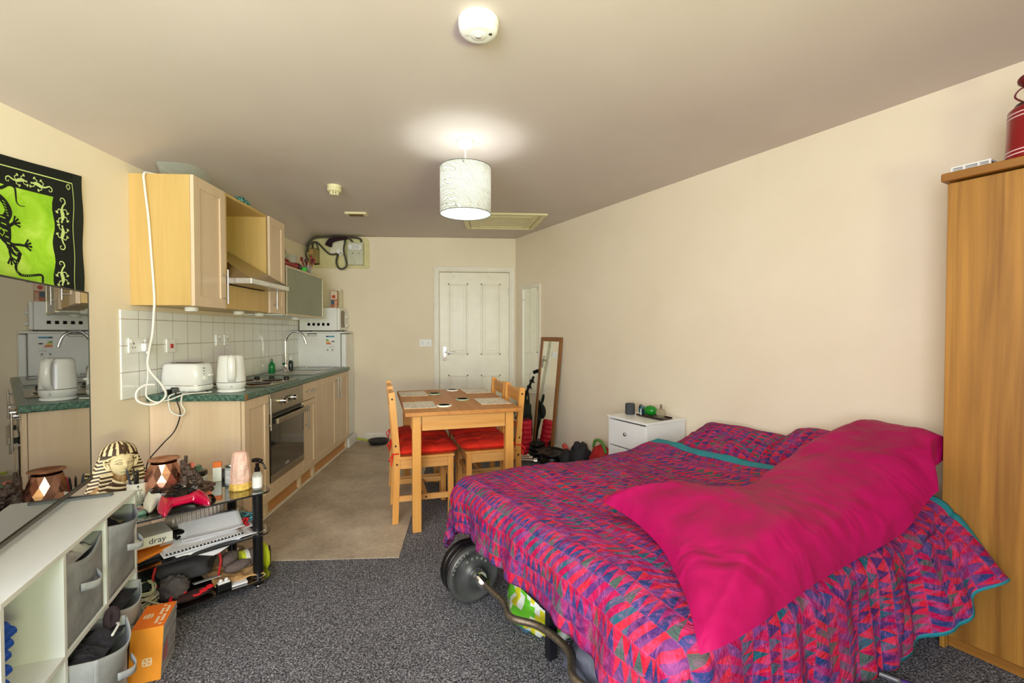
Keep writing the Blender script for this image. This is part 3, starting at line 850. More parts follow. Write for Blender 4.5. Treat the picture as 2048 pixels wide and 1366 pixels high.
# things standing on the microwave
mb = MB(); mb.bx(-1.66, -1.59, 5.30, 5.335, 1.566, 1.76, 0.002); o = mb.build('box', pm('box_orange_brown', (186, 110, 70), 0.5, var=0.2, vscale=40))
tag(o, 'slim printed carton standing on the microwave', 'box')
fbx = lambda a, b2, h_: (-1.625 + a, 5.2995 - h_, 1.66 + b2)
mb = MB()
mb.poly([(-0.033, 0.0), (0.033, 0.0), (0.033, 0.094), (-0.033, 0.094)], fbx, 0.0006); mb.mat(1).disc(-0.005, 0.03, 0.02, fbx, 0.0009)
mb.mat(2).poly([(-0.033, -0.06), (0.0, -0.05), (0.0, -0.01), (-0.033, -0.005)], fbx, 0.0006)
for k in range(5): mb.mat(0).poly([(0.005, -0.02 - k * 0.015), (0.03, -0.02 - k * 0.015), (0.03, -0.028 - k * 0.015), (0.005, -0.028 - k * 0.015)], fbx, 0.0007)
mb.build('printed_front', [pm('print_pale', (222, 205, 180), 0.5), pm('print_red', (190, 60, 40), 0.5), pm('print_blue', (60, 90, 110), 0.5)], o)
mb = MB(); mb.bx(-1.665, -1.60, 5.45, 5.53, 1.566, 1.79, 0.003); tag(mb.build('box', pm('cream_card', (232, 228, 200), 0.6)), 'plain cream carton standing at the back of the microwave', 'box')

# wall cupboards
ZU0, ZU1 = 1.448, 2.205
XU = -1.655; XUB = -1.676
def wallbox(name, label, y0, y1, z0=ZU0, z1=ZU1, mat=BEECH_Y, front=True):
    t = thing(name, label, 'wall cupboard', ((XL + XUB) / 2, (y0 + y1) / 2, z0), 0, 'wall cupboards over the worktop')
    mb = MB(); th = 0.018; x0 = XL + 0.0005 if z0 > 1.43 else XL + 0.0005
    mb.bx(x0, XUB, y0, y0 + th, z0, z1, 0.001); mb.bx(x0, XUB, y1 - th, y1, z0, z1, 0.001)
    mb.bx(x0, XUB, y0 + th, y1 - th, z1 - th, z1); mb.bx(x0, XUB, y0 + th, y1 - th, z0, z0 + th)
    mb.bx(x0, x0 + 0.006, y0 + th, y1 - th, z0 + th, z1 - th)
    mb.build('carcass', mat, t)
    return t
u1 = wallbox('wall_cupboard', 'tall beech wall cupboard at the near end with a white cable down its side', 2.815, 3.155)
d = door_mb(2.815, 3.155, ZU0 - 0.003, ZU1, x=XU).build('door', BEECH, u1); bar_handle(d, XU, 3.115, 1.475, 1.695)
u2 = thing('open_wall_unit', 'open beech shelf unit around the cooker hood', 'wall cupboard', (-1.84, 3.455, ZU0), 0, 'wall cupboards over the worktop')
mb = MB(); th = 0.018
mb.bx(XL + 0.0005, XUB + 0.015, 3.158, 3.752, ZU1 - th, ZU1); mb.bx(XL + 0.0005, XUB + 0.015, 3.158, 3.158 + th, ZU0 + 0.0, ZU1 - th); mb.bx(XL + 0.0005, XUB + 0.015, 3.735, 3.752, ZU0, ZU1 - th)
mb.bx(XL + 0.0005, XUB, 3.176, 3.735, ZU0, ZU0 + th)
mb.bx(XUB - 0.003, XUB + 0.015, 3.176, 3.735, ZU0, 1.605, 0.001)
mb.build('carcass', BEECH_Y, u2)
mb = MB(); mb.bx(XL + 0.001, XL + 0.008, 3.176, 3.735, 1.47, ZU1 - th); mb.build('back_panel', wood('dark_back', (150, 118, 80), (130, 98, 62), 2), u2)
u3 = wallbox('wall_cupboard', 'narrow beech wall cupboard right of the cooker hood', 3.772, 4.055)
d = door_mb(3.772, 4.055, ZU0 - 0.003, ZU1, x=XU + 0.006).build('door', BEECH, u3); bar_handle(d, XU + 0.006, 3.825, 1.475, 1.66)
# white cupboard with lift-up frosted glass door
M_FROST = pm('frosted_green_glass', (124, 134, 112), 0.22, var=0.04, vscale=3, spec=0.6)
u4 = thing('glass_door_cupboard', 'low white wall cupboard with a frosted glass door in an aluminium frame', 'wall cupboard', (-1.84, 4.58, 1.44), 0, 'wall cupboards over the worktop')
mb = MB(); y0, y1, z0, z1 = 4.065, 5.01, 1.437, 1.862
mb.bx(XL + 0.0005, XUB, y0, y0 + th, z0, z1, 0.001); mb.bx(XL + 0.0005, XUB, y1 - th, y1, z0, z1, 0.001); mb.bx(XL + 0.0005, XUB, y0 + th, y1 - th, z0, z0 + th); mb.bx(XL + 0.0005, XUB, y0 + th, y1 - th, z1 - th, z1)
mb.bx(XL + 0.0005, XL + 0.006, y0 + th, y1 - th, z0 + th, z1 - th)
mb.build('carcass', M_WHITE_PL, u4)
mb = MB(); x0, x1 = XUB + 0.002, XU + 0.006; ya, yb, za, zb = 4.085, 5.012, 1.435, 1.868
mb.bx(x0, x1, ya, yb, za, za + 0.02, 0.001); mb.bx(x0, x1, ya, yb, zb - 0.02, zb, 0.001); mb.bx(x0, x1, ya, ya + 0.02, za + 0.02, zb - 0.02, 0.001); mb.bx(x0, x1, yb - 0.02, yb, za + 0.02, zb - 0.02, 0.001)
d = mb.build('door', pm('champagne_aluminium', (196, 186, 160), 0.35, 0.8), u4)
MB().bx(x0 + 0.004, x1 - 0.004, ya + 0.018, yb - 0.018, za + 0.018, zb - 0.018).build('pane', M_FROST, d)
# puck lights
for i, (y, lb) in enumerate(((3.03, 'under the near wall cupboard'), (3.60, 'under the open shelf unit'), (3.92, 'under the narrow cupboard right of the hood'), (4.66, 'under the frosted glass cupboard'))):
    mb = MB(); z = (ZU0 if i < 3 else 1.437) - 0.0005; mb.lathe([(0.036, 0), (0.037, -0.004), (0.036, -0.022), (0.031, -0.026), (0, -0.026)][::-1], (-1.80, y, z), 28)
    tag(mb.build('puck_light', M_WHITE_PL), 'round white puck light ' + lb, 'light', 'round puck lights under the wall cupboards')
# cooker hood
hd = thing('cooker_hood', 'stainless steel cooker hood with sloping canopy above the hob', 'cooker hood', (-1.8, 3.455, 1.60))
M_HOOD = pm('hood_steel', (160, 150, 128), 0.28, 1.0, var=0.04, vscale=2)
mb = MB()
A = [(-2.0, 3.18, 1.95), (-2.0, 3.73, 1.95), (-1.50, 3.75, 1.645), (-1.50, 3.16, 1.645), (-2.0, 3.18, 1.63), (-2.0, 3.73, 1.63)]
mb.add([(-1.99, 3.30, 1.96), (-1.99, 3.61, 1.96), (-1.505, 3.76, 1.650), (-1.505, 3.162, 1.650), (-1.99, 3.18, 1.65), (-1.99, 3.73, 1.65), (-1.80, 3.40, 1.86), (-1.80, 3.52, 1.86)],
       [[0, 1, 2, 3], [0, 3, 4], [1, 5, 2], [0, 4, 5, 1], [3, 2, 5, 4]])
mb.build('canopy', M_HOOD, hd)
mb = MB(); mb.bx(-1.675, -1.500, 3.160, 3.762, 1.612, 1.650, 0.002); mb.bx(-1.99, -1.675, 3.182, 3.728, 1.612, 1.650); cp = mb.build('filter_tray', M_STEEL, hd)
mb = MB(); mb.bx(-1.4995, -1.4975, 3.165, 3.757, 1.616, 1.646); mb.build('front_strip', M_CHROME, cp)
mb = MB(); 
for k in range(5): mb.cyl((-1.4975, 3.40 + k * 0.03, 1.631), (-1.494, 3.40 + k * 0.03, 1.631), 0.006, seg=10)
mb.build('buttons', M_CHROME, cp)

# toaster
ts = thing('toaster', 'white two-slice toaster with glossy sides on the worktop', 'toaster', (-1.848, 3.06, 0.911), -8)
mb = MB(); mb.lathe([(0.0, 0.012), (0.118, 0.012), (0.128, 0.02), (0.130, 0.045), (0.126, 0.050)], seg=48, sq=6); 
for p in range(len(mb.v)): mb.v[p].y *= 0.62
mb.build('base', M_WHITE_PL, ts, True)
mb = MB(); mb.lathe([(0.126, 0.049), (0.130, 0.055), (0.127, 0.12), (0.121, 0.172), (0.112, 0.183), (0.09, 0.186), (0, 0.186)], seg=48, sq=6)
for p in range(len(mb.v)): mb.v[p].y *= 0.62
mb.build('shell', pm('gloss_white', (240, 240, 240), 0.12, coat=0.6, var=0.005), ts, True)
mb = MB(); mb.bx(-0.085, 0.085, -0.034, -0.012, 0.1865, 0.1885); mb.bx(-0.085, 0.085, 0.012, 0.034, 0.1865, 0.1885); mb.build('bread_slots', M_BLACK, ts, True)
mb = MB(); mb.lathe([(0.127, 0.046), (0.1285, 0.048), (0.1285, 0.052), (0.127, 0.054)], seg=48, sq=6)
for p in range(len(mb.v)): mb.v[p].y *= 0.62
mb.build('chrome_band', M_CHROME, ts, True)
mb = MB()
for z in (0.13, 0.148, 0.166): mb.box((0.124, -0.020, z - 0.010), (0.008, 0.010, 0.006), 0.002)
mb.build('buttons', pm('dark_grey_btn', (70, 80, 70), 0.4), ts, True)
mb = MB(); mb.cyl((0.118, -0.020, 0.093), (0.140, -0.020, 0.093), 0.014, seg=20); mb.build('dial', M_WHITE_PL, ts, True)
mb = MB(); mb.box((0.134, 0.025, 0.11), (0.02, 0.03, 0.014), 0.004); mb.build('lever', M_WHITE_PL, ts, True)
mb = MB()
for x in (-0.09, 0.09):
    for y in (-0.05, 0.05): mb.cyl((x, y, 0), (x, y, 0.014), 0.009, seg=10)
mb.build('feet', M_BLACK, ts, True)

# kettle, handle towards the room
kt = thing('kettle', 'white jug kettle with its handle facing the room on the worktop', 'kettle', (-1.600, 3.095, 0.911), -62)
M_KET = pm('kettle_white', (238, 239, 240), 0.22, var=0.006, coat=0.25)
mb = MB(); mb.lathe([(0.0, 0.0), (0.078, 0.0), (0.080, 0.004), (0.078, 0.014), (0.06, 0.017), (0, 0.017)], seg=40); mb.build('power_base', M_KET, kt, True)
mb = MB(); mb.lathe([(0.0, 0.018), (0.070, 0.018), (0.079, 0.026), (0.0825, 0.050), (0.0825, 0.062)], seg=40); mb.build('lower_band', M_KET, kt, True)
mb = MB(); mb.lathe([(0.0822, 0.0625), (0.0815, 0.066), (0.078, 0.13), (0.073, 0.20), (0.069, 0.226), (0.062, 0.232), (0.03, 0.236), (0, 0.237)], seg=40)
for v_ in mb.v:
    if v_.z > 0.19 and v_.x < -0.05: v_.x -= (v_.z - 0.19) * 0.35
mb.build('jug', M_KET, kt, True)
mb = MB(); mb.lathe([(0.0812, 0.0605), (0.0832, 0.062), (0.0832, 0.0645), (0.081, 0.066)], seg=40); mb.build('seam', pm('seam_grey', (120, 122, 124), 0.4), kt, True)
mb = MB()
hp_ = curve_pts([(0.062, 0, 0.222), (0.085, 0, 0.228), (0.112, 0, 0.205), (0.119, 0, 0.155), (0.112, 0, 0.10), (0.090, 0, 0.072), (0.075, 0, 0.07)], 6)
L = len(hp_); vs = []; fs = []
for i, p in enumerate(hp_):
    dd = (hp_[min(i + 1, L - 1)] - hp_[max(i - 1, 0)]).normalized(); nn = Vector((dd.z, 0, -dd.x)); wy = 0.017 + 0.003 * math.sin(math.pi * i / L)
    for (a, b2) in ((-1, -1), (-1.2, 0), (-1, 1), (1, 1), (1.2, 0), (1, -1)): vs.append(p + Vector((0, 1, 0)) * a * wy * 0.9 + nn * b2 * 0.009)
for i in range(L - 1):
    for k in range(6): fs.append([i * 6 + k, i * 6 + (k + 1) % 6, (i + 1) * 6 + (k + 1) % 6, (i + 1) * 6 + k])
fs += [list(range(6)), [(L - 1) * 6 + k for k in range(6)]]
mb.add(vs, fs, True); mb.build('handle', M_KET, kt, True)
mb = MB(); mb.box((0.085, 0, 0.235), (0.03, 0.02, 0.008), 0.003, rot=(0, 12, 0)); mb.build('lid_button', pm('pale_grey_plastic', (205, 206, 206), 0.3), kt, True)
mb = MB(); mb.text('C', 0.022, lambda a, b2, h_: (0.0835, a, 0.036 + b2)); mb.build('switch_mark', pm('seam_grey', (120, 122, 124), 0.4), kt, True)

# cables on the wall and worktop
M_CABLE = pm('white_cable', (236, 234, 226), 0.4, var=0.01)
def cable(name, pts, r, mat, label, n=8):
    mb = MB().tube(pts, r, 8, n); return tag(mb.build(name, mat), label, 'cable')
cable('power_cable', [(-1.80, 2.95, 2.212), (-1.90, 2.85, 2.214), (-1.915, 2.803, 2.200), (-1.912, 2.800, 2.13), (-1.895, 2.802, 1.95), (-1.885, 2.805, 1.75), (-1.872, 2.806, 1.50), (-1.872, 2.80, 1.40), (-1.875, 2.79, 1.28), (-1.905, 2.80, 1.16),
      (-1.89, 2.78, 1.08), (-1.83, 2.80, 0.98), (-1.82, 2.81, 0.925), (-1.85, 2.80, 0.885), (-1.90, 2.79, 0.875), (-1.955, 2.78, 0.90), (-1.965, 2.79, 0.95), (-1.93, 2.80, 0.985), (-1.87, 2.80, 0.99)], 0.0065, M_CABLE, 'thick white cable looping down the side of the wall cupboard to the worktop')
cable('power_cable', [(-1.965, 2.885, 1.165), (-1.955, 2.86, 1.12), (-1.93, 2.83, 1.04), (-1.92, 2.80, 0.96), (-1.91, 2.79, 0.92), (-1.87, 2.80, 0.888), (-1.82, 2.84, 0.895), (-1.77, 2.90, 0.918), (-1.72, 2.97, 0.918), (-1.68, 3.02, 0.917)], 0.0045, M_CABLE, 'thin white kettle lead lying across the front of the worktop')
cable('power_cable', [(-1.80, 3.03, 0.918), (-1.81, 2.97, 0.918), (-1.80, 2.93, 0.917), (-1.79, 2.905, 0.90), (-1.79, 2.90, 0.86), (-1.77, 2.90, 0.82), (-1.79, 2.90, 0.79), (-1.84, 2.895, 0.81), (-1.86, 2.90, 0.85), (-1.865, 2.905, 0.90), (-1.85, 2.93, 0.918), (-1.84, 3.0, 0.918)], 0.0045, M_CABLE, 'thin white toaster lead drooping over the worktop edge')
cable('charger_cable', [(-1.855, 2.96, 0.935), (-1.83, 2.915, 0.925), (-1.815, 2.900, 0.88), (-1.80, 2.905, 0.80), (-1.83, 2.90, 0.70), (-1.87, 2.85, 0.63), (-1.88, 2.75, 0.56), (-1.83, 2.66, 0.505), (-1.74, 2.55, 0.50), (-1.62, 2.34, 0.505)], 0.0035, M_BLACK, 'thin black cable hanging from the worktop down to the glass stand')
mb = MB(); mb.box((-1.875, 2.985, 0.932), (0.05, 0.035, 0.040), 0.006, rot=(0, 0, 30)); mb.box((-1.90, 2.955, 0.928), (0.032, 0.03, 0.028), 0.005, rot=(0, 0, 60))
tag(mb.build('plug_adaptor', M_BLACK), 'black plug adaptor on the worktop left of the toaster', 'adaptor')

# things on top of the wall cupboards
M_DISHG = thin_glass('clear_glass_dish', (215, 225, 215), 0.07)
mb = MB()
def dish(a, b2, ht, r0, r1, seg=36):
    vs = []; 
    for (k, z) in ((r0, 0), (r1, ht), (r1 - 0.006, ht), (r0 - 0.006, 0.006)):
        for i in range(seg):
            t = math.tau * i / seg; c_, s_ = math.cos(t), math.sin(t)
            kk = 1 / (abs(c_) ** 3 + abs(s_) ** 3) ** (1 / 3)
            vs.append((a * k * kk * c_, b2 * k * kk * s_, z + (0.012 * c_ * c_ if 0 < z else 0)))
    fs = [[j * seg + i, j * seg + (i + 1) % seg, (j + 1) * seg + (i + 1) % seg, (j + 1) * seg + i] for j in range(3) for i in range(seg)]
    fs += [list(range(seg))[::-1], [3 * seg + i for i in range(seg)]]
    return vs, fs
vs, fs = dish(0.105, 0.17, 0.062, 0.88, 1.12)
mb.at((-1.80, 2.99, ZU1 + 0.001), (0, 0, 8)).add(vs, fs, True)
tag(mb.build('glass_dish', M_DISHG), 'large oval clear glass roasting dish on top of the near wall cupboard', 'dish')
mb = MB()
def rag(a, b2):
    t = a * math.tau; rr_ = 0.055 * (1 + 0.25 * mnoise.noise(Vector((math.cos(t) * 2, math.sin(t) * 2, b2 * 3)))); h_ = math.sin(b2 * math.pi) ** 0.6
    return (-1.74 + rr_ * 0.9 * math.cos(t) * h_, 3.39 + b2 * 0.23, ZU1 + 0.002 + 0.035 * h_ + rr_ * 0.55 * math.sin(t) * h_)
mb.grid(rag, 28, 26, True)
def m_rag():
    m, nt, b = newmat('teal_patterned_cloth'); v = coords(nt)
    vo = N(nt, 'ShaderNodeTexVoronoi'); vo.inputs['Scale'].default_value = 60; nt.links.new(v, vo.inputs['Vector'])
    col = ramp(nt, vo.outputs['Distance'], [(0.2, srgb(180, 215, 205)), (0.5, srgb(40, 140, 140)), (0.8, srgb(15, 70, 80))])
    nt.links.new(col, b.inputs['Base Color']); b.inputs['Roughness'].default_value = 0.6; return m
tag(mb.build('folded_cloth', m_rag()), 'rolled teal patterned cloth on top of the open shelf unit', 'cloth')
# clutter on the frosted glass cupboard
zt = 1.869
t = thing('hand_blender', 'dark red hand blender lying on top of the frosted glass cupboard', 'blender', (-1.72, 4.40, zt))
M_DRED = pm('dark_red_plastic', (140, 14, 34), 0.25, coat=0.3)
MB().tube([(-1.735, 4.18, zt + 0.045), (-1.73, 4.26, zt + 0.040), (-1.71, 4.36, zt + 0.034), (-1.70, 4.42, zt + 0.034)], lambda q: 0.024 - 0.004 * math.sin(q * 3.14) + 0.008 * q, 14, 6).build('body', M_DRED, t)
MB().tube([(-1.70, 4.42, zt + 0.034), (-1.695, 4.47, zt + 0.036), (-1.69, 4.50, zt + 0.034)], lambda q: 0.034 - 0.01 * q, 14, 4).build('head', M_BLACK, t)
MB().tube([(-1.745, 4.20, zt + 0.08), (-1.725, 4.27, zt + 0.072), (-1.715, 4.30, zt + 0.064)], 0.008, 8, 4).build('trigger', M_DRED, t)
mb = MB(); mb.bx(-1.77, -1.695, 4.10, 4.15, zt, zt + 0.014, 0.004); mb.box((-1.73, 4.125, zt + 0.06), (0.075, 0.03, 0.10), 0.004, rot=(6, 0, 10)); tag(mb.build('carton', M_WHITE_PL), 'small white carton on the near end of the frosted glass cupboard', 'box')
mb = MB(); mb.add([(-1.80, 4.14, zt + 0.10), (-1.735, 4.14, zt + 0.115), (-1.715, 4.20, zt + 0.20), (-1.77, 4.20, zt + 0.19), (-1.68, 4.19, zt + 0.10), (-1.80, 4.16, zt + 0.0)], [[0, 1, 2, 3], [1, 4, 2], [0, 5, 4, 1]])
mo = mb.build('plastic_bag', pm('grey_plastic_bag', (176, 172, 156), 0.4, trans=0.2)); mo.modifiers.new('t', 'SOLIDIFY').thickness = 0.003
tag(mo, 'crumpled grey plastic bag poking up beside the wall cupboard', 'bag')
mb = MB(); mb.lathe([(0, 0.0), (0.045, 0.0), (0.05, 0.1), (0.058, 0.16), (0.055, 0.16), (0.047, 0.1), (0.042, 0.006), (0, 0.006)], (-1.80, 4.56, zt), 24); tag(mb.build('glass_jug', M_CLEAR), 'clear glass jug on top of the frosted glass cupboard', 'jug')
mb = MB(); mb.box((-1.69, 4.575, zt + 0.022), (0.06, 0.08, 0.042), 0.006, rot=(0, 0, 15)); tag(mb.build('sponge', pm('bright_green_sponge', (70, 190, 70), 0.8, bmp=0.4)), 'bright green sponge on the edge of the frosted glass cupboard', 'sponge')
mb = MB(); mb.lathe([(0, 0), (0.035, 0), (0.037, 0.085), (0.034, 0.085), (0.032, 0.005), (0, 0.005)], (-1.70, 4.72, zt), 24); tag(mb.build('utensil_pot', M_CLEAR), 'clear pot of kitchen utensils at the far end of the frosted glass cupboard', 'pot')
for k in range(7):
    a = k * 0.9; x, y = -1.70 + 0.014 * math.cos(a), 4.72 + 0.014 * math.sin(a)
    tp_ = (x + 0.045 * math.cos(a + 0.4), y + 0.06 * math.sin(a + 0.4), zt + 0.135 + 0.02 * math.sin(k * 2.3))
    mb = MB(); mb.cyl((x, y, zt + 0.008), tp_, 0.0035, 0.005, seg=8); mb.ell(tp_, (0.010, 0.012, 0.022), 10, 8)
    tag(mb.build('utensil', [M_DRED, pm('dark_plum', (66, 24, 40), 0.4)][k % 2]), ['dark red', 'plum'][k % 2] + ' utensil in the clear pot, ' + ['pointing right', 'pointing towards the back wall on the right', 'pointing at the back wall', 'leaning to the left wall', 'farthest left', 'leaning towards the camera on the left', 'nearest the camera'][k], 'utensil', 'utensils in the clear pot')

# electricity boards high on the back wall
M_BOARD = pm('yellowed_board', (222, 212, 160), 0.6)
yb = YB - 0.001
mb = MB(); mb.prism([(-2.0, 2.045), (-1.30, 2.045), (-1.30, 2.36), (-1.32, 2.40), (-1.87, 2.405), (-2.0, 2.33)], 0, -0.018, lambda a, b2, h_: (a, yb + h_, b2))
tag(mb.build('meter_board', M_BOARD), 'cream backing board for the electricity meters high on the back wall', 'board')
M_METER = pm('grey_meter', (205, 204, 180), 0.5); M_METERD = pm('brown_meter', (150, 132, 80), 0.5)
t = thing('meter_box', 'pale grey fuse box with printed labels on the right of the meter board', 'fuse box', (-1.44, yb, 2.07))
MB().bx(-1.528, -1.353, yb - 0.095, yb - 0.019, 2.075, 2.335, 0.005).build('case', M_METER, t)
fm = lambda a, b2, h_: (-1.44 + a, yb - 0.0955 - h_, 2.205 + b2)
mb = MB(); mb.poly([(-0.07, 0.045), (0.07, 0.045), (0.07, 0.10), (-0.07, 0.10)], fm, 0.0005)
mb.mat(1)
for k in range(3): mb.poly([(-0.04, 0.09 - k * 0.014), (0.045, 0.09 - k * 0.014), (0.045, 0.085 - k * 0.014), (-0.04, 0.085 - k * 0.014)], fm, 0.0009)
mb.build('label_sticker', [pm('label_white', (240, 240, 238), 0.5), pm('print_greyish', (150, 150, 135), 0.6)], t)
for (a_, b2_, r_) in ((-0.03, 0.002, 0.006), (0.045, 0.0, 0.005), (-0.065, 0.04, 0.004), (0.065, 0.04, 0.004), (0.0, -0.11, 0.004)):
    MB().cyl(fm(a_, b2_, -0.001), fm(a_, b2_, 0.0012), r_, seg=12).build('screw', M_BLACK, t)
t = thing('meter_box', 'white electricity meter with a hanging tag in the middle of the meter board', 'meter', (-1.66, yb, 2.19))
MB().bx(-1.735, -1.575, yb - 0.075, yb - 0.019, 2.205, 2.375, 0.005).build('case', pm('off_white_meter', (226, 220, 196), 0.5), t)
mb = MB(); mb.box((-1.62, yb - 0.083, 2.215), (0.035, 0.003, 0.075), 0.001, rot=(0, -38, 0)); mb.mat(1).box((-1.605, yb - 0.086, 2.20), (0.022, 0.002, 0.006), rot=(0, -38, 0)); mb.box((-1.612, yb - 0.086, 2.213), (0.022, 0.002, 0.006), rot=(0, -38, 0))
mb.build('tag', [M_WHITE_PL, M_BLACK], t)
t = thing('meter_box', 'brownish terminal box on the left of the meter board', 'meter', (-1.92, yb, 2.09))
MB().bx(-1.975, -1.865, yb - 0.07, yb - 0.019, 2.09, 2.27, 0.006).build('case', M_METERD, t)
MB().bx(-1.965, -1.915, yb - 0.088, yb - 0.07, 2.19, 2.25, 0.003).build('cut_out', pm('copper_brown', (190, 150, 96), 0.4), t)
mb = MB(); mb.bx(-1.915, -1.895, yb - 0.06, yb - 0.03, 2.075, 2.09); mb.bx(-1.885, -1.865, yb - 0.05, yb - 0.03, 2.078, 2.09); mb.build('glands', M_BLACK, t)
M_GCAB = pm('grey_cable', (74, 72, 66), 0.5)
k_ = yb - 0.105
lab = ['dark grey meter cable along the top of the board', 'dark grey meter cable looping below the board', 'dark grey meter cable sagging across the middle of the board', 'dark grey meter cable curving down at the left of the board', 'dark grey short meter cable into the fuse box']
cable('meter_cable', [(-1.975, yb - .085, 2.22), (-1.97, k_, 2.30), (-1.90, k_, 2.37), (-1.80, k_, 2.385), (-1.60, k_, 2.385), (-1.45, k_, 2.385), (-1.38, k_, 2.37), (-1.375, yb - .06, 2.335)], 0.011, M_GCAB, lab[0])
cable('meter_cable', [(-1.56, k_, 2.385), (-1.55, k_, 2.34), (-1.56, k_ - .02, 2.24), (-1.535, k_ - .02, 2.12), (-1.53, k_ - .02, 2.06), (-1.57, k_ - .01, 2.025), (-1.62, k_ - .01, 2.03), (-1.65, k_, 2.10), (-1.645, yb - .06, 2.20)], 0.011, M_GCAB, lab[1])
cable('meter_cable', [(-1.93, yb - .06, 2.26), (-1.91, k_, 2.32), (-1.86, k_, 2.32), (-1.79, k_, 2.25), (-1.73, k_, 2.195), (-1.67, k_, 2.19), (-1.66, yb - .06, 2.21)], 0.010, M_GCAB, lab[2])
cable('meter_cable', [(-1.985, yb - .05, 2.12), (-1.99, k_, 2.20), (-1.955, k_, 2.28), (-1.91, k_, 2.33), (-1.87, k_ + .01, 2.30), (-1.865, k_ + .03, 2.24)], 0.007, M_GCAB, lab[3])
cable('meter_cable', [(-1.53, k_, 2.382), (-1.50, k_, 2.37), (-1.47, yb - .06, 2.335)], 0.010, M_GCAB, lab[4])
mb = MB().tube([(-1.73, k_ - .03, 2.28), (-1.70, k_ - .04, 2.335), (-1.63, k_ - .03, 2.36), (-1.52, k_ - .02, 2.375)], lambda q: 0.038 - 0.022 * q, 14, 6)
tag(mb.build('knitted_cap', pm('dark_maroon_cloth', (42, 16, 28), 0.9, bmp=0.5)), 'dark maroon cloth bundle tucked over the meter cables', 'cloth')
# ------------------------------------------------------------------ dining table and chairs
PINE = wood('orange_pine', (232, 172, 92), (206, 138, 58), 2, 0.9, 0.4, 0.9, 0.15)
PINE_Y = wood('orange_pine_lengthways', (228, 166, 88), (200, 132, 56), 1, 0.9, 0.4, 0.9, 0.15)
PINE_X = wood('orange_pine_crossways', (230, 176, 104), (206, 142, 70), 0, 0.9, 0.4, 0.9, 0.15)
PINE_TOP = wood('worn_pine_top', (206, 142, 74), (172, 106, 44), 1, 0.8, 0.5, 0.9, 0.0)
M_BOLT = pm('dark_bolt', (42, 22, 14), 0.5)
TC, TA, TZ = (-0.218, 3.577), 12.5, 0.783
tb = thing('dining_table', 'rectangular orange pine dining table set with placemats and coasters', 'table', (TC[0], TC[1], 0), TA)
hx, hy = 0.385, 0.578
mb = MB(); mb.bx(-hx, hx, -hy, hy, TZ - 0.026, TZ, 0.004); mb.build('tabletop', PINE_TOP, tb, True)
for sx in (-1, 1):
    for sy in (-1, 1):
        x, y = sx * (hx - 0.075), sy * (hy - 0.07)
        MB().bx(x - 0.028, x + 0.028, y - 0.028, y + 0.028, 0.001, TZ - 0.0265, 0.003).build('leg', PINE, tb, True)
for sy in (-1, 1):
    MB().bx(-hx + 0.108, hx - 0.108, sy * (hy - 0.07) - 0.012 + sy * 0.018, sy * (hy - 0.07) + 0.012 + sy * 0.018, TZ - 0.125, TZ - 0.0265, 0.002).build('apron', PINE_X, tb, True)
for sx in (-1, 1):
    MB().bx(sx * (hx - 0.075) - 0.012 + sx * 0.018, sx * (hx - 0.075) + 0.012 + sx * 0.018, -hy + 0.103, hy - 0.103, TZ - 0.125, TZ - 0.0265, 0.002).build('apron', PINE_Y, tb, True)
TM = Matrix.Translation((TC[0], TC[1], 0)) @ Matrix.Rotation(R(TA), 4, 'Z')
def TL(x, y, z=0):
    p = TM @ Vector((x, y, z)); return (p.x, p.y, p.z)

CG = 'pine dining chairs'
ch = thing('dining_chair', 'pine dining chair with red cushion on the left of the table, nearest the camera', 'chair', TL(-0.235, -0.17), TA, CG)
SZ = 0.436
mb = MB(); mb.bx(-0.19, 0.195, -0.205, 0.205, SZ, SZ + 0.018, 0.004); mb.build('seat', PINE_Y, ch, True)
for sy in (-1, 1):
    y = sy * 0.185
    MB().bx(0.150, 0.188, y - 0.019, y + 0.019, 0.001, SZ - 0.0005, 0.003).build('leg', PINE, ch, True)
    mb = MB()
    prof = [(-0.185, 0.001), (-0.225, 0.001), (-0.212, 0.45), (-0.222, 0.62), (-0.245, 0.885), (-0.205, 0.893), (-0.183, 0.62), (-0.170, 0.45)]
    mb.prism(prof, y - 0.016, y + 0.016, lambda a, b2, h_: (a, h_, b2))
    pst = mb.build('rear_leg', PINE, ch, True)
    mb = MB()
    for (bx_, bz) in ((-0.222, 0.845), (-0.192, 0.405), (-0.20, 0.53)): mb.cyl((bx_, y - 0.0175, bz), (bx_, y + 0.0175, bz), 0.007, seg=12)
    mb.build('bolt', M_BOLT, pst, True)
    MB().bx(-0.172, 0.150, y - 0.009, y + 0.013, SZ - 0.065, SZ - 0.0005, 0.002).build('seat_rail', PINE_X, ch, True)
    st = MB().bx(-0.186, 0.150, y - 0.010, y + 0.010, 0.150, 0.188, 0.002).build('side_stretcher', PINE_X, ch, True)
    MB().cyl((0.0, y - 0.0115, 0.169), (0.0, y + 0.0115, 0.169), 0.0065, seg=12).build('bolt', M_BOLT, st, True)
MB().bx(0.160, 0.178, -0.166, 0.166, SZ - 0.065, SZ - 0.0005, 0.002).build('front_rail', PINE_Y, ch, True)
MB().bx(-0.012, 0.012, -0.175, 0.175, 0.155, 0.185, 0.002).build('cross_stretcher', PINE_Y, ch, True)
MB().bx(0.160, 0.176, -0.166, 0.166, 0.275, 0.305, 0.002).build('front_stretcher', PINE_Y, ch, True)
mb = MB(); mb.prism([(-0.169, 0.795), (-0.12, 0.785), (0, 0.778), (0.12, 0.785), (0.169, 0.795), (0.169, 0.872), (-0.169, 0.872)], -0.235, -0.215, lambda a, b2, h_: (h_, a, b2)); mb.build('top_rail', PINE_Y, ch, True)
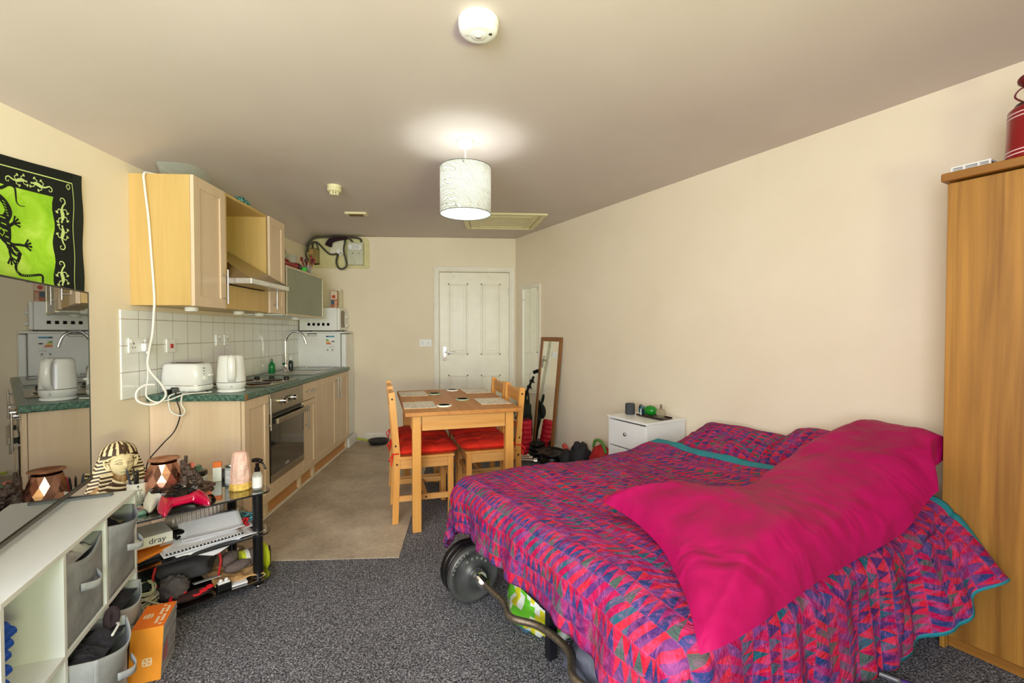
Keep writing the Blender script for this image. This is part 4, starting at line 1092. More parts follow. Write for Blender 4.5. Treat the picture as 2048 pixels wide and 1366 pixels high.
mb = MB(); mb.bx(-0.214, -0.196, -0.169, 0.169, 0.585, 0.635, 0.002); mb.build('lower_rail', PINE_Y, ch, True)
def chair_copy(x, y, rz, label): return dup(ch, TL(x, y), TA + rz, label, CG)
chair_copy(-0.235, 0.265, 0, 'pine dining chair on the left of the table, far one beside the back wall end')
chair_copy(0.235, -0.155, 180, 'pine dining chair with red cushion on the right of the table, nearest the bed')
chair_copy(0.235, 0.285, 180, 'pine dining chair on the right of the table, far one nearest the white door')
M_CUSH = pm('red_cotton', (228, 44, 22), 0.8, var=0.05, vscale=14, bmp=0.15, bscale=120)
def cushion(x, y, rz, label):
    t = thing('seat_cushion', label, 'cushion', TL(x, y, SZ + 0.019), TA + rz, 'red tufted seat cushions')
    mb = MB(); W_ = 0.40
    def sf(top):
        def g(a, b2):
            u, v = a * 2 - 1, b2 * 2 - 1
            e = max(0, 1 - abs(u) ** 3.4) ** 0.5 * max(0, 1 - abs(v) ** 3.4) ** 0.5
            tx = abs(math.sin(u * math.pi * 1.5)) ** 0.5; ty = abs(math.sin(v * math.pi * 1.5)) ** 0.5
            # three by three tufts
            dz = 0.6 + 0.4 * (0.5 * abs(math.cos(u * math.pi * 1.5)) + 0.5 * abs(math.cos(v * math.pi * 1.5)))
            q = mnoise.noise(Vector((u * 4, v * 4, x * 9)))
            z = 0.026 + (0.038 * e * dz + 0.008 * q * e if top else -0.025 * e ** 0.4)
            return (u * 0.205 * (1 - 0.03 * v * v), v * 0.205 * (1 - 0.03 * u * u), z)
        return g
    mb.grid(sf(True), 36, 36); mb.grid(sf(False), 24, 24); mb.build('pad', M_CUSH, t, True)
    for sy in (-1, 1):
        mb = MB(); y_ = sy * 0.185
        mb.tube([(-0.19, y_, 0.022), (-0.212, y_ + sy * 0.022, 0.024), (-0.240, y_ + sy * 0.012, 0.020), (-0.238, y_ - sy * 0.02, 0.01), (-0.245, y_ + sy * 0.01, -0.03), (-0.25, y_ + sy * 0.018, -0.055)], 0.005, 6, 5)
        mb.tube([(-0.238, y_ + sy * 0.018, 0.018), (-0.262, y_ + sy * 0.02, -0.01), (-0.255, y_ + sy * 0.0, -0.03)], 0.004, 6, 5)
        mb.build('tie', M_CUSH, t, True)
cushion(-0.215, -0.17, 0, 'red tufted cushion tied to the near left dining chair')
cushion(0.215, -0.155, 180, 'red tufted cushion tied to the near right dining chair')
cushion(-0.215, 0.265, 0, 'red tufted cushion on the far left dining chair, behind the table leg')
cushion(0.215, 0.285, 180, 'red tufted cushion on the far right dining chair, under the table')
def m_placemat():
    m, nt, b = newmat('floral_placemat'); v = coords(nt)
    vo = N(nt, 'ShaderNodeTexVoronoi'); vo.inputs['Scale'].default_value = 24; nt.links.new(v, vo.inputs['Vector'])
    n_ = noise(nt, v, 30, 3, 0.6, 1.5)
    f = math_n(nt, 'MULTIPLY', n_, math_n(nt, 'LESS_THAN', vo.outputs['Distance'], 0.42))
    col = ramp(nt, f, [(0.0, srgb(226, 214, 196)), (0.50, srgb(216, 206, 190)), (0.56, srgb(150, 142, 130)), (0.66, srgb(110, 104, 100))])
    nt.links.new(col, b.inputs['Base Color']); b.inputs['Roughness'].default_value = 0.35; return m
M_PLACE = m_placemat()
M_CORK = pm('cork_backing', (196, 150, 104), 0.8)
for (x, y, lb) in ((-0.272, -0.281, 'near left corner of the table'), (0.258, -0.246, 'near right corner of the table'), (-0.268, 0.323, 'far left corner of the table'), (0.262, 0.369, 'far right corner of the table')):
    t = thing('placemat', 'cream patterned placemat on the ' + lb, 'placemat', TL(x, y, TZ + 0.0005), TA + (1.5 if y > 0 else -1.0), 'cream patterned placemats')
    MB().bx(-0.108, 0.108, -0.148, 0.148, 0, 0.003, 0.0005).build('backing', M_CORK, t, True)
    MB().bx(-0.108, 0.108, -0.148, 0.148, 0.003, 0.0045, 0.0005).build('printed_top', M_PLACE, t, True)
for (x, y, r_, c_, lb) in ((-0.110, -0.365, 0.052, 0, 'white round coaster beside the near left placemat'), (0.064, -0.11, 0.052, 1, 'pale green round coaster near the middle of the table'), (-0.1, 0.259, 0.052, 1, 'pale green round coaster beside the far left placemat'), (0.080, 0.464, 0.052, 0, 'white round coaster at the far edge of the table')):
    t = thing('coaster', lb, 'coaster', TL(x, y, TZ + 0.0005), 0, 'round coasters on the table')
    mb = MB(); mb.lathe([(0, 0), (r_ - 0.001, 0), (r_, 0.002), (r_, 0.008), (r_ - 0.002, 0.010), (0, 0.010)], seg=36)
    mb.build('disc', pm('coaster_green', (168, 178, 148), 0.35) if c_ else pm('coaster_white', (242, 236, 224), 0.4), t, True)
    mb = MB(); mb.lathe([(r_ - 0.012, 0.0102), (r_ - 0.010, 0.0108), (r_ - 0.008, 0.0102)], seg=36); mb.build('ring', pm('coaster_ring', (150, 156, 132), 0.4) if c_ else pm('coaster_ring_w', (225, 216, 200), 0.4), t, True)

# frying pan on the vinyl
pan = thing('frying_pan', 'dark frying pan with lime green handle on the floor by the back wall', 'pan', (-1.17, 5.41, 0.0065))
MB().lathe([(0, 0), (0.095, 0), (0.118, 0.045), (0.121, 0.048), (0.115, 0.045), (0.092, 0.004), (0, 0.004)], seg=36).build('pan_bowl', pm('grey_nonstick', (52, 50, 52), 0.35), pan, True)
MB().tube([(-0.112, -0.01, 0.04), (-0.15, -0.015, 0.05), (-0.24, -0.02, 0.066)], lambda q: 0.008 + 0.004 * q, 10, 5).build('handle', pm('lime_plastic', (180, 200, 50), 0.4), pan, True)

# ------------------------------------------------------------------ along the slanted right wall
def mirror_glass():
    m, nt, b = newmat('mirror_silver'); b.inputs['Metallic'].default_value = 1; b.inputs['Roughness'].default_value = 0.01
    b.inputs['Base Color'].default_value = (0.93, 0.95, 0.93, 1); return m
M_MIR = mirror_glass()
t = thing('wall_mirror', 'tall white-framed mirror fixed to the slanted wall beside the door', 'mirror', RW(0.365, 0.002, 0.62), RROT)
W2, H2 = 0.20, 1.21
mb = MB()
for p in ((-W2, W2, 0, 0.035), (-W2, W2, H2 - 0.035, H2)): mb.bx(0, 0.02, p[0], p[1], p[2], p[3], 0.004)
for p in ((-W2, -W2 + 0.035), (W2 - 0.035, W2)): mb.bx(0, 0.02, p[0], p[1], 0.035, H2 - 0.035, 0.004)
mb.build('frame', M_WHITE_TRIM, t, True)
MB().bx(0.003, 0.008, -W2 + 0.03, W2 - 0.03, 0.03, H2 - 0.03).build('glass', M_MIR, t, True)
MB().bx(0, 0.03, -W2 - 0.01, W2 + 0.01, -0.02, -0.0005, 0.004).build('sill', M_WHITE_TRIM, t, True)
mb = MB()
for y in (-W2 + 0.045, W2 - 0.045): mb.cyl((0.007, y, 1.05), (0.014, y, 1.05), 0.006, seg=12)
mb.build('clip', M_STEEL, t, True)
# leaning pine mirror
PINE_D = wood('dark_pine_frame', (158, 106, 56), (116, 70, 32), 2, 1.0, 0.4, 0.9)
t = thing('standing_mirror', 'tall narrow pine-framed mirror leaning against the slanted wall', 'mirror', RW(0.79, 0.0, 0.0), RROT)
lean = math.atan2(0.125, 1.24); Lm = 1.245
def LM(mb): mb.at((0.150, 0, 0.002), (0, -math.degrees(lean), 0)); return mb
W3 = 0.19
mb = LM(MB())
for p in ((-W3, W3, 0.0, 0.045), (-W3, W3, Lm - 0.045, Lm)): mb.bx(-0.02, 0.0, p[0], p[1], p[2], p[3], 0.004)
for p in ((-W3, -W3 + 0.042), (W3 - 0.042, W3)): mb.bx(-0.02, 0.0, p[0], p[1], 0.045, Lm - 0.045, 0.004)
mb.build('frame', PINE_D, t, True)
LM(MB()).bx(-0.012, -0.006, -W3 + 0.038, W3 - 0.038, 0.04, Lm - 0.04).build('glass', M_MIR, t, True)
# tripod
t = thing('tripod', 'black folded camera tripod leaning in front of the white wall mirror', 'tripod', RW(0.36, 0.26, 0.0), RROT)
M_TRI = pm('tripod_black', (26, 26, 28), 0.35, 0.4); M_ALU = pm('aluminium', (170, 172, 175), 0.3, 1.0)
bt, tp_ = Vector((0.06, -0.03, 0.12)), Vector((-0.20, 0.19, 0.86))
ax = (tp_ - bt).normalized(); sd = ax.cross(Vector((1, 0, 0))).normalized(); s2 = ax.cross(sd)
for k in range(3):
    a = k * math.tau / 3; o_ = sd * math.cos(a) * 0.030 + s2 * math.sin(a) * 0.030
    mb = MB(); mb.cyl(bt + o_ * 1.2 - ax * 0.09, bt + o_ + ax * 0.46, 0.008, seg=8); mb.mat(1).cyl(bt + o_ * 1.3 + ax * 0.02, bt + o_ * 1.3 + ax * 0.44, 0.0055, seg=8)
    mb.build('leg', [M_TRI, M_ALU], t, True)
mb = MB(); mb.cyl(bt + ax * 0.44, bt + ax * 0.50, 0.040, seg=12); mb.cyl(bt + ax * 0.50, tp_ - ax * 0.06, 0.014, seg=10)
for q in (0.56, 0.63, 0.70): mb.ell(bt + ax * q, (0.028, 0.022, 0.020), 10, 8); mb.cyl(bt + ax * q, bt + ax * q + sd * 0.055, 0.007, seg=8)
mb.build('centre_column', M_TRI, t, True)
mb = MB(); mb.box(tp_, (0.06, 0.05, 0.04), 0.008, rot=(20, 10, 20)); mb.tube([tp_, tp_ + Vector((0, 0.05, 0.01)), tp_ + Vector((0.0, 0.08, -0.08))], 0.008, 8, 4); mb.build('head', M_TRI, t, True)
# foam roller
def roller():
    t = thing('foam_roller', 'red ridged foam roller standing upright left of the pine mirror', 'foam roller', RW(0.66, 0.265, 0.001), RROT + 20)
    mb = MB(); prof = [(0.055, 0.002), (0.066, 0.002)]
    for k in range(7):
        z = 0.01 + k * 0.050; prof += [(0.068, z), (0.070, z + 0.006), (0.070, z + 0.038), (0.066, z + 0.042)]
    prof += [(0.066, 0.358), (0.064, 0.362), (0.052, 0.362), (0.052, 0.30)]
    mb.lathe(prof, seg=32); mb.build('foam', pm('red_foam', (222, 22, 52), 0.5), t, True)
    mb = MB(); mb.lathe([(0.050, 0.003), (0.050, 0.358)], seg=28); mb.build('core', M_BLACK, t, True)
    mb = MB()
    for k in range(2, 22):
        pass
    mb.prism([(0.020 * math.cos(i * math.tau / 16), 0.020 * math.sin(i * math.tau / 16)) for i in range(16)], 0.0, 0.002, lambda a, b2, h_: (0.0695 + h_, a, 0.225 + b2))
    mb.build('logo_patch', pm('pink_white', (245, 190, 195), 0.5), t, True)
roller()
mb = MB()
P = RW(0.525, 0.165, 0.0)
mb.ell((P[0], P[1], 0.28), (0.060, 0.065, 0.27), 20, 16, dis=0.25, ds=9)
mb.ell((P[0] - 0.01, P[1] - 0.06, 0.44), (0.045, 0.05, 0.09), 14, 10, rot=(0, 25, 0))
mb.tube([(P[0], P[1] - 0.03, 0.45), (P[0] - 0.02, P[1] - 0.05, 0.56), (P[0] + 0.01, P[1] - 0.06, 0.62), (P[0] + 0.02, P[1] - 0.05, 0.5)], 0.010, 8, 6)
tag(mb.build('rucksack', pm('black_green_canvas', (34, 40, 36), 0.8, bmp=0.3)), 'black and dark green rucksack slumped between the roller and the pine mirror', 'bag')
# weights
M_IRONW = pm('black_iron_plate', (26, 24, 25), 0.30, 0.3, var=0.1)
def plate(name, label, c, r_, th, rot, group, mat=None, letters=False):
    t = bpy.data.objects.new(name, None); COL.objects.link(t); t.location = c; t.rotation_euler = [R(a) for a in rot]; t.empty_display_size = 0.05
    from mathutils import Euler
    WM[t.name] = Matrix.Translation(c) @ Euler([R(a) for a in rot]).to_matrix().to_4x4()
    tag(t, label, 'weight plate', group)
    mb = MB(); mb.lathe([(0.016, -th / 2), (r_ * 0.30, -th / 2), (r_ * 0.34, -th * 0.22), (r_ * 0.78, -th * 0.22), (r_ * 0.84, -th / 2), (r_ * 0.97, -th / 2), (r_, -th * 0.3), (r_, th * 0.3), (r_ * 0.97, th / 2), (r_ * 0.84, th / 2), (r_ * 0.78, th * 0.22), (r_ * 0.34, th * 0.22), (r_ * 0.30, th / 2), (0.016, th / 2)], seg=44)
    mb.build('disc', mat or M_IRONW, t, True)
    if letters:
        mb = MB()
        for k in range(7):
            a = R(200 + k * 9); mb.box((r_ * 0.9 * math.cos(a), r_ * 0.9 * math.sin(a), th / 2), (0.012, 0.006, 0.003), 0.001, rot=(0, 0, math.degrees(a)))
        mb.build('rim_lettering', pm('worn_silver', (168, 165, 160), 0.4, 0.6), t, True); mb = MB()
        for k in range(5):
            a = R(130 + k * 20); mb.box((r_ * 0.58 * math.cos(a), r_ * 0.58 * math.sin(a), th * 0.26), (0.012, 0.009, 0.004), 0.001, rot=(0, 0, math.degrees(a)))
        mb.build('cast_lettering', pm('worn_silver', (168, 165, 160), 0.4, 0.6), t, True)
    return t
G = 'black weight plates stacked by the mirror'
nm = ['bottom plate of the small stack at the foot of the pine mirror', 'second plate of the small stack at the foot of the pine mirror', 'third plate of the small stack at the foot of the pine mirror', 'top plate of the small stack at the foot of the pine mirror']
for k in range(4):
    plate('weight_plate', 'black iron ' + nm[k], RW(0.87, 0.25, 0.022 + k * 0.042), 0.098 - 0.006 * k, 0.034, (0, 0, k * 40), G)
P = RW(1.12, 0.235, 0)
mb = MB(); mb.lathe([(0, 0.001), (0.115, 0.001), (0.12, 0.01), (0.12, 0.085), (0.11, 0.095), (0, 0.095)], P, 32); tag(mb.build('weight_tub', M_BLACK), 'black round tub under the large flat weight plate', 'tub')
plate('weight_plate', 'large black iron plate lying flat right of the small stack', RW(1.12, 0.235, 0.115), 0.145, 0.032, (4, 3, 0), None)
for k, (s_, t_, lb) in enumerate(((0.79, 0.40, 'left one of the three beside the chair'), (0.87, 0.42, 'middle one of the three beside the chair'), (0.97, 0.43, 'right one of the three, nearest the bed'))):
    P = Vector(RW(s_, t_, 0.028)); dv = Vector((RN.x * 0.6 + RU.x * -0.5, RN.y * 0.6 + RU.y * -0.5, 0)).normalized()
    mb = MB(); mb.cyl(P - dv * 0.09, P + dv * 0.09, 0.014, seg=14); mb.cyl(P + dv * 0.065, P + dv * 0.10, 0.027, seg=18); mb.cyl(P - dv * 0.1, P - dv * 0.065, 0.027, seg=18)
    tag(mb.build('dumbbell_bar', M_CHROME), 'short chrome dumbbell bar on the carpet, ' + lb, 'dumbbell bar', 'chrome dumbbell bars')
mb = MB(); p0, p1 = Vector(RW(1.06, 0.05, 0.15)), Vector(RW(1.32, 0.13, 0.06)); mb.cyl(p0, p1, 0.024, seg=18)
tag(mb.build('foam_stick', pm('salmon_foam', (220, 84, 84), 0.6)), 'salmon red foam stick leaning by the skirting behind the flat plate', 'foam stick')
mb = MB(); P = RW(1.47, 0.17, 0); mb.ell((P[0], P[1], 0.14), (0.10, 0.10, 0.14), 20, 14, dis=0.3); mb.ell((P[0] - 0.11, P[1] + .06, 0.10), (0.07, 0.07, 0.10), 16, 12, dis=0.3)
tag(mb.build('kit_bag', pm('charcoal_kit', (38, 38, 42), 0.7, bmp=0.3)), 'charcoal kit bag slumped on the floor against the slanted wall', 'bag')
t = thing('shopping_bag', 'red bag with green straps on the floor left of the white bedside drawers', 'bag', RW(1.75, 0.15, 0.001), RROT)
MB().ell((0, 0, 0.16), (0.09, 0.13, 0.155), 20, 14, dis=0.2).build('sack', pm('red_nylon', (176, 24, 30), 0.6), t, True)
MB().tube([(0.03, -0.08, 0.28), (0.03, -0.05, 0.345), (0.03, 0.03, 0.345), (0.03, 0.09, 0.26)], 0.013, 8, 6).build('strap', pm('green_strap', (90, 140, 60), 0.7), t, True)

# bedside drawers
ns = thing('bedside_drawers', 'white bedside chest of drawers between the slanted wall and the bed', 'drawers', RW(2.315, 0.004, 0), RROT)
M_NS = pm('white_laminate', (236, 236, 234), 0.3, var=0.008)
mb = MB(); w3 = 0.20
mb.bx(0.012, 0.395, -w3, -w3 + 0.016, 0.001, 0.638); mb.bx(0.012, 0.395, w3 - 0.016, w3, 0.001, 0.638); mb.bx(0.012, 0.02, -w3 + .016, w3 - .016, 0.04, 0.638); mb.bx(0.012, 0.38, -w3 + .016, w3 - .016, 0.03, 0.045)
mb.build('carcass', M_NS, ns, True)
MB().bx(0.012, 0.408, -w3 - 0.004, w3 + 0.004, 0.6385, 0.655, 0.003).build('top', M_NS, ns, True)
for k in range(3):
    z1 = 0.628 - k * 0.198
    d = MB().bx(0.385, 0.402, -w3 + 0.018, w3 - 0.018, z1 - 0.190, z1, 0.003).build('drawer', M_NS, ns, True)
    mb = MB(); mb.cyl((0.402, 0, z1 - 0.085), (0.414, 0, z1 - 0.085), 0.006, seg=12); mb.ell((0.420, 0, z1 - 0.085), (0.010, 0.014, 0.014), 16, 10); mb.build('knob', M_STEEL, d, True)
zt = 0.6555
mb = MB(); P = RW(2.175, 0.235, zt); mb.lathe([(0, 0), (0.033, 0), (0.037, 0.005), (0.037, 0.078), (0.033, 0.083), (0, 0.084)], P, 32)
tag(mb.build('smart_speaker', pm('charcoal_mesh', (66, 68, 72), 0.8, bmp=0.3, bscale=400)), 'small charcoal cylindrical speaker on the bedside drawers', 'speaker')
t = thing('goggles', 'blue tinted goggles with black strap on the bedside drawers', 'goggles', RW(2.235, 0.16, zt), RROT - 60)
MB().ell((0.0, 0, 0.036), (0.03, 0.06, 0.034), 20, 12, rot=(0, 0, 0)).build('lens', pm('teal_lens', (30, 100, 120), 0.08, coat=0.8), t, True)
mb = MB(); mb.tube([(-0.005, -0.058, 0.04), (-0.055, -0.05, 0.055), (-0.07, 0, 0.06), (-0.055, 0.05, 0.055), (-0.005, 0.058, 0.04)], 0.010, 8, 5); mb.tube([(0.012, -0.05, 0.058), (0.02, 0, 0.070), (0.012, 0.05, 0.058)], 0.006, 8, 5); mb.build('strap', M_BLACK, t, True)
mb = MB(); P = Vector(RW(2.38, 0.185, zt)); mb.at(P, (0, 0, RROT)).bx(-0.055, 0.055, -0.125, 0.11, 0.001, 0.008, 0.003); mb.bx(-0.06, -0.05, -0.13, 0.115, 0.004, 0.016, 0.002); mb.bx(0.05, 0.06, -0.13, 0.115, 0.004, 0.016, 0.002)
tag(mb.build('tray', pm('dark_brown_tray', (44, 30, 26), 0.3)), 'dark brown tray holding glass ornaments on the bedside drawers', 'tray')
mb = MB(); mb.at(P + Vector((0, 0, 0.009)), (0, 0, RROT)); mb.ell((-0.005, -0.045, 0.038), (0.045, 0.055, 0.038), 24, 14)
tag(mb.build('glass_ornament', pm('green_glass', (30, 150, 44), 0.06, trans=0.3, ior=1.3, coat=0.5)), 'domed green glass ornament on the dark tray', 'ornament')
t = thing('perfume_bottle', 'faceted clear glass bottle at the right end of the dark tray', 'bottle', tuple(P + Vector((RU.x * 0.06, RU.y * 0.06, 0.009))), RROT)
mb = MB(); mb.lathe([(0, 0.001), (0.02, 0.001), (0.036, 0.022), (0.038, 0.040), (0.024, 0.062), (0.010, 0.068), (0, 0.068)], seg=8, smooth=False); mb.build('body', thin_glass('smoky_glass', (180, 172, 140), 0.3), t, True)
mb = MB(); mb.cyl((0, 0, 0.068), (0, 0, 0.096), 0.008, seg=12); mb.build('stopper', pm('brown_stopper', (120, 100, 85), 0.4), t, True)
mb = MB(); mb.cyl(P + Vector((RN.x * 0.04 - RU.x * 0.10, RN.y * 0.04 - RU.y * 0.10, 0.052)), P + Vector((RN.x * 0.07 - RU.x * 0.07, RN.y * 0.07 - RU.y * 0.07, 0.018)), 0.004, seg=8)
tag(mb.build('white_stick', M_WHITE_PL), 'short white stick propped on the edge of the dark tray', 'stick')
# ------------------------------------------------------------------ wardrobe
OAK = wood('golden_oak_veneer', (184, 131, 54), (134, 88, 30), 2, 0.75, 0.45, 1.3)
OAK_H = wood('golden_oak_veneer_flat', (178, 122, 50), (134, 86, 30), 1, 0.75, 0.42, 0.9)
wd = thing('wardrobe', 'tall golden oak wardrobe at the right beside the bed', 'wardrobe', RW(4.078, 0.003, 0), RROT)
WD, WL, WH = 0.355, 0.92, 1.895
mb = MB(); mb.bx(0, WD - 0.02, 0, 0.018, 0.001, WH, 0.001); mb.bx(0, WD - 0.02, WL - 0.018, WL, 0.001, WH, 0.001); mb.bx(0, 0.012, 0.018, WL - 0.018, 0.05, WH); mb.bx(0.012, WD - 0.02, 0.018, WL - 0.018, 0.055, 0.075); mb.bx(0, WD - 0.001, 0, 0.016, 0.001, 0.058, 0.001)
mb.build('carcass', OAK, wd, True)
MB().bx(-0.002, WD + 0.022, -0.015, WL + 0.015, WH + 0.0005, WH + 0.034, 0.006, 3).build('top', OAK_H, wd, True)
d = MB().bx(WD - 0.019, WD, 0.001, WL / 2 - 0.001, 0.060, WH - 0.006, 0.002).build('door', OAK, wd, True)
mb = MB(); mb.tube([(WD, WL / 2 - 0.04, 0.92), (WD + 0.028, WL / 2 - 0.04, 0.93), (WD + 0.028, WL / 2 - 0.04, 1.03), (WD, WL / 2 - 0.04, 1.04)], 0.006, 8, 4); mb.build('handle', M_STEEL, d, True)
d = MB().bx(WD - 0.019, WD, WL / 2 + 0.001, WL - 0.001, 0.060, WH - 0.006, 0.002).build('door', OAK, wd, True)
mb = MB(); mb.tube([(WD, WL / 2 + 0.04, 0.92), (WD + 0.028, WL / 2 + 0.04, 0.93), (WD + 0.028, WL / 2 + 0.04, 1.03), (WD, WL / 2 + 0.04, 1.04)], 0.006, 8, 4); mb.build('handle', M_STEEL, d, True)
MB().bx(WD - 0.055, WD - 0.04, 0.018, WL - 0.018, 0.001, 0.055, 0.001).build('plinth', OAK_H, wd, True)
zt = WH + 0.0345
t = thing('fan_grille', 'flat white slatted vent unit lying on top of the wardrobe', 'vent unit', RW(4.15, 0.27, zt), RROT)
mb = MB(); mb.bx(-0.05, 0.05, -0.075, 0.045, 0.001, 0.008, 0.003); mb.bx(-0.05, 0.05, -0.075, 0.045, 0.026, 0.034, 0.004)
for y in (-0.072, -0.035, 0.008, 0.040): mb.bx(0.040, 0.048, y - 0.003, y + 0.003, 0.008, 0.027)
mb.build('case', M_WHITE_PL, t, True)
mb = MB(); mb.bx(-0.045, 0.036, -0.07, 0.04, 0.008, 0.026); mb.mat(1)
for z in (0.012, 0.017, 0.022): mb.bx(0.041, 0.046, -0.072, 0.042, z - 0.0012, z + 0.0012)
mb.build('slats', [pm('dark_inside', (60, 56, 54), 0.6), M_WHITE_PL], t, True)
mb = MB(); P = RW(4.225, 0.19, zt); mb.at(P, (0, 0, RROT)); mb.prism([(-0.035, 0.001), (0.10, 0.001), (0.10, 0.045), (0.05, 0.05), (-0.035, 0.015)], -0.12, 0.12, lambda a, b2, h_: (h_ * 0.5, a, b2))
tag(mb.build('folder', pm('dark_green_folder', (22, 30, 22), 0.6)), 'dark green-black folded case lying on the wardrobe behind the white vent', 'case')
t = thing('sports_bottle', 'dark red canister with white double stripes standing on the wardrobe', 'canister', RW(4.305, 0.27, zt), RROT)
mb = MB(); mb.lathe([(0, 0), (0.082, 0.0), (0.085, 0.01), (0.080, 0.19), (0.070, 0.200), (0, 0.205)], seg=36); mb.build('body', pm('deep_red_gloss', (140, 8, 18), 0.3, coat=0.3), t, True)
for z in (0.020, 0.034, 0.158, 0.172): MB().lathe([(0.0855 - z * 0.028, z), (0.0865 - z * 0.028, z + 0.002), (0.0855 - z * 0.028, z + 0.004)], seg=36).build('stripe', pm('pale_stripe', (236, 205, 210), 0.5), t, True)
mb = MB(); mb.lathe([(0.068, 0.201), (0.060, 0.214), (0.03, 0.220), (0, 0.221)], seg=30); mb.build('cap', pm('maroon_cap', (60, 14, 18), 0.5), t, True)
mb = MB(); mb.tube([(0.03, -0.03, 0.215), (0.03, -0.055, 0.245), (0.03, -0.04, 0.27), (0.03, 0.0, 0.275)], 0.003, 8, 6); mb.ell((0.03, -0.02, 0.295), (0.03, 0.03, 0.024), 16, 10); mb.build('wire_loop', pm('dark_red_wire', (100, 16, 26), 0.4), t, True)
# ------------------------------------------------------------------ bed
BS = 2.73
def m_patch():
    m, nt, b = newmat('patchwork_triangle_cotton')
    tc = N(nt, 'ShaderNodeTexCoord'); sp = N(nt, 'ShaderNodeSeparateXYZ'); nt.links.new(tc.outputs['UV'], sp.inputs[0])
    U, V = sp.outputs['X'], sp.outputs['Y']
    def rnd(a, b2, s_=0.0):
        c = N(nt, 'ShaderNodeCombineXYZ'); nt.links.new(a, c.inputs[0]) if not isinstance(a, float) else None
        if b2 is not None: nt.links.new(b2, c.inputs[1])
        c.inputs[2].default_value = s_
        w_ = N(nt, 'ShaderNodeTexWhiteNoise'); nt.links.new(c.outputs[0], w_.inputs['Vector']); return w_.outputs['Value']
    v = math_n(nt, 'DIVIDE', V, 0.052); row = math_n(nt, 'FLOOR', v); fv = math_n(nt, 'FRACT', v)
    rr_ = rnd(row, None, 3.0)
    # row-dependent tooth width: wide teeth or fine teeth
    tw = math_n(nt, 'ADD', 0.030, math_n(nt, 'MULTIPLY', math_n(nt, 'GREATER_THAN', rr_, 0.45), 0.014))
    u = math_n(nt, 'ADD', math_n(nt, 'DIVIDE', U, tw), math_n(nt, 'MULTIPLY', rnd(row, None, 7.0), 1.0))
    cu, fu = math_n(nt, 'FLOOR', u), math_n(nt, 'FRACT', u)
    tri = math_n(nt, 'ABSOLUTE', math_n(nt, 'SUBTRACT', math_n(nt, 'MULTIPLY', fu, 2.0), 1.0))
    up = math_n(nt, 'GREATER_THAN', fv, tri)
    # slanted variant in some rows
    sl = math_n(nt, 'GREATER_THAN', math_n(nt, 'FRACT', math_n(nt, 'ADD', fu, math_n(nt, 'MULTIPLY', fv, 0.9))), 0.5)
    issl = math_n(nt, 'GREATER_THAN', rr_, 0.82)
    mask = math_n(nt, 'ADD', math_n(nt, 'MULTIPLY', up, math_n(nt, 'SUBTRACT', 1.0, issl)), math_n(nt, 'MULTIPLY', sl, issl))
    cA = [(0.0, srgb(206, 30, 58)), (0.2, srgb(180, 16, 76)), (0.42, srgb(208, 42, 64)), (0.62, srgb(146, 34, 98)), (0.8, srgb(192, 34, 80)), (1.0, srgb(192, 34, 80))]
    cB = [(0.0, srgb(46, 62, 120)), (0.22, srgb(116, 58, 124)), (0.42, srgb(36, 94, 112)), (0.58, srgb(78, 44, 108)), (0.74, srgb(54, 70, 128)), (0.88, srgb(76, 96, 92)), (1.0, srgb(76, 96, 92))]
    a_ = ramp(nt, math_n(nt, 'FRACT', math_n(nt, 'ADD', rnd(row, None, 1.0), math_n(nt, 'MULTIPLY', rnd(row, cu, 5.0), 0.45))), cA, 'CONSTANT')
    b_ = ramp(nt, math_n(nt, 'FRACT', math_n(nt, 'ADD', rnd(row, None, 2.0), math_n(nt, 'MULTIPLY', rnd(row, cu, 6.0), 0.40))), cB, 'CONSTANT')
    col = mixc(nt, mask, a_, b_)
    # batik mottling
    cmb = N(nt, 'ShaderNodeCombineXYZ'); nt.links.new(U, cmb.inputs[0]); nt.links.new(V, cmb.inputs[1])
    n1 = noise(nt, cmb.outputs[0], 28, 4, 0.7, 1.0); n2 = noise(nt, cmb.outputs[0], 5, 2)
    col = mixc(nt, math_n(nt, 'MULTIPLY', ramp(nt, n1, [(0.46, (0, 0, 0, 1)), (0.66, (1, 1, 1, 1))]), 0.62), col, srgb(172, 84, 146))
    col = mixc(nt, math_n(nt, 'MULTIPLY', ramp(nt, n2, [(0.5, (0, 0, 0, 1)), (0.66, (1, 1, 1, 1))]), 0.25), col, srgb(200, 30, 84))
    # pale stitching lines between rows
    ln = math_n(nt, 'GREATER_THAN', math_n(nt, 'ABSOLUTE', math_n(nt, 'SUBTRACT', fv, 0.5)), 0.47)
    col = mixc(nt, math_n(nt, 'MULTIPLY', ln, 0.20), col, srgb(160, 90, 150))
    nt.links.new(col, b.inputs['Base Color']); b.inputs['Roughness'].default_value = 0.8; b.inputs['Specular IOR Level'].default_value = 0.15
    cr = noise(nt, cmb.outputs[0], 26, 5, 0.65, 0.8)
    bump(nt, b, cr, 0.8, 0.03)
    return m
M_PATCH = m_patch()
M_TEAL = pm('teal_cotton', (28, 134, 148), 0.8, bmp=0.2)
M_SHEET = pm('white_sheet', (232, 232, 230), 0.8, bmp=0.15)
M_BEDF = pm('black_bed_metal', (24, 25, 30), 0.45)
BM_ = Matrix.Translation(RW(BS, 0)) @ Matrix.Rotation(R(RROT), 4, 'Z')
def BL(x, y, z=0):
    p = BM_ @ Vector((x, y, z)); return (p.x, p.y, p.z)
bed = thing('bed_frame', 'black metal bed frame under the patchwork duvet', 'bed', RW(BS, 0), RROT)
BWd, BLn = 1.315, 1.86
mb = MB()
for y in (0.02, BWd / 2, BWd - 0.02): mb.bx(0.02, BLn, y - 0.018, y + 0.018, 0.245, 0.285, 0.003)
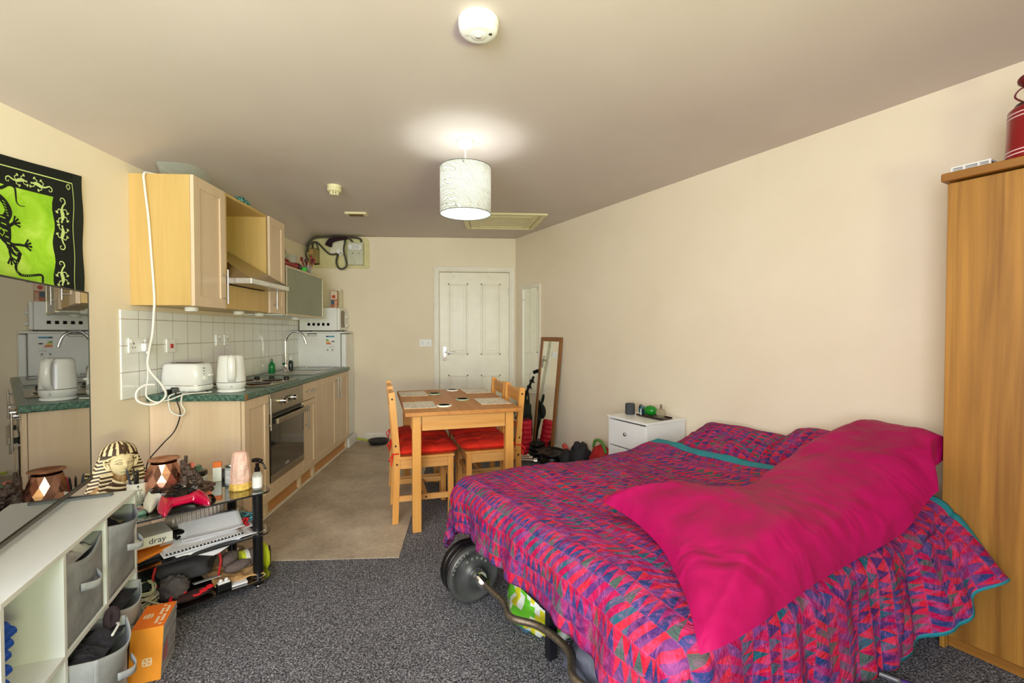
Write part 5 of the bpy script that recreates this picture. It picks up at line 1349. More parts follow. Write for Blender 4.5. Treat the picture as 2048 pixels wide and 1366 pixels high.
for x in (0.04, BLn / 2, BLn - 0.02): mb.bx(x - 0.018, x + 0.018, 0.02, BWd - 0.02, 0.245, 0.284, 0.003)
for k in range(12): mb.bx(0.09 + k * 0.15, 0.15 + k * 0.15, 0.04, BWd - 0.04, 0.2855, 0.296, 0.002)
mb.build('side_rails', M_BEDF, bed, True)
for x in (0.05, BLn / 2, BLn - 0.075):
    for y in (0.045, 0.615, BWd - 0.07): MB().bx(x - 0.02, x + 0.02, y - 0.016, y + 0.016, 0.001, 0.244, 0.004).build('leg', M_BEDF, bed, True)
mt = MB(); mt.at(BL(0, 0)[:2] + (0,), (0, 0, RROT)).bx(0.02, BLn, 0.0, BWd, 0.2975, 0.515, 0.05, 4)
tag(mt.build('mattress', M_SHEET), 'double mattress in a white sheet under the patchwork duvet', 'mattress')

def duvet():
    X0, X1, XH = 0.47, BLn + 0.005, BLn + 0.005 + 0.245
    Y0, Y1 = 0.02, BWd - 0.01; YL, YH = -0.27, BWd + 0.40
    ZT, rr_ = 0.545, 0.07
    nx, ny = 150, 150
    def fn(a, b2):
        X = X0 + a * (XH - X0); Y = YL + b2 * (YH - YL)
        if Y < 0.3:   # head-end edge of the duvet is pulled back on the far side
            X = X0 + 0.0 + (X - X0)
        skew = 0.10 * math.sin(b2 * 5.2) * (1 - a) - 0.10 * max(0, 0.3 - b2) * (1 - a)
        X += skew
        bx_, by_ = min(X, X1), min(max(Y, Y0), Y1)
        ox, oy = X - bx_, Y - by_
        D = math.hypot(ox, oy)
        near = max(0.0, oy)
        n1 = mnoise.noise(Vector((X * 2.2, Y * 2.2, 1.7))); n2 = mnoise.noise(Vector((X * 7, Y * 5, 4.2))); n3 = mnoise.noise(Vector((X * 16, Y * 12, 9)))
        z = ZT + 0.022 * n1 + 0.010 * n2 + 0.004 * n3
        # soft crown and swelling toward the pillows
        z += 0.02 * math.sin(math.pi * min(1, max(0, (Y - Y0) / (Y1 - Y0)))) + 0.045 * max(0, 1 - (X - X0) / 0.5) ** 1.5
        # long creases fanning from the pillow end
        z += 0.010 * math.sin((Y * 1.3 + X * 0.35) * 16 + 3 * n1) * max(0, 1 - abs(X - 1.0) / 0.9) * (0.5 + n2)
        if D < 1e-6: return BL(bx_, by_, z)
        ux, uy = ox / D, oy / D
        per = (bx_ * 1.0 - by_ * 1.0) * 1.0 + math.atan2(ox, oy) * 0.32
        if oy > 0: per = bx_ + math.atan2(ox, oy) * 0.30
        elif oy < 0: per = 7 + bx_ + math.atan2(ox, -oy) * 0.30
        else: per = 3 - by_ + 1.0
        if D < rr_ * 1.57: out, dn = rr_ * math.sin(D / rr_), rr_ * (1 - math.cos(D / rr_))
        else:
            e = D - rr_ * 1.57; fl = 0.10
            # the duvet is shoved up against the wardrobe near the head on this side
            if oy > 0: fl = 0.08 + 0.50 * max(0, 1 - abs(bx_ - 0.50) / 0.34)
            if ox > 0 and oy >= 0 and oy < 0.02: fl = 0.10
            out, dn = rr_ + e * fl, rr_ + e * math.sqrt(max(0.05, 1 - fl * fl))
            if oy > 0: dn *= 1 - 0.35 * max(0, 1 - abs(bx_ - 0.45) / 0.45)
        k = min(1.0, D / 0.30)
        fold = (math.sin(per * 21 + 2.2 * n1) * 0.5 + math.sin(per * 47 + 3 * n2) * 0.22 + mnoise.noise(Vector((per * 6, D * 2, 2))) * 0.7)
        out += k * 0.036 * fold
        dn += k * 0.012 * math.sin(per * 9 + 1)
        zz = max(z - dn, 0.03 + 0.01 * n2)
        return BL(bx_ + ux * out, by_ + uy * out, zz)
    mb = MB(); mb.grid(fn, nx, ny, True, uvf=lambda a, b2: (YL + b2 * (YH - YL) + 2, X0 + a * (XH - X0) + 1))
    for i, f in enumerate(mb.f):
        col_ = i % nx; rw = i // nx
        w_ = 4 if rw > ny * 0.6 else 7
        if col_ < w_ or (rw > ny - 2 and col_ < nx * 0.33) : mb.m[i] = 1
    o = mb.build('duvet', [M_PATCH, M_TEAL])
    md = o.modifiers.new('thick', 'SOLIDIFY'); md.thickness = 0.022; md.offset = 1
    return o
tag(duvet(), 'patchwork duvet of pink, red and blue triangles draped over the bed', 'duvet')

def bed_pillow(cx_, cy_, rz, tilt, L, W, T, seed, label, z=0.53):
    mb = MB(); mb.at(BL(cx_, cy_, z), (0, tilt, RROT + rz))
    mb.pillow(W, L, T, 34, 44, 0.12, 0.014, seed, uvs=True)
    return tag(mb.build('pillow', M_PATCH, weld=False), label, 'pillow', 'patchwork pillows against the wall')
bed_pillow(0.250, 0.33, 3, 15, 0.62, 0.44, 0.14, 2, 'patchwork triangle pillow at the head of the bed beside the white drawers', 0.548)
bed_pillow(0.245, 0.82, -10, 24, 0.44, 0.40, 0.17, 9, 'patchwork triangle pillow at the head of the bed, half under the magenta body pillow', 0.585)
mb = MB(); mb.at(BL(0.245, 0.30, 0.516), (0, 0, RROT)).pillow(0.42, 0.72, 0.07, 24, 30, 0.08, 0.004, 4); tag(mb.build('pillow', M_SHEET), 'flat white pillow showing under the first patchwork pillow', 'pillow')

# long magenta body pillow lying diagonally down the near side
def m_magenta():
    m, nt, b = newmat('magenta_sateen'); v = coords(nt)
    n_ = noise(nt, v, 3, 3)
    col = ramp(nt, n_, [(0.3, srgb(152, 0, 74)), (0.7, srgb(178, 0, 90))])
    nt.links.new(col, b.inputs['Base Color']); b.inputs['Roughness'].default_value = 0.6; b.inputs['Specular IOR Level'].default_value = 0.25
    v2 = coords(nt, (1, 1, 1)); c1 = noise(nt, v2, 5, 2, 0.5, 0.9); bump(nt, b, c1, 0.6, 0.05)
    return m
def body():
    mb = MB()
    def smooth(x): x = max(0, min(1, x)); return x * x * (3 - 2 * x)
    def fn(top):
        def g(a, b2):
            u, v = a, b2 * 2 - 1                 # u 0 head .. 1 foot, v -1 far .. 1 near
            w_ = 0.265 + 0.05 * (1 - smooth(u / 0.25)) * (1 if v > 0 else -0.6) + (0.115 if v < 0 else 0.085) * smooth((u - 0.72) / 0.28) - 0.02 * smooth((u - 0.35) / 0.2) * (1 - smooth((u - 0.6) / 0.2)) 
            uu = u * 2 - 1
            e = max(0.0, 1 - abs(uu) ** 7) ** 0.5 * max(0.0, 1 - abs(v) ** 2.4) ** 0.5
            cs = 3.90 - 0.10 * u ** 3 + 0.012 * mnoise.noise(Vector((u * 5, v * 2, 3))) - 0.03 * math.sin(u * 5)
            s_ = cs + v * w_ * (1 - 0.07 * (1 - v * v) * abs(uu) ** 6)
            # pinched corners at the foot: end edge curves inwards
            t_ = 0.09 + 1.71 * u + (0.17 * v - 0.09 * (1 - v * v)) * smooth((u - 0.55) / 0.45) + 0.10 * (v + 1) * (1 - smooth(u / 0.5))
            s_ = min(s_, 4.068 + 0.13 * smooth((t_ - 0.42) / 0.3))
            zb = 0.565 + 0.20 * (1 - smooth(u / 0.55)) + smooth((u - 0.6) / 0.4) * (0.045 - 0.01 * v) + 0.015
            T = 0.135
            q = mnoise.noise(Vector((s_ * 4, t_ * 4, 2))); q2 = mnoise.noise(Vector((s_ * 8 + t_ * 5, t_ * 10 - s_ * 5, 7)))
            # creases radiating from the foot corners
            fan = math.sin(math.atan2(v + 1.02, 1.02 - u) * 16 + 2 * q) * math.exp(-((1 - u) * 5 + (v + 1) * 0.9)) * 0.016 + math.sin(math.atan2(1.05 - v, 1.03 - u) * 13 + 2 * q) * math.exp(-((1 - u) * 5 + (1 - v) * 1.0)) * 0.014
            z = zb + (T * e + (0.016 * q + 0.012 * q2 + 0.010 * (abs(mnoise.noise(Vector((s_ * 5 + t_ * 3, t_ * 7 - s_ * 6, 17)))) ** 0.6 - 0.4) + fan * 1.5) * min(1, e * 1.6) if top else -0.022 * e ** 0.5)
            dr = max(0.0, s_ - 4.05); z -= dr * dr * 1.5
            P_ = RW(s_, t_, z); return P_
        return g
    mb.grid(fn(True), 110, 56); mb.grid(fn(False), 110, 40)
    return mb.build('body_pillow', m_magenta())
tag(body(), 'long magenta body pillow lying along the near side of the bed', 'pillow')

# ---- things under the bed
bar0, bar1 = Vector(RW(2.84, 1.885, 0.135)), Vector(RW(3.95, 1.862, 0.135))
bb = thing('barbell_bar', 'curved steel barbell bar lying on the carpet along the foot of the bed', 'barbell', tuple(bar0 * 0.5 + bar1 * 0.5)[:2] + (0.12,))
dv = (bar1 - bar0).normalized(); pv = Vector((RN.x, RN.y, 0))
L = (bar1 - bar0).length
mb = MB(); mb.tube([bar0 - dv * 0.10, bar0 + dv * 0.12], 0.0245, 16, 1)
mb.build('sleeve', M_CHROME, bb)
M_KNURL = pm('knurled_steel', (150, 138, 122), 0.42, 0.9, var=0.12, vscale=60)
w_ = [(0.0, 0), (0.14, 0), (0.24, 0.0), (0.34, 0.030), (0.45, -0.034), (0.62, -0.040), (0.74, 0.028), (0.86, 0.0), (1.02, 0), (1.11, 0)]
mb = MB(); mb.tube([bar0 + dv * (0.06 + a) + pv * o_ + Vector((0, 0, 0.03 * (a / 1.1))) for a, o_ in w_], 0.0145, 14, 5); mb.build('curved_grip', M_KNURL, bb)
mb = MB(); q0 = bar0 + dv * 0.035; mb.cyl(q0, q0 + dv * 0.03, 0.042, 0.036, seg=24); mb.build('collar', M_CHROME, bb)
M_GREYPL = pm('grey_iron_plate', (92, 92, 92), 0.38, 0.5, var=0.12)
for k, (off, lb, mm) in enumerate(((-0.085, 'farthest from the camera', M_IRONW), (-0.045, 'in the middle of the three', M_IRONW), (0.0, 'nearest the camera, with cast lettering', M_GREYPL))):
    c = bar0 + dv * off + Vector((0, 0, 0.0))
    ang = math.degrees(math.atan2(dv.y, dv.x))
    t = plate('weight_plate', 'iron plate loaded on the curved bar, ' + lb, tuple(c), 0.134 - 0.0 * k, 0.036, (0, 90, ang), 'weight plates on the curved bar', mm, letters=(k == 2))
def blob_cloth(name, cen, rad, mats, label, cat, seed=1, dis=0.35, rz=0, seg=40):
    mb = MB(); b = bmesh.new(); bmesh.ops.create_uvsphere(b, u_segments=seg, v_segments=seg * 2 // 3, radius=1)
    for v in b.verts:
        c = v.co.copy()
        k = 1 + dis * mnoise.noise(c * 1.6 + Vector((seed, 0, 0))) + dis * 0.5 * (abs(mnoise.noise(c * 4 + Vector((seed, 5, 0)))) - 0.2) + 0.12 * dis * mnoise.noise(c * 12)
        c *= k
        v.co = Vector((c.x * rad[0], c.y * rad[1], max(-1.0, c.z) * rad[2]))
    mb.at(cen, (0, 0, rz)).bm(b, True); b.free()
    if isinstance(mats, list) and len(mats) > 1:
        for i, f in enumerate(mb.f):
            p = mb.v[f[0]]; q = mnoise.noise(p * 14 + Vector((seed, 1, 2)))
            mb.m[i] = 0 if q < 0.02 else (1 if q < 0.28 or len(mats) < 3 else 2)
    zmin = min(p.z for p in mb.v); 
    for p in mb.v: p.z = max(p.z, 0.003 if cen[2] < 0.3 else cen[2] - rad[2])
    o = mb.build(name, mats); return tag(o, label, cat)
M_BAGG = pm('green_carrier', (110, 205, 50), 0.35, var=0.1); M_BAGW = pm('white_carrier', (232, 238, 226), 0.35); M_BAGY = pm('yellow_carrier', (222, 214, 40), 0.35)
blob_cloth('carrier_bag', RW(3.14, 1.68, 0.12), (0.13, 0.20, 0.14), [M_BAGG, M_BAGW, M_BAGY], 'crumpled green, white and yellow carrier bag under the foot of the bed', 'bag', 3, 0.5, RROT)
mb = MB(); mb.at(RW(3.12, 1.745, 0.001), (0, 0, RROT)).bx(-0.04, 0.05, -0.06, 0.05, 0, 0.03, 0.004); tag(mb.build('small_box', pm('blue_box', (62, 108, 134), 0.5)), 'small blue box poking out under the green carrier bag', 'box')
M_GJ = pm('blue_grey_nylon', (88, 92, 106), 0.5, bmp=0.4, bscale=25); M_BJ = pm('taupe_brown_nylon', (104, 88, 82), 0.55, bmp=0.4, bscale=25)
blob_cloth('jacket', RW(3.60, 1.66, 0.12), (0.17, 0.17, 0.15), M_GJ, 'crumpled blue-grey jacket under the foot of the bed', 'jacket', 11, 0.5, RROT)
blob_cloth('trousers', RW(3.86, 1.66, 0.13), (0.18, 0.15, 0.17), M_BJ, 'crumpled taupe brown trousers under the near foot corner of the bed', 'trousers', 17, 0.5, RROT)
blob_cloth('t_shirt', RW(3.82, 1.83, 0.05), (0.09, 0.15, 0.055), pm('bright_red_cloth', (220, 30, 44), 0.8), 'bright red garment on the carpet at the near foot corner of the bed', 'clothing', 23, 0.4, RROT)
blob_cloth('red_cloth', RW(3.42, 1.66, 0.16), (0.06, 0.06, 0.08), pm('deep_red_cloth', (190, 20, 32), 0.8), 'small red cloth tucked behind the bed leg', 'cloth', 29, 0.4, RROT)
# clothes airer
ca = thing('clothes_airer', 'folded grey metal clothes airer on the floor under the bed by the wardrobe', 'clothes airer', RW(4.0, 0.8, 0.0), RROT)
M_GTUBE = pm('grey_painted_tube', (160, 160, 164), 0.3, 0.6)
for k, (pts) in enumerate(([(0.25, -0.35, 0.09), (0.02, 0.02, 0.035), (-0.03, 0.10, 0.022)], [(0.33, -0.35, 0.08), (0.13, 0.05, 0.03), (0.10, 0.12, 0.016), (0.13, 0.17, 0.014), (0.20, 0.19, 0.014)], [(0.37, -0.35, 0.08), (0.17, 0.05, 0.03), (0.15, 0.11, 0.016), (0.20, 0.14, 0.014), (0.28, 0.15, 0.014)])):
    MB().tube(pts, 0.0095, 10, 6).build('tube', M_GTUBE, ca, True)
MB().cyl((-0.03, 0.10, 0.022), (-0.045, 0.125, 0.018), 0.012, seg=12).build('end_cap', pm('purple_cap', (80, 50, 130), 0.4), ca, True)

# ------------------------------------------------------------------ low white cube unit, television, tapestry
UM = Matrix.Translation((UP[0], UP[1], 0)) @ Matrix.Rotation(R(UROT), 4, 'Z')
def UL(x, y, z=0):
    p = UM @ Vector((x, y, z)); return (p.x, p.y, p.z)
un = thing('cube_unit', 'low white cube storage unit in front of the television', 'storage unit', (UP[0], UP[1], 0), UROT)
M_CU = pm('white_melamine', (232, 235, 236), 0.35, var=0.008)
UD, UW, UH, TH = 0.325, 0.862, 0.65, 0.016
MB().bx(-UD, 0, -UW, 0, UH - TH, UH, 0.0015).build('top', M_CU, un, True)
ys = [0, -0.297, -0.594, -UW + TH]
for i, y in enumerate((-TH, -0.281 - TH / 2, -0.566 - TH / 2, -UW)):
    MB().bx(-UD, -0.001, y, y + TH, 0.001, UH - TH - 0.0005, 0.001).build('upright', M_CU, un, True)
cells = [(-0.281 + TH / 2, -TH), (-0.566 + TH / 2, -0.281 - TH / 2), (-UW + TH, -0.566 - TH / 2)]
for (ya, yb_) in cells:
    MB().bx(-UD, -0.001, ya, yb_, 0.322, 0.322 + TH, 0.001).build('shelf', M_CU, un, True)
    MB().bx(-UD, -0.001, ya, yb_, 0.012, 0.012 + TH, 0.001).build('base_shelf', M_CU, un, True)
MB().bx(-UD - 0.004, -UD - 0.0005, -UW, 0, 0.01, UH).build('back_panel', M_CU, un, True)
M_FELT = pm('grey_felt', (148, 151, 156), 0.95, var=0.08, vscale=18, bmp=0.25, bscale=200)
M_FELTI = pm('grey_felt_inside', (120, 116, 104), 0.95)
M_FELTL = pm('pale_grey_felt', (172, 176, 180), 0.95, var=0.06, bmp=0.25, bscale=200)
def bin_(ya, yb_, z0, x1, bulge, label, low=False, dip=0.03, soft=0.0):
    """open-topped fabric bin: front wall at x1 with sagging rim"""
    t = thing('storage_bin', label, 'fabric bin', UL(0, (ya + yb_) / 2, z0), UROT, 'grey fabric bins')
    ya, yb_ = ya - (ya + yb_) / 2 + 0.010, (yb_ - ya) / 2 - 0.010
    ya = -yb_
    H_ = 0.262; mb = MB()
    def wall(a, b2):    # front wall with bowed rim
        y = ya + (yb_ - ya) * a; s_ = math.sin(math.pi * a)
        z = b2 * (H_ - dip * s_)
        return (x1 + bulge * s_ * b2 ** 1.5 + soft * mnoise.noise(Vector((a * 3, b2 * 3, ya * 9))), y, z)
    mb.grid(wall, 20, 14)
    mb.grid(lambda a, b2: (x1 - (UD - 0.03) * a + 0.0, ya, b2 * H_), 8, 6)
    mb.grid(lambda a, b2: (x1 - (UD - 0.03) * a, yb_, b2 * H_), 8, 6)
    mb.add([(x1, ya, 0.001), (x1, yb_, 0.001), (x1 - UD + 0.03, yb_, 0.001), (x1 - UD + 0.03, ya, 0.001)], [[0, 1, 2, 3]])
    mb.grid(lambda a, b2: (x1 - UD + 0.03, ya + (yb_ - ya) * a, b2 * H_), 6, 4)
    o = mb.build('body', M_FELTL if low else M_FELT, t, True)
    md = o.modifiers.new('thick', 'SOLIDIFY'); md.thickness = 0.004; md.offset = 0
    mb = MB()
    def strap(a, b2):
        y = (-0.055 + 0.11 * a); s_ = math.sin(math.pi * a)
        return (x1 + bulge * 0.7 + 0.004 + 0.030 * s_, y + 0.0, 0.165 - b2 * 0.024 - 0.012 * s_)
    mb.grid(strap, 14, 2); o = mb.build('handle', M_FELTL, t, True); md = o.modifiers.new('thick', 'SOLIDIFY'); md.thickness = 0.003
    return t
def clothes(ya, yb_, z, x0, x1, mats, label, seed):
    mb = MB(); yc = (ya + yb_) / 2
    def f(a, b2):
        x = x0 + (x1 - x0) * a; y = ya + 0.018 + (yb_ - ya - 0.036) * b2
        q = mnoise.noise(Vector((a * 3, b2 * 4, seed))); q2 = abs(mnoise.noise(Vector((a * 7, b2 * 9, seed + 4)))); e = min(1, 6 * min(a, 1 - a, b2, 1 - b2))
        return UL(x, y, z - 0.03 + e * (0.03 + 0.035 * q - 0.05 * q2))
    mb.grid(f, 44, 44); mb.grid(lambda a, b2: tuple(Vector(f(0.12 + 0.76 * a, 0.12 + 0.76 * b2)[:2] + (z - 0.09,))), 4, 4)
    if len(mats) > 1:
        for i, fc in enumerate(mb.f):
            p = mb.v[fc[0]]; mb.m[i] = 1 if mnoise.noise(p * 12 + Vector((seed, 0, 0))) > 0.15 else 0
    return tag(mb.build('clothes', mats), label, 'clothes')
M_DKC = pm('charcoal_jersey', (44, 44, 52), 0.9, bmp=0.3, bscale=40); M_NAVY = pm('navy_jersey', (46, 50, 84), 0.9); M_WHC = pm('white_jersey', (226, 222, 226), 0.9)
zt1, zt0 = 0.3385, 0.0285
bin_(cells[0][0], cells[0][1], zt1, -0.004, 0.045, 'grey fabric bin in the upper far cube, gaping at the top', dip=0.02)
bin_(cells[1][0], cells[1][1], zt1, -0.010, 0.012, 'grey fabric bin in the upper middle cube, full of white cloth', dip=0.03)
bin_(cells[0][0], cells[0][1], zt0, 0.015, 0.030, 'light grey fabric bin pulled out of the lower far cube, full of dark clothes', True, 0.03)
bin_(cells[1][0], cells[1][1], zt0, 0.055, 0.045, 'light grey fabric bin pulled out of the lower middle cube, nearest the camera', True, 0.03)
clothes(cells[0][0], cells[0][1], zt1 + 0.235, -0.25, -0.03, [M_DKC, pm('khaki_jersey', (150, 138, 100), 0.9)], 'dark and khaki clothes inside the upper far bin', 1)
clothes(cells[1][0], cells[1][1], zt1 + 0.250, -0.25, -0.03, [M_WHC], 'white clothes bulging out of the upper middle bin', 2)
clothes(cells[0][0], cells[0][1], zt0 + 0.262, -0.22, 0.010, [M_DKC, M_NAVY], 'charcoal clothes heaped in the lower far bin', 3)
clothes(cells[1][0], cells[1][1], zt0 + 0.262, -0.19, 0.058, [M_DKC, pm('dark_teal_jersey', (40, 50, 60), 0.9)], 'dark clothes heaped in the lower near bin', 4)
mb = MB(); mb.tube([UL(0.03, -0.325, 0.275), UL(0.035, -0.32, 0.31), UL(0.02, -0.31, 0.325), UL(0.01, -0.32, 0.30), UL(0.02, -0.34, 0.27)], 0.012, 12, 5); tag(mb.build('rolled_sock', pm('brown_black_sock', (58, 46, 52), 0.9, bmp=0.4)), 'rolled brown-black sock standing up in the lower near bin', 'sock')
mb = MB(); mb.tube([UL(0.05, -0.40, 0.280), UL(0.05, -0.35, 0.286), UL(0.04, -0.33, 0.284)], 0.004, 8, 5); tag(mb.build('earphone_cable', M_WHITE_PL), 'short white cable on the clothes in the lower near bin', 'cable')
# blue things in the open near cube
for k, (y, z, r_, L_) in enumerate(((-0.80, 0.50, 0.030, 0.11), (-0.81, 0.545, 0.026, 0.09), (-0.80, 0.455, 0.028, 0.12), (-0.84, 0.40, 0.026, 0.10))):
    pass
t = thing('brush_set', 'bright blue plastic brush with thick bristles in the near open cube', 'brush', UL(-0.06, -0.735, zt1), UROT)
mb = MB()
for k in range(6):
    z = 0.10 + 0.025 * k if k < 4 else 0.03 + 0.03 * (k - 4)
    mb.cyl((-0.03 - 0.01 * (k % 2), -0.09, z), (0.0, 0.015 + 0.012 * ((k * 7) % 3) - (0.02 if k > 3 else 0), z + 0.015), 0.014, seg=12)
mb.bx(-0.08, 0.02, -0.105, -0.085, 0.0, 0.24, 0.006)
mb.build('body', pm('bright_blue_plastic', (20, 80, 190), 0.35), t, True)
mb = MB(); mb.at(UL(-0.12, -0.70, zt0 + 0.0), (0, 0, UROT + 14)).bx(-0.09, 0.09, -0.07, 0.07, 0.001, 0.012, 0.003); mb.bx(-0.08, 0.08, -0.06, 0.065, 0.013, 0.024, 0.003); tag(mb.build('notebook', pm('silver_grey_cover', (150, 152, 156), 0.3, 0.4)), 'silver grey notebooks lying in the lower near cube', 'notebook')

# television standing on the unit
TVD = R(112.0); tvx, tvy = -1.628, 2.055
tvrot = 112.0 - 90.0
tv = thing('television', 'large flat television on the white unit reflecting the kitchen', 'television', (tvx, tvy, 0.672), tvrot)
TW, THt = 1.23, 0.785
M_SCR = pm('dark_glossy_screen', (12, 11, 11), 0.03, var=0.0, spec=1.0, coat=1.0)
def m_screen():
    m, nt, b = newmat('glossy_tv_screen'); b.inputs['Base Color'].default_value = srgb(10, 9, 9); b.inputs['Roughness'].default_value = 0.02
    b.inputs['Specular IOR Level'].default_value = 1.0; b.inputs['IOR'].default_value = 2.1; b.inputs['Coat Weight'].default_value = 1.0; b.inputs['Coat Roughness'].default_value = 0.01; b.inputs['Coat IOR'].default_value = 2.2
    return m
MB().bx(-0.05, -0.008, -TW, 0, 0.0, THt, 0.004).build('case', M_BLACK, tv, True)
MB().bx(-0.0078, -0.0045, -TW + 0.006, -0.006, 0.014, THt - 0.005).build('screen', m_screen(), tv, True)
mb = MB(); mb.bx(-0.0078, 0.001, -TW, 0, -0.001, 0.013, 0.002); mb.build('bottom_bezel', pm('gunmetal_bezel', (88, 82, 76), 0.3, 0.8), tv, True)
mb = MB(); mb.bx(-0.0078, -0.003, -TW, 0, THt - 0.004, THt + 0.001); mb.bx(-0.0078, -0.003, -0.005, 0, 0.013, THt - 0.004); mb.bx(-0.0078, -0.003, -TW, -TW + 0.005, 0.013, THt - 0.004); mb.build('thin_bezel', M_BLACK, tv, True)
# wide flat foot
zf = UH + 0.0008 - 0.672
def bar_foot(y):
    mb = MB(); P = rr(0, 0, 0.13, 0.014, 0.013)
    mb.prism([(a - 0.01, b2 + y) for a, b2 in P], zf, zf + 0.008); mb.bx(-0.045, -0.015, y - 0.012, y + 0.012, zf + 0.008, 0.006, 0.002)
    mb.build('foot', pm('slate_grey_foot', (104, 108, 112), 0.4, 0.3), tv, True)
bar_foot(-0.20); bar_foot(-TW + 0.2)

# tapestry on the wall, printed with lizards
def m_batik():
    m, nt, b = newmat('lime_batik_cloth'); v = coords(nt); n_ = noise(nt, v, 7, 4, 0.6, 0.6)
    nt.links.new(ramp(nt, n_, [(0.3, srgb(128, 186, 16)), (0.5, srgb(162, 214, 40)), (0.7, srgb(196, 234, 90))]), b.inputs['Base Color'])
    b.inputs['Roughness'].default_value = 0.9; return m
M_LIME = m_batik(); M_BKC = pm('black_cloth_print', (16, 20, 14), 0.95); M_DGC = pm('dark_green_black_cloth', (26, 34, 26), 0.95); M_PALE = pm('pale_lime_line', (206, 226, 140), 0.9)
XTP = XL + 0.012
def TPf(a, b2, h_):      # a = metres left of the right edge, b2 = metres up from the bottom; gentle ripples
    k_ = min(1.0, max(0.0, a / 0.4)); y = 2.484 - a; z = 1.512 - 0.026 + 0.033 * k_ + b2 * (0.588 - 0.073 * k_) / 0.545
    x = XTP + 0.004 + 0.007 * math.sin(a * 17) * (0.4 + 0.6 * (1 - b2 / 0.55)) + h_
    return (x, y + 0.004 * math.sin(b2 * 22) * max(0, 1 - a * 8), z)
TPW, TPH = 1.15, 0.545
mb = MB()
mb.grid(lambda a, b2: TPf(a * TPW, b2 * TPH, 0), 90, 20)
nb = len(mb.f)
for i in range(nb):
    mb.m[i] = 1
# zones: dark border strip, black lizard band, lime field
def zone(a0, a1, b0, b1, k, h_, wob=0.0):
    mb.mat(k); mb.grid(lambda p, q: TPf(a0 + (a1 - a0) * p + wob * math.sin(q * 16) * (1 - p), b0 + (b1 - b0) * q, h_), 24, 14)
zone(0.004, 0.058, 0.002, TPH - 0.004, 2, 0.0006)
zone(0.165, 1.10, 0.0, 0.415, 0, 0.0008, 0.006)
mb.mat(3)
mb.ribbon([(0.061 + 0.004 * math.sin(k * 1.3), 0.0 + k * 0.05) for k in range(10)] + [(0.062, 0.498)], 0.004, TPf, 0, 0.0012)
mb.ribbon([(0.062, 0.498), (0.3, 0.50), (0.6, 0.495), (1.1, 0.50)], 0.005, TPf, 0, 0.0012)
def lizard(cx_, cy_, ang, sc, mat, h_=0.0014, inner=None, flip=1):
    ca_, sa_ = math.cos(R(ang)), math.sin(R(ang))
    F = lambda a, b2, hh: TPf(cx_ + sc * (a * ca_ - b2 * flip * sa_), cy_ + sc * (a * sa_ + b2 * flip * ca_), h_ + (hh - 0.0006 if hh > 0.0006 else 0))
    mb.mat(mat)
    def _wbody(t): return 0.20 * math.sin(math.pi * min(1, t * 1.15 + 0.12)) ** 0.8 + 0.015
    mb.ribbon([(1.0, 0.06), (0.82, 0.02), (0.62, -0.03), (0.35, -0.02), (0.1, 0.06), (-0.1, 0.05)], lambda t: (0.15 if t < 0.12 else (0.13 if t < 0.25 else 0.13 + 0.17 * math.sin(math.pi * (t - 0.2) / 0.8))), F)
    mb.disc(0.93, 0.05, 0.095, F, ry=0.07)
    mb.ribbon([(-0.1, 0.05), (-0.35, -0.05), (-0.6, -0.22), (-0.85, -0.12), (-0.88, 0.12), (-0.68, 0.2), (-0.62, 0.05)], lambda t: 0.11 * (1 - t) + 0.035, F)
    for (bx_, by_, ex, ey, fx, fy) in ((0.62, 0.03, 0.70, 0.26, 0.92, 0.34), (0.58, -0.06, 0.50, -0.30, 0.70, -0.42), (0.05, 0.08, 0.0, 0.30, 0.20, 0.42), (0.0, 0.0, -0.08, -0.26, 0.12, -0.40)):
        mb.ribbon([(bx_, by_), (ex, ey), (fx, fy)], 0.07, F)
        for k in range(4):
            a = math.atan2(fy - ey, fx - ex) + (k - 1.5) * 0.6; tx, ty = fx + 0.12 * math.cos(a), fy + 0.12 * math.sin(a)
            mb.ribbon([(fx, fy), (tx, ty)], 0.045, F, n=1); mb.disc(tx, ty, 0.045, F, seg=8)
    if inner is not None:
        mb.mat(inner)
        G = lambda a, b2, hh: F(a, b2, hh + 0.0008)
        for k in range(6): mb.poly([(0.02 + k * 0.09, -0.02), (0.05 + k * 0.09, 0.02), (0.08 + k * 0.09, -0.02), (0.05 + k * 0.09, -0.055)], G, 0.0012)
        for k in range(9): mb.ribbon([(-0.16 - k * 0.05, -0.02 - 0.02 * k * 0.6), (-0.18 - k * 0.05, 0.015 - 0.02 * k * 0.6)], 0.012, G, n=1)
lizard(0.120, 0.365, -88, 0.060, 3, flip=1); lizard(0.122, 0.235, 92, 0.058, 3, flip=-1); lizard(0.128, 0.075, -92, 0.058, 3)
for k in range(8): lizard(0.215 + k * 0.12, 0.45, 172 if k % 2 else 8, 0.052, 3, flip=1 if k % 2 else -1)
mb.mat(3)
mb.ribbon([(0.085, 0.465), (0.075, 0.475), (0.082, 0.49), (0.095, 0.478), (0.085, 0.465)], 0.004, TPf)
def Q(am, bm_):
    a = am + 0.022; k_ = min(1.0, a / 0.4); return (a, (bm_ + 0.026 - 0.033 * k_) * 0.545 / (0.588 - 0.073 * k_))
def LR(pts, w_, mt_, h1=0.0014, n=5): mb.mat(mt_); mb.ribbon([Q(*p) for p in pts], w_, lambda a, b2, hh: TPf(a, b2, h1), n=n)
LR([(0.46, 0.36), (0.42, 0.375), (0.38, 0.382), (0.348, 0.404), (0.32, 0.401), (0.314, 0.369), (0.311, 0.342), (0.296, 0.33), (0.272, 0.332)], lambda t: 0.016 * (1.15 - t), 1)
LR([(0.42, 0.36), (0.381, 0.338), (0.36, 0.317), (0.349, 0.289), (0.361, 0.261), (0.385, 0.224)], lambda t: 0.022 + 0.020 * t, 1)
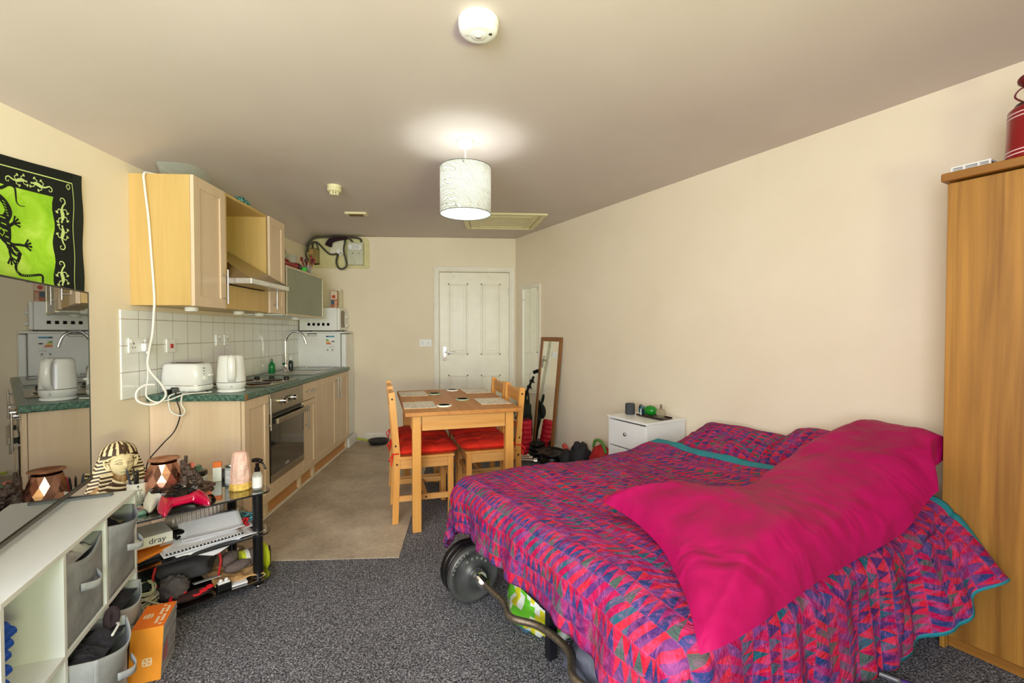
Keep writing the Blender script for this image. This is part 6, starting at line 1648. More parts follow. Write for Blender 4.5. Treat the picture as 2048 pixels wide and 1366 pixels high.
LR([(0.385, 0.27), (0.380, 0.235), (0.372, 0.20), (0.358, 0.165), (0.345, 0.145)], lambda t: 0.030 + 0.045 * math.sin(3.14 * min(1, t * 1.1 + 0.1)), 1)
LR([(0.352, 0.15), (0.330, 0.133), (0.312, 0.122), (0.292, 0.113)], lambda t: 0.030 + 0.016 * math.sin(3.14 * t) - 0.012 * t, 1)
LR([(0.37, 0.235), (0.346, 0.232), (0.328, 0.246)], 0.014, 1)
LR([(0.350, 0.160), (0.325, 0.156), (0.302, 0.159), (0.276, 0.160)], 0.011, 1)
LR([(0.345, 0.148), (0.348, 0.125), (0.342, 0.100)], 0.011, 1)
for (ox_, oy_, aa) in ((0.328, 0.246, 150), (0.276, 0.160, 165), (0.342, 0.100, 250)):
    for k in range(4):
        t_ = R(180 - aa + (k - 1.5) * 30); ex, ey = ox_ - 0.030 * math.cos(t_), oy_ + 0.030 * math.sin(t_)
        LR([(ox_, oy_), (ex, ey)], 0.008, 1, n=1); mb.mat(1); q_ = Q(ex, ey); mb.disc(q_[0], q_[1], 0.0055, lambda a, b2, hh: TPf(a, b2, 0.0014), seg=8)
LR([(0.300, 0.108), (0.309, 0.087), (0.319, 0.057), (0.299, 0.031), (0.252, 0.031), (0.202, 0.040), (0.196, 0.014), (0.199, -0.011)], lambda t: 0.013 * (1.2 - 0.6 * t), 1)
for k in range(5): LR([(0.392 - 0.008 * k, 0.262 - 0.026 * k), (0.366 - 0.005 * k, 0.258 - 0.026 * k)], 0.0045, 0, 0.002, 1)
LR([(0.386, 0.215), (0.370, 0.200), (0.380, 0.182), (0.396, 0.196), (0.386, 0.215)], 0.004, 0, 0.0022, 1)
for k in range(6): LR([(0.378 - 0.004 * k, 0.330 - 0.011 * k), (0.364 - 0.003 * k, 0.326 - 0.011 * k)], 0.003, 0, 0.002, 1)
LR([(0.338, 0.142), (0.322, 0.126), (0.308, 0.124)], 0.004, 0, 0.002, 2); LR([(0.330, 0.128), (0.312, 0.114)], 0.003, 0, 0.002, 1)
for k in range(7): LR([(0.314 - 0.0 * k, 0.082 - 0.008 * k), (0.308, 0.080 - 0.008 * k)], 0.0022, 0, 0.002, 1)
for k in range(8): LR([(0.290 - 0.010 * k, 0.027), (0.290 - 0.010 * k, 0.034)], 0.0022, 0, 0.002, 1)
mb.mat(1)
lizard(0.80, 0.20, 60, 0.20, 1, 0.0014, inner=0, flip=-1)
mb.mat(1)
tp = mb.build('tapestry', [M_LIME, M_BKC, M_DGC, M_PALE])
tag(tp, 'lime green and black lizard-print cloth hanging on the left wall above the television', 'wall hanging')

# orange box leaning in front of the bins
ob = thing('orange_box', 'orange product box with white knot emblem standing on the carpet beside the grey bins', 'box', UL(0.090, -0.165, 0.001), UROT)

bx0, bx1, by0, by1, bh = -0.05, 0.05, -0.085, 0.085, 0.20
sh = 0.012
V8 = [(bx0, by0, 0), (bx1, by0, 0), (bx1, by1, 0), (bx0, by1, 0), (bx0 + sh, by0, bh), (bx1 + sh, by0, bh), (bx1 + sh, by1, bh), (bx0 + sh, by1, bh)]
mb = MB(); mb.add(V8, [[0, 3, 2, 1], [2, 3, 7, 6], [3, 0, 4, 7]]); mb.mat(1).add(V8, [[0, 1, 5, 4]]); mb.mat(0).add(V8, [[4, 5, 6, 7]]); mb.mat(2).add(V8, [[1, 2, 6, 5]])
fF = lambda a, b2, h_: (a + sh * b2 / bh, by0 - h_, b2)
fT = lambda a, b2, h_: (a + sh, b2, bh + h_)
fS = lambda a, b2, h_: (bx1 + sh * b2 / bh + h_, a, b2)
def knot(f, ca_, cb_, r_):
    for k in range(4):
        t = R(45 + 90 * k); px_, py_ = ca_ + r_ * 0.62 * math.cos(t), cb_ + r_ * 0.62 * math.sin(t)
        mb.ribbon([(px_ + r_ * 0.38 * math.cos(i * math.tau / 8), py_ + r_ * 0.38 * math.sin(i * math.tau / 8)) for i in range(9)], r_ * 0.26, f, h1=0.0008, n=2)
    for k in range(4): mb.disc(ca_ + r_ * 0.85 * math.cos(R(90 * k)), cb_ + r_ * 0.85 * math.sin(R(90 * k)), r_ * 0.16, f, 0.0009, 8)
mb.mat(3); knot(fF, 0.005, 0.075, 0.016); knot(fT, -0.020, 0.0, 0.016)
for row in range(2):
    for k in range(12):
        if (k * 7 + row * 3) % 5 == 0: continue
        mb.poly([(0.012 + row * 0.016, -0.07 + k * 0.0118), (0.022 + row * 0.016, -0.07 + k * 0.0118), (0.022 + row * 0.016, -0.0605 + k * 0.0118), (0.012 + row * 0.016, -0.0605 + k * 0.0118)], fT, 0.0008)
mb.mat(4)
for k in range(4): mb.poly([(-0.08, 0.03 + k * 0.045), (0.08, 0.035 + k * 0.045), (0.08, 0.042 + k * 0.045), (-0.08, 0.034 + k * 0.045)], fS, 0.0008)
mb.mat(5).poly([(-0.07, 0.05), (-0.02, 0.05), (-0.02, 0.12), (-0.07, 0.11)], fS, 0.0009)
mb.build('carton', [pm('deep_orange_card', (238, 120, 34), 0.45), pm('light_orange_card', (246, 158, 52), 0.45), pm('silver_card', (196, 194, 196), 0.3, 0.2, var=0.12, vscale=30), pm('cream_print', (250, 226, 190), 0.5), pm('grey_print', (130, 128, 132), 0.5), pm('pinkish_print', (196, 110, 116), 0.5)], ob, True)
# ------------------------------------------------------------------ black glass stand and everything on it
SA, SROT = (-1.10, 2.40), 43.0
SM = Matrix.Translation((SA[0], SA[1], 0)) @ Matrix.Rotation(R(SROT), 4, 'Z')
def SL(x, y, z=0):
    p = SM @ Vector((x, y, z)); return (p.x, p.y, p.z)
gs = thing('glass_stand', 'three-tier black glass stand crowded with ornaments left of the kitchen units', 'stand', (SA[0], SA[1], 0), SROT)
def m_bglass():
    m, nt, b = newmat('black_tempered_glass'); b.inputs['Base Color'].default_value = srgb(16, 13, 12); b.inputs['Roughness'].default_value = 0.03
    b.inputs['Specular IOR Level'].default_value = 0.9; b.inputs['Coat Weight'].default_value = 1.0; b.inputs['Coat IOR'].default_value = 1.9; b.inputs['Coat Roughness'].default_value = 0.015; return m
M_BG = m_bglass()
zs = [0.045, 0.275, 0.482]
for i, z in enumerate(zs):
    P = rr(-0.28, 0.235, 0.325, 0.265, 0.055, 8)
    MB().prism(P, z, z + 0.008).build('glass_shelf', M_BG, gs, True)
for (x, y) in ((-0.01, 0.030), (-0.01, 0.445), (-0.555, 0.030), (-0.555, 0.445)):
    for (za, zb) in ((0.012, zs[0]), (zs[0] + 0.008, zs[1]), (zs[1] + 0.008, zs[2] - 0.0005)):
        MB().cyl((x, y, za + 0.0005), (x, y, zb - 0.0005), 0.0235, seg=24).build('pole', M_BLACK, gs, True)
    mb = MB()
    mb.lathe([(0.0, 0.001), (0.020, 0.001), (0.022, 0.005), (0.022, 0.011), (0.0, 0.012)], (x, y, 0), 24)
    for z in zs[:2]:
        mb.lathe([(0.0236, z + 0.009), (0.034, z + 0.008), (0.036, z + 0.004), (0.034, z - 0.001), (0.0236, z - 0.002)], (x, y, 0), 28)
    mb.build('chrome_ring', M_CHROME, gs, True)
Z1, Z2, Z3 = zs[2] + 0.0085, zs[1] + 0.0085, zs[0] + 0.0085

# --- pharaoh bust
M_BONE = pm('antique_ivory_resin', (240, 222, 180), 0.5, var=0.06, vscale=12)
M_UMB = pm('dark_umber_resin', (74, 50, 28), 0.55, var=0.1)
M_TANR = pm('tan_resin', (176, 138, 88), 0.5, var=0.1)
ph = thing('pharaoh_bust', 'ivory and brown pharaoh head bust with striped headcloth on the glass stand beside the television', 'bust', (-1.735, 2.335, Z1), -36)
mb = MB()
mb.mat(2)
mb.grid(lambda a, b2: ((0.055 + 0.01 * math.sin(math.pi * a)) * math.cos(a * math.tau) * (1 - 0.35 * b2 ** 3), 0.135 * math.sin(a * math.tau) * (1 - 0.62 * b2 ** 3), 0.10 * b2), 40, 14)
n0 = len(mb.f)
# chest collar bands
for k in range(7):
    mb.mat(0 if k % 2 == 0 else 1)
    mb.tube([(0.050 + 0.020 * math.cos(t) - 0.004 * k * 0, (0.040 + 0.013 * k) * math.sin(t) * 1.05, 0.100 - 0.011 * k - 0.022 * math.cos(t) ** 2 + 0.012) for t in [R(-80 + 16 * q) for q in range(11)]], 0.0062, 6, 3)
mb.mat(2); mb.cyl((0.015, 0, 0.06), (0.02, 0, 0.14), 0.036, 0.030, seg=24)
mb.build('shoulders', [M_BONE, M_UMB, M_TANR], ph, True)
# face
mb = MB(); b = bmesh.new(); bmesh.ops.create_uvsphere(b, u_segments=48, v_segments=36, radius=1)
def g2(y, z, y0, z0, sy, sz): return math.exp(-((y - y0) / sy) ** 2 - ((z - z0) / sz) ** 2)
for v in b.verts:
    x, y, z = v.co
    w2 = 1.0 - 0.20 * max(0, -z) ** 1.5
    X, Y, Z = 0.046 * x, 0.044 * y * w2, 0.060 * z
    if x > 0:
        f = max(0, x) ** 0.5
        X += f * (0.016 * g2(Y, Z, 0, -0.006, 0.0075, 0.015) + 0.005 * g2(Y, Z, 0, 0.010, 0.006, 0.016)   # nose
                  + 0.006 * g2(Y, Z, 0, -0.030, 0.016, 0.004) + 0.005 * g2(Y, Z, 0, -0.037, 0.014, 0.0045) - 0.004 * g2(Y, Z, 0, -0.0335, 0.016, 0.0018)
                  + 0.006 * g2(Y, Z, 0, -0.052, 0.014, 0.009)
                  - 0.006 * (g2(Y, Z, 0.018, 0.008, 0.010, 0.007) + g2(Y, Z, -0.018, 0.008, 0.010, 0.007))
                  + 0.004 * (g2(Y, Z, 0.018, 0.019, 0.013, 0.004) + g2(Y, Z, -0.018, 0.019, 0.013, 0.004))
                  + 0.003 * (g2(Y, Z, 0.018, 0.008, 0.008, 0.004) + g2(Y, Z, -0.018, 0.008, 0.008, 0.004)))
    v.co = (0.042 + X, Y, 0.178 + Z)
mb.bm(b, True); b.free(); mb.build('face', M_BONE, ph, True)
def fx(y, z):  # approximate front surface of the face
    q = max(0.02, 1 - (y / 0.044) ** 2 - ((z - 0.178) / 0.060) ** 2); return 0.0435 + 0.046 * math.sqrt(q)
mb = MB()
for s_ in (-1, 1):
    mb.tube([(fx(s_ * y, z) - 0.001, s_ * y, z) for y, z in ((0.006, 0.196), (0.014, 0.2015), (0.024, 0.201), (0.033, 0.195))], 0.0013, 6, 4)
    mb.tube([(fx(s_ * y, z) - 0.0025, s_ * y, z) for y, z in ((0.008, 0.185), (0.015, 0.1905), (0.023, 0.190), (0.030, 0.186), (0.036, 0.186))], 0.0011, 6, 4)
    mb.tube([(fx(s_ * y, z) - 0.0025, s_ * y, z) for y, z in ((0.008, 0.185), (0.015, 0.1815), (0.023, 0.182), (0.030, 0.186))], 0.0009, 6, 4)
    mb.tube([(fx(s_ * y, z) + 0.008 - 0.010 * y / 0.01, s_ * y, z) for y, z in ((0.003, 0.162), (0.007, 0.1635), (0.009, 0.168))], 0.0012, 6, 3)
mb.tube([(fx(y, 0.1435) + 0.0035 - abs(y) * 0.2, y, 0.1445 + abs(y) * 0.05) for y in (-0.015, -0.007, 0, 0.007, 0.015)], 0.0011, 6, 4)
mb.build('painted_lines', M_UMB, ph, True)
for s_ in (-1, 1):
    mb = MB(); mb.tube([(0.044, s_ * 0.048, 0.198), (0.040, s_ * 0.060, 0.204), (0.036, s_ * 0.064, 0.190), (0.040, s_ * 0.060, 0.172), (0.046, s_ * 0.050, 0.158), (0.046, s_ * 0.050, 0.170), (0.042, s_ * 0.055, 0.184)], 0.0042, 8, 5); mb.build('ear', M_BONE, ph, True)
# nemes headcloth
mb = MB(); NU, NV = 84, 58
def nem(a, b2):
    z = 0.045 + 0.235 * b2
    ph_ = R(-180 + 360 * a)             # 0 = front
    if z > 0.215: k = math.sqrt(max(0, 1 - ((z - 0.215) / 0.065) ** 2)); wy, wx = 0.072 * k, 0.062 * k
    else:
        t = (0.215 - z) / 0.17; wy, wx = 0.072 + 0.058 * t ** 0.9, 0.062 - 0.012 * t
    # front opening for the face below the brow
    zz = z
    op = R(76) if z < 0.222 else 0
    if op:
        sgn = 1 if ph_ >= 0 else -1; ph_ = sgn * (op + (math.pi - op) * abs(ph_) / math.pi)
    x, y = wx * math.cos(ph_), wy * math.sin(ph_)
    return (x + 0.006, y, zz)
mb.grid(nem, NU, NV)
for i in range(len(mb.f)):
    c_ = Vector((0, 0, 0))
    for q in mb.f[i]: c_ += mb.v[q]
    c_ /= 4
    if c_.z > 0.205: k = int((math.degrees(math.atan2(c_.y, c_.x + 0.02)) + 180) / 9.0); mb.m[i] = 1 if k % 2 else 0
    else: k = int(c_.z / 0.0082 + abs(c_.y) * 20); mb.m[i] = 1 if k % 2 else 0
mb.mat(0)
mb.tube([(0.006 + 0.064 * math.cos(t), 0.062 * math.sin(t), 0.218 - 0.022 * abs(math.sin(t)) ** 3) for t in [R(-85 + 17 * q) for q in range(11)]], 0.0045, 8, 3)
o = mb.build('headcloth', [M_BONE, M_UMB], ph, True); md = o.modifiers.new('t', 'SOLIDIFY'); md.thickness = 0.005; md.offset = -1
for s_ in (-1, 1):
    mb = MB()
    for k in range(15):
        z = 0.012 + k * 0.0088; mb.mat(k % 2)
        yc = s_ * (0.058 + 0.020 * (1 - k / 15)); mb.box((0.050 + 0.010 * (1 - k / 15), yc, z), (0.018, 0.044, 0.0087), 0.002)
    mb.build('lappet', [M_BONE, M_UMB], ph, True)
mb = MB()
for k in range(11): mb.lathe([(0.0085, -0.005), (0.0125, 0.0), (0.0085, 0.005)], (0.066 - 0.0006 * k, 0, 0.118 - k * 0.0088), 14)
mb.build('false_beard', M_TANR, ph, True)
mb = MB(); mb.tube([(0.062, -0.004, 0.268), (0.073, 0.004, 0.255), (0.076, -0.003, 0.240), (0.084, 0, 0.232), (0.088, 0, 0.245), (0.082, 0, 0.256)], 0.0055, 8, 5); mb.tube([(0.050, 0.012, 0.272), (0.066, 0.014, 0.255), (0.074, 0.012, 0.238)], 0.005, 8, 5)
mb.build('uraeus', M_UMB, ph, True)

# --- pen mug
mg = thing('pen_mug', 'white mug with black lettering holding pens between the bust and the copper burner', 'mug', (-1.60, 2.265, Z1), -50)
mb = MB(); mb.lathe([(0, 0.001), (0.036, 0.001), (0.039, 0.005), (0.039, 0.10), (0.036, 0.10), (0.035, 0.008), (0, 0.008)], seg=32); mb.build('cup', M_WHITE_PL, mg, True)
mb = MB()
def cylf(a, b2, h_): t = a / 0.0395; return (0.0396 * math.cos(t), 0.0396 * math.sin(t), 0.055 + b2)
for ln, z in (('THIS', 0.013), ('IS A', 0.0), ('NEW', -0.013), ('NOTE', -0.026), ('BOOK', -0.039)): mb.text(ln, 0.016, cylf, cb=z)
mb.poly([(-0.001, 0.02), (0.001, 0.02), (0.001, 0.036), (-0.001, 0.036)], cylf); mb.poly([(-0.006, 0.03), (0, 0.04), (0.006, 0.03)], cylf)
mb.build('lettering', pm('ink_blue_black', (40, 40, 70), 0.5), mg, True)
for k, (dx_, dy_, hh, mm) in enumerate(((0.01, -0.012, 0.155, M_BLACK), (-0.012, 0.008, 0.150, M_BLACK), (0.012, 0.014, 0.145, M_DRED), (-0.01, -0.014, 0.16, pm('slate_pen', (60, 70, 90), 0.4)), (0.0, 0.0, 0.148, M_BLACK))):
    mb = MB(); p0 = Vector(mg.location) + Vector((dx_ * 0.5, dy_ * 0.5, 0.012)); p1 = Vector(mg.location) + Vector((dx_ * 2.2, dy_ * 2.2, hh)); mb.cyl(p0, p1, 0.0042, seg=8); mb.cyl(p1, p1 + (p1 - p0).normalized() * 0.012, 0.0042, 0.001, seg=8)
    tag(mb.build('pen', mm), ['black pen at the front of the white mug', 'black pen at the back of the white mug', 'dark red pen in the white mug', 'slate blue pen in the white mug', 'black pen in the centre of the white mug'][k], 'pen')

# --- copper oil burner
M_COP = pm('rose_copper', (214, 158, 134), 0.26, 1.0, var=0.04)
cb = thing('oil_burner', 'faceted rose-copper oil burner with a shallow dish on the glass stand', 'oil burner', (-1.512, 2.315, Z1), 10)
mb = MB(); seg = 12; rings = [(0.034, 0.004), (0.052, 0.016), (0.068, 0.038), (0.0765, 0.068), (0.075, 0.100), (0.066, 0.136), (0.053, 0.178)]
vs = []
for j, (r_, z) in enumerate(rings):
    for i in range(seg): t = math.tau * (i + 0.5 * (j % 2)) / seg; vs.append((r_ * math.cos(t), r_ * math.sin(t), z))
fs = []
for j in range(len(rings) - 1):
    for i in range(seg):
        a, b2 = j * seg + i, j * seg + (i + 1) % seg; c, d_ = (j + 1) * seg + i, (j + 1) * seg + (i + 1) % seg
        if j % 2 == 0: fs += [[a, b2, c], [b2, d_, c]]
        else: fs += [[a, b2, d_], [a, d_, c]]
fs += [list(range(seg))[::-1]]
mb.add(vs, fs); mb.build('body', M_COP, cb, True)
mb = MB(); mb.lathe([(0, 0.180), (0.030, 0.180), (0.050, 0.186), (0.064, 0.194), (0.0645, 0.197), (0.050, 0.191), (0.03, 0.186), (0, 0.185)], seg=36); mb.build('dish', pm('copper_dish', (214, 142, 100), 0.28, 0.9), cb, True)

# --- black-topped white pot behind
t = thing('round_tin', 'white round tin with a glossy black lid behind the copper burner', 'tin', SL(-0.215, 0.365, Z1), 0)
MB().lathe([(0, 0), (0.062, 0), (0.066, 0.006), (0.066, 0.050), (0, 0.050)], seg=36).build('tin_body', pm('pale_sage_tin', (214, 218, 206), 0.4), t, True)
MB().lathe([(0.068, 0.0505), (0.069, 0.056), (0.068, 0.070), (0.060, 0.074), (0, 0.075)], seg=36).build('lid', pm('gloss_black_lid', (16, 16, 16), 0.12), t, True)

# --- backflow incense fountain
M_ROCK = pm('brown_black_rock', (84, 66, 58), 0.42, var=0.32, vscale=70, bmp=0.6, bscale=90)
fo = thing('incense_fountain', 'dark brown rocky waterfall ornament with a basin in the middle of the glass stand', 'ornament', (-1.395, 2.355, Z1), -30)
mb = MB(); random.seed(11)
mb.ell((-0.005, -0.045, 0.085), (0.022, 0.018, 0.085), 14, 16, dis=0.3, ds=20); mb.cyl((-0.005, -0.048, 0.15), (-0.005, -0.048, 0.185), 0.015, 0.013, seg=10); mb.cyl((-0.005, -0.038, 0.17), (-0.005, -0.036, 0.205), 0.008, 0.007, seg=8)
for k in range(60):
    a = random.random(); y = -0.05 + 0.085 * a; z = 0.145 - 0.115 * a + random.uniform(-0.015, 0.012); q_ = random.uniform(0.007, 0.015)
    mb.ell((0.012 + random.uniform(-0.015, 0.028), y, z), (q_, q_, q_ * random.uniform(0.8, 1.5)), 8, 6, dis=0.9, ds=30)
mb.ell((0, -0.01, 0.03), (0.04, 0.05, 0.032), 18, 12, dis=0.35, ds=18)
mb.build('rockwork', M_ROCK, fo, True)
mb = MB(); mb.tube([(0.035 * math.cos(t) + 0.018, 0.048 * math.sin(t) + 0.028, 0.042 + 0.004 * math.sin(3 * t)) for t in [math.tau * q / 14 for q in range(14)]], 0.009, 8, 2, True); mb.ell((0.018, 0.028, 0.022), (0.038, 0.048, 0.02), 18, 10, dis=0.2); mb.build('basin', pm('umber_clay', (86, 62, 50), 0.5, var=0.2, vscale=40, bmp=0.5), fo, True)
mb = MB()
for k in range(6): mb.ell((0.004 + 0.006 * (k % 2), 0.005 + 0.008 * (k % 3), 0.140 - 0.010 * (k // 2) + 0.004 * (k % 3)), (0.009, 0.010, 0.006), 10, 8)
mb.build('foliage', pm('grey_green_leaf', (76, 100, 78), 0.6), fo, True)
mb = MB(); mb.box((0.012, -0.018, 0.152), (0.014, 0.016, 0.012), 0.002); mb.prism([(-0.012, 0), (0.012, 0), (0, 0.012)], -0.010, 0.010, lambda a, b2, h_: (0.012 + h_, -0.018 + a, 0.158 + b2)); mb.box((0.060, 0.028, 0.012), (0.004, 0.026, 0.018), 0.002); mb.build('red_details', pm('salmon_red_paint', (205, 110, 92), 0.5), fo, True)
t = thing('small_carton', 'small white carton with orange top behind the rocky ornament', 'box', SL(-0.105, 0.345, Z1), 20)
MB().bx(-0.02, 0.02, -0.012, 0.012, 0, 0.075, 0.001).build('sleeve', pm('pale_card', (226, 226, 222), 0.5), t, True); MB().bx(-0.0202, 0.0202, -0.0122, 0.0122, 0.0752, 0.102, 0.001).build('orange_top', pm('carton_orange', (236, 120, 44), 0.5), t, True)
mb = MB(); mb.lathe([(0, 0), (0.042, 0), (0.049, 0.012), (0.050, 0.028), (0.045, 0.039), (0.03, 0.043), (0, 0.044)], SL(-0.055, 0.385, Z1), 32); tag(mb.build('smart_speaker', pm('dark_grey_mesh', (64, 62, 66), 0.85, bmp=0.3, bscale=400)), 'dark grey puck speaker at the back of the glass stand', 'speaker')
t = thing('candle_jar', 'glass candle jar with grey label and tin lid left of the pink salt lamp', 'candle', SL(-0.07, 0.225, Z1), 0)
MB().lathe([(0, 0), (0.028, 0.001), (0.031, 0.006), (0.031, 0.088), (0.028, 0.094), (0, 0.094)], seg=28).build('jar', pm('milky_glass', (198, 206, 206), 0.15, trans=0.3), t, True)
MB().lathe([(0.0315, 0.015), (0.0315, 0.080)], seg=28).build('label_sticker', pm('grey_white_label', (206, 208, 206), 0.6, var=0.12, vscale=90), t, True)
MB().lathe([(0.029, 0.0945), (0.031, 0.096), (0.031, 0.110), (0.028, 0.112), (0, 0.112)], seg=28).build('lid', M_STEEL, t, True)
t = thing('salt_lamp', 'pale pink salt crystal lamp on a golden base at the right of the glass stand', 'lamp', SL(-0.062, 0.115, Z1), 20)
MB().lathe([(0, 0.001), (0.050, 0.001), (0.053, 0.008), (0.050, 0.032), (0.046, 0.036), (0, 0.036)], seg=9, smooth=False).build('base', pm('golden_crystal', (236, 190, 96), 0.4, var=0.15, vscale=60, bmp=0.6, bscale=60), t, True)
mb = MB(); prof = [(0.046, 0.0365), (0.049, 0.06), (0.045, 0.11), (0.039, 0.15), (0.034, 0.183), (0.022, 0.193), (0, 0.194)]
mb.lathe(prof, seg=11, smooth=False)
for v_ in mb.v:
    k = 1 + 0.14 * mnoise.noise(v_ * 28); v_.x *= k; v_.y *= k
mb.build('crystal', pm('pale_pink_salt', (238, 196, 180), 0.4, var=0.05, vscale=40, bmp=0.5, bscale=50), t, True)
t = thing('spray_bottle', 'clear spray bottle with white label and black trigger at the corner of the glass stand', 'bottle', SL(-0.005, 0.045, Z1), -10)
MB().lathe([(0, 0.001), (0.021, 0.001), (0.023, 0.005), (0.023, 0.072), (0.017, 0.086), (0.010, 0.092), (0, 0.092)], seg=24).build('body', M_CLEAR, t, True)
MB().lathe([(0.0234, 0.012), (0.0234, 0.066)], seg=24).build('label_sticker', M_WHITE_PL, t, True)
mb = MB(); mb.cyl((0, 0, 0.092), (0, 0, 0.112), 0.013, seg=16); mb.cyl((0, 0, 0.112), (0, 0, 0.135), 0.009, seg=14); mb.tube([(-0.024, 0, 0.146), (0, 0, 0.150), (0.024, 0, 0.144)], 0.011, 10, 4); mb.tube([(0.016, 0, 0.145), (0.034, 0, 0.130), (0.046, 0, 0.104)], 0.0045, 8, 5); mb.build('trigger', pm('gloss_black_trigger', (20, 14, 14), 0.15), t, True)

# --- game controllers
def controller(loc, rz, m1, m2, label, tilt=0):
    t = thing('game_controller', label, 'game controller', loc, rz, 'game controllers at the front of the stand')
    TLT = Matrix.Translation((0, 0, 0.018)) @ Matrix.Rotation(R(16), 4, 'X') @ Matrix.Scale(1.22, 4)
    def MB():
        q_ = globals()['MB'](); q_.M = TLT; return q_
    mb = MB()
    def top(sgn):
        def g(a, b2):
            u, v = a * 2 - 1, b2 * 2 - 1
            au = abs(u)
            yc = -0.062 * max(0, au - 0.42) ** 1.2 * 2.0
            hw = 0.046 * (1 - 0.28 * max(0, au - 0.55)) * math.sqrt(max(0, 1 - au ** 6))
            x = u * 0.078 * (1 + 0.05 * v); y = yc + v * hw - (0.02 * max(0, au - 0.5) * (1 - v))
            e = math.sqrt(max(0, 1 - au ** 5)) * math.sqrt(max(0, 1 - abs(v) ** 4))
            z = 0.024 + (0.020 * e + 0.006 * au * e if sgn > 0 else -0.022 * e * (0.55 + 0.45 * au))
            return (x, y, z)
        return g
    mb.grid(top(1), 40, 18); mb.grid(top(-1), 40, 18)
    for i, f in enumerate(mb.f):
        c_ = TLT.inverted() @ (sum((mb.v[q] for q in f), Vector()) / 4)
        if i < 720 and abs(c_.x) < 0.052 and c_.y > -0.028 + 0.2 * abs(c_.x): mb.m[i] = 1
    mb.build('shell', [m1, m2], t, True)
    for x in (-0.028, 0.028):
        mb = MB(); mb.lathe([(0.013, 0.038), (0.014, 0.042), (0.007, 0.044), (0.006, 0.050), (0.010, 0.053), (0.010, 0.056), (0, 0.056)], (x, -0.012, 0), 18); mb.build('thumbstick', M_BLACK, t, True)
    mb = MB(); mb.box((-0.048, 0.010, 0.046), (0.018, 0.006, 0.004), 0.002); mb.box((-0.048, 0.010, 0.046), (0.006, 0.018, 0.004), 0.002)
    for dx_, dy_ in ((0, 0.008), (0, -0.008), (0.008, 0), (-0.008, 0)): mb.cyl((0.048 + dx_, 0.010 + dy_, 0.042), (0.048 + dx_, 0.010 + dy_, 0.048), 0.0035, seg=10)
    mb.build('buttons', pm('grey_buttons', (130, 130, 136), 0.3), t, True)
    return t
M_CRIM = pm('crimson_shell', (190, 2, 60), 0.14, coat=0.7, var=0.02); M_CBLK = pm('controller_black', (20, 20, 26), 0.25)
controller(SL(-0.335, 0.045, Z1), SROT + 4, M_CRIM, M_CBLK, 'crimson and black game controller at the front edge of the glass stand')
controller(SL(-0.365, 0.150, Z1), SROT + 2, M_WHITE_PL, M_CBLK, 'white and black game controller behind the crimson one')
# papers and photos left of the controllers
mb = MB(); mb.at(SL(-0.505, 0.115, Z1), (0, 0, SROT)); mb.bx(-0.06, 0.05, -0.07, 0.07, 0.0005, 0.012, 0.001)
o = tag(mb.build('magazine', pm('teal_glossy_cover', (120, 168, 168), 0.25, var=0.35, vscale=22)), 'glossy teal and pink booklet at the left end of the glass stand', 'booklet')
mb = MB(); mb.at(SL(-0.49, 0.10, Z1 + 0.0125), (0, 0, SROT + 25)); mb.bx(-0.045, 0.045, -0.03, 0.03, 0, 0.003); mb.mat(1).bx(-0.03, 0.02, -0.02, 0.015, 0.003, 0.0035); tag(mb.build('photo_card', [pm('dusty_pink_card', (206, 168, 166), 0.4), pm('blue_print', (66, 96, 160), 0.4)]), 'dusty pink and blue card lying on the glossy booklet', 'card')

# --- middle shelf
def stack(name, c, rz, sx_, sy_, h_, mat, label, cat, z=Z2, bev=0.002):
    mb = MB(); mb.at(SL(c[0], c[1], z), (0, 0, SROT + rz)); mb.bx(-sx_ / 2, sx_ / 2, -sy_ / 2, sy_ / 2, 0.0005, h_, bev)
    return tag(mb.build(name, mat), label, cat)
M_ORB = pm('orange_cover', (222, 128, 34), 0.45)
stack('folder', (-0.47, 0.12), 12, 0.20, 0.15, 0.018, pm('dark_slate_cover', (56, 58, 66), 0.4), 'dark slate folder at the bottom of the pile on the middle shelf', 'folder')
stack('notebook', (-0.455, 0.095), 32, 0.17, 0.13, 0.014, M_ORB, 'orange notebook lying askew on the dark slate folder', 'notebook', Z2 + 0.0185)
stack('notebook', (-0.475, 0.165), 4, 0.19, 0.13, 0.020, pm('brown_orange_cover', (176, 98, 36), 0.5), 'brown-orange notebook under the white lettered box', 'notebook', Z2 + 0.033)
bxo = stack('game_box', (-0.455, 0.145), 2, 0.19, 0.17, 0.046, pm('white_lettered_box', (222, 222, 216), 0.5), 'white box with black lettering under the top glass shelf', 'box', Z2 + 0.0535)
mb = MB(); fl = lambda a, b2, h_: SL(-0.415 + a * 0.99, 0.145 - 0.0860 + a * 0.035 - h_, Z2 + 0.0765 + b2); mb.text('dray', 0.036, fl); mb.build('lettering', pm('charcoal_print', (50, 50, 56), 0.6), bxo)
# cameras / black glossy gadget
mb = MB(); P = Vector(SL(-0.325, 0.16, Z2)); mb.ell(P + Vector((0, 0, 0.035)), (0.045, 0.035, 0.034), 20, 12); mb.ell(P + Vector((0.03, -0.03, 0.028)), (0.018, 0.018, 0.020), 16, 10); mb.ell(P + Vector((-0.02, -0.03, 0.030)), (0.018, 0.018, 0.020), 16, 10)
tag(mb.build('joystick', pm('gloss_black_gadget', (14, 16, 18), 0.08, coat=0.8)), 'glossy black gadget with round knobs on the middle shelf', 'gadget')
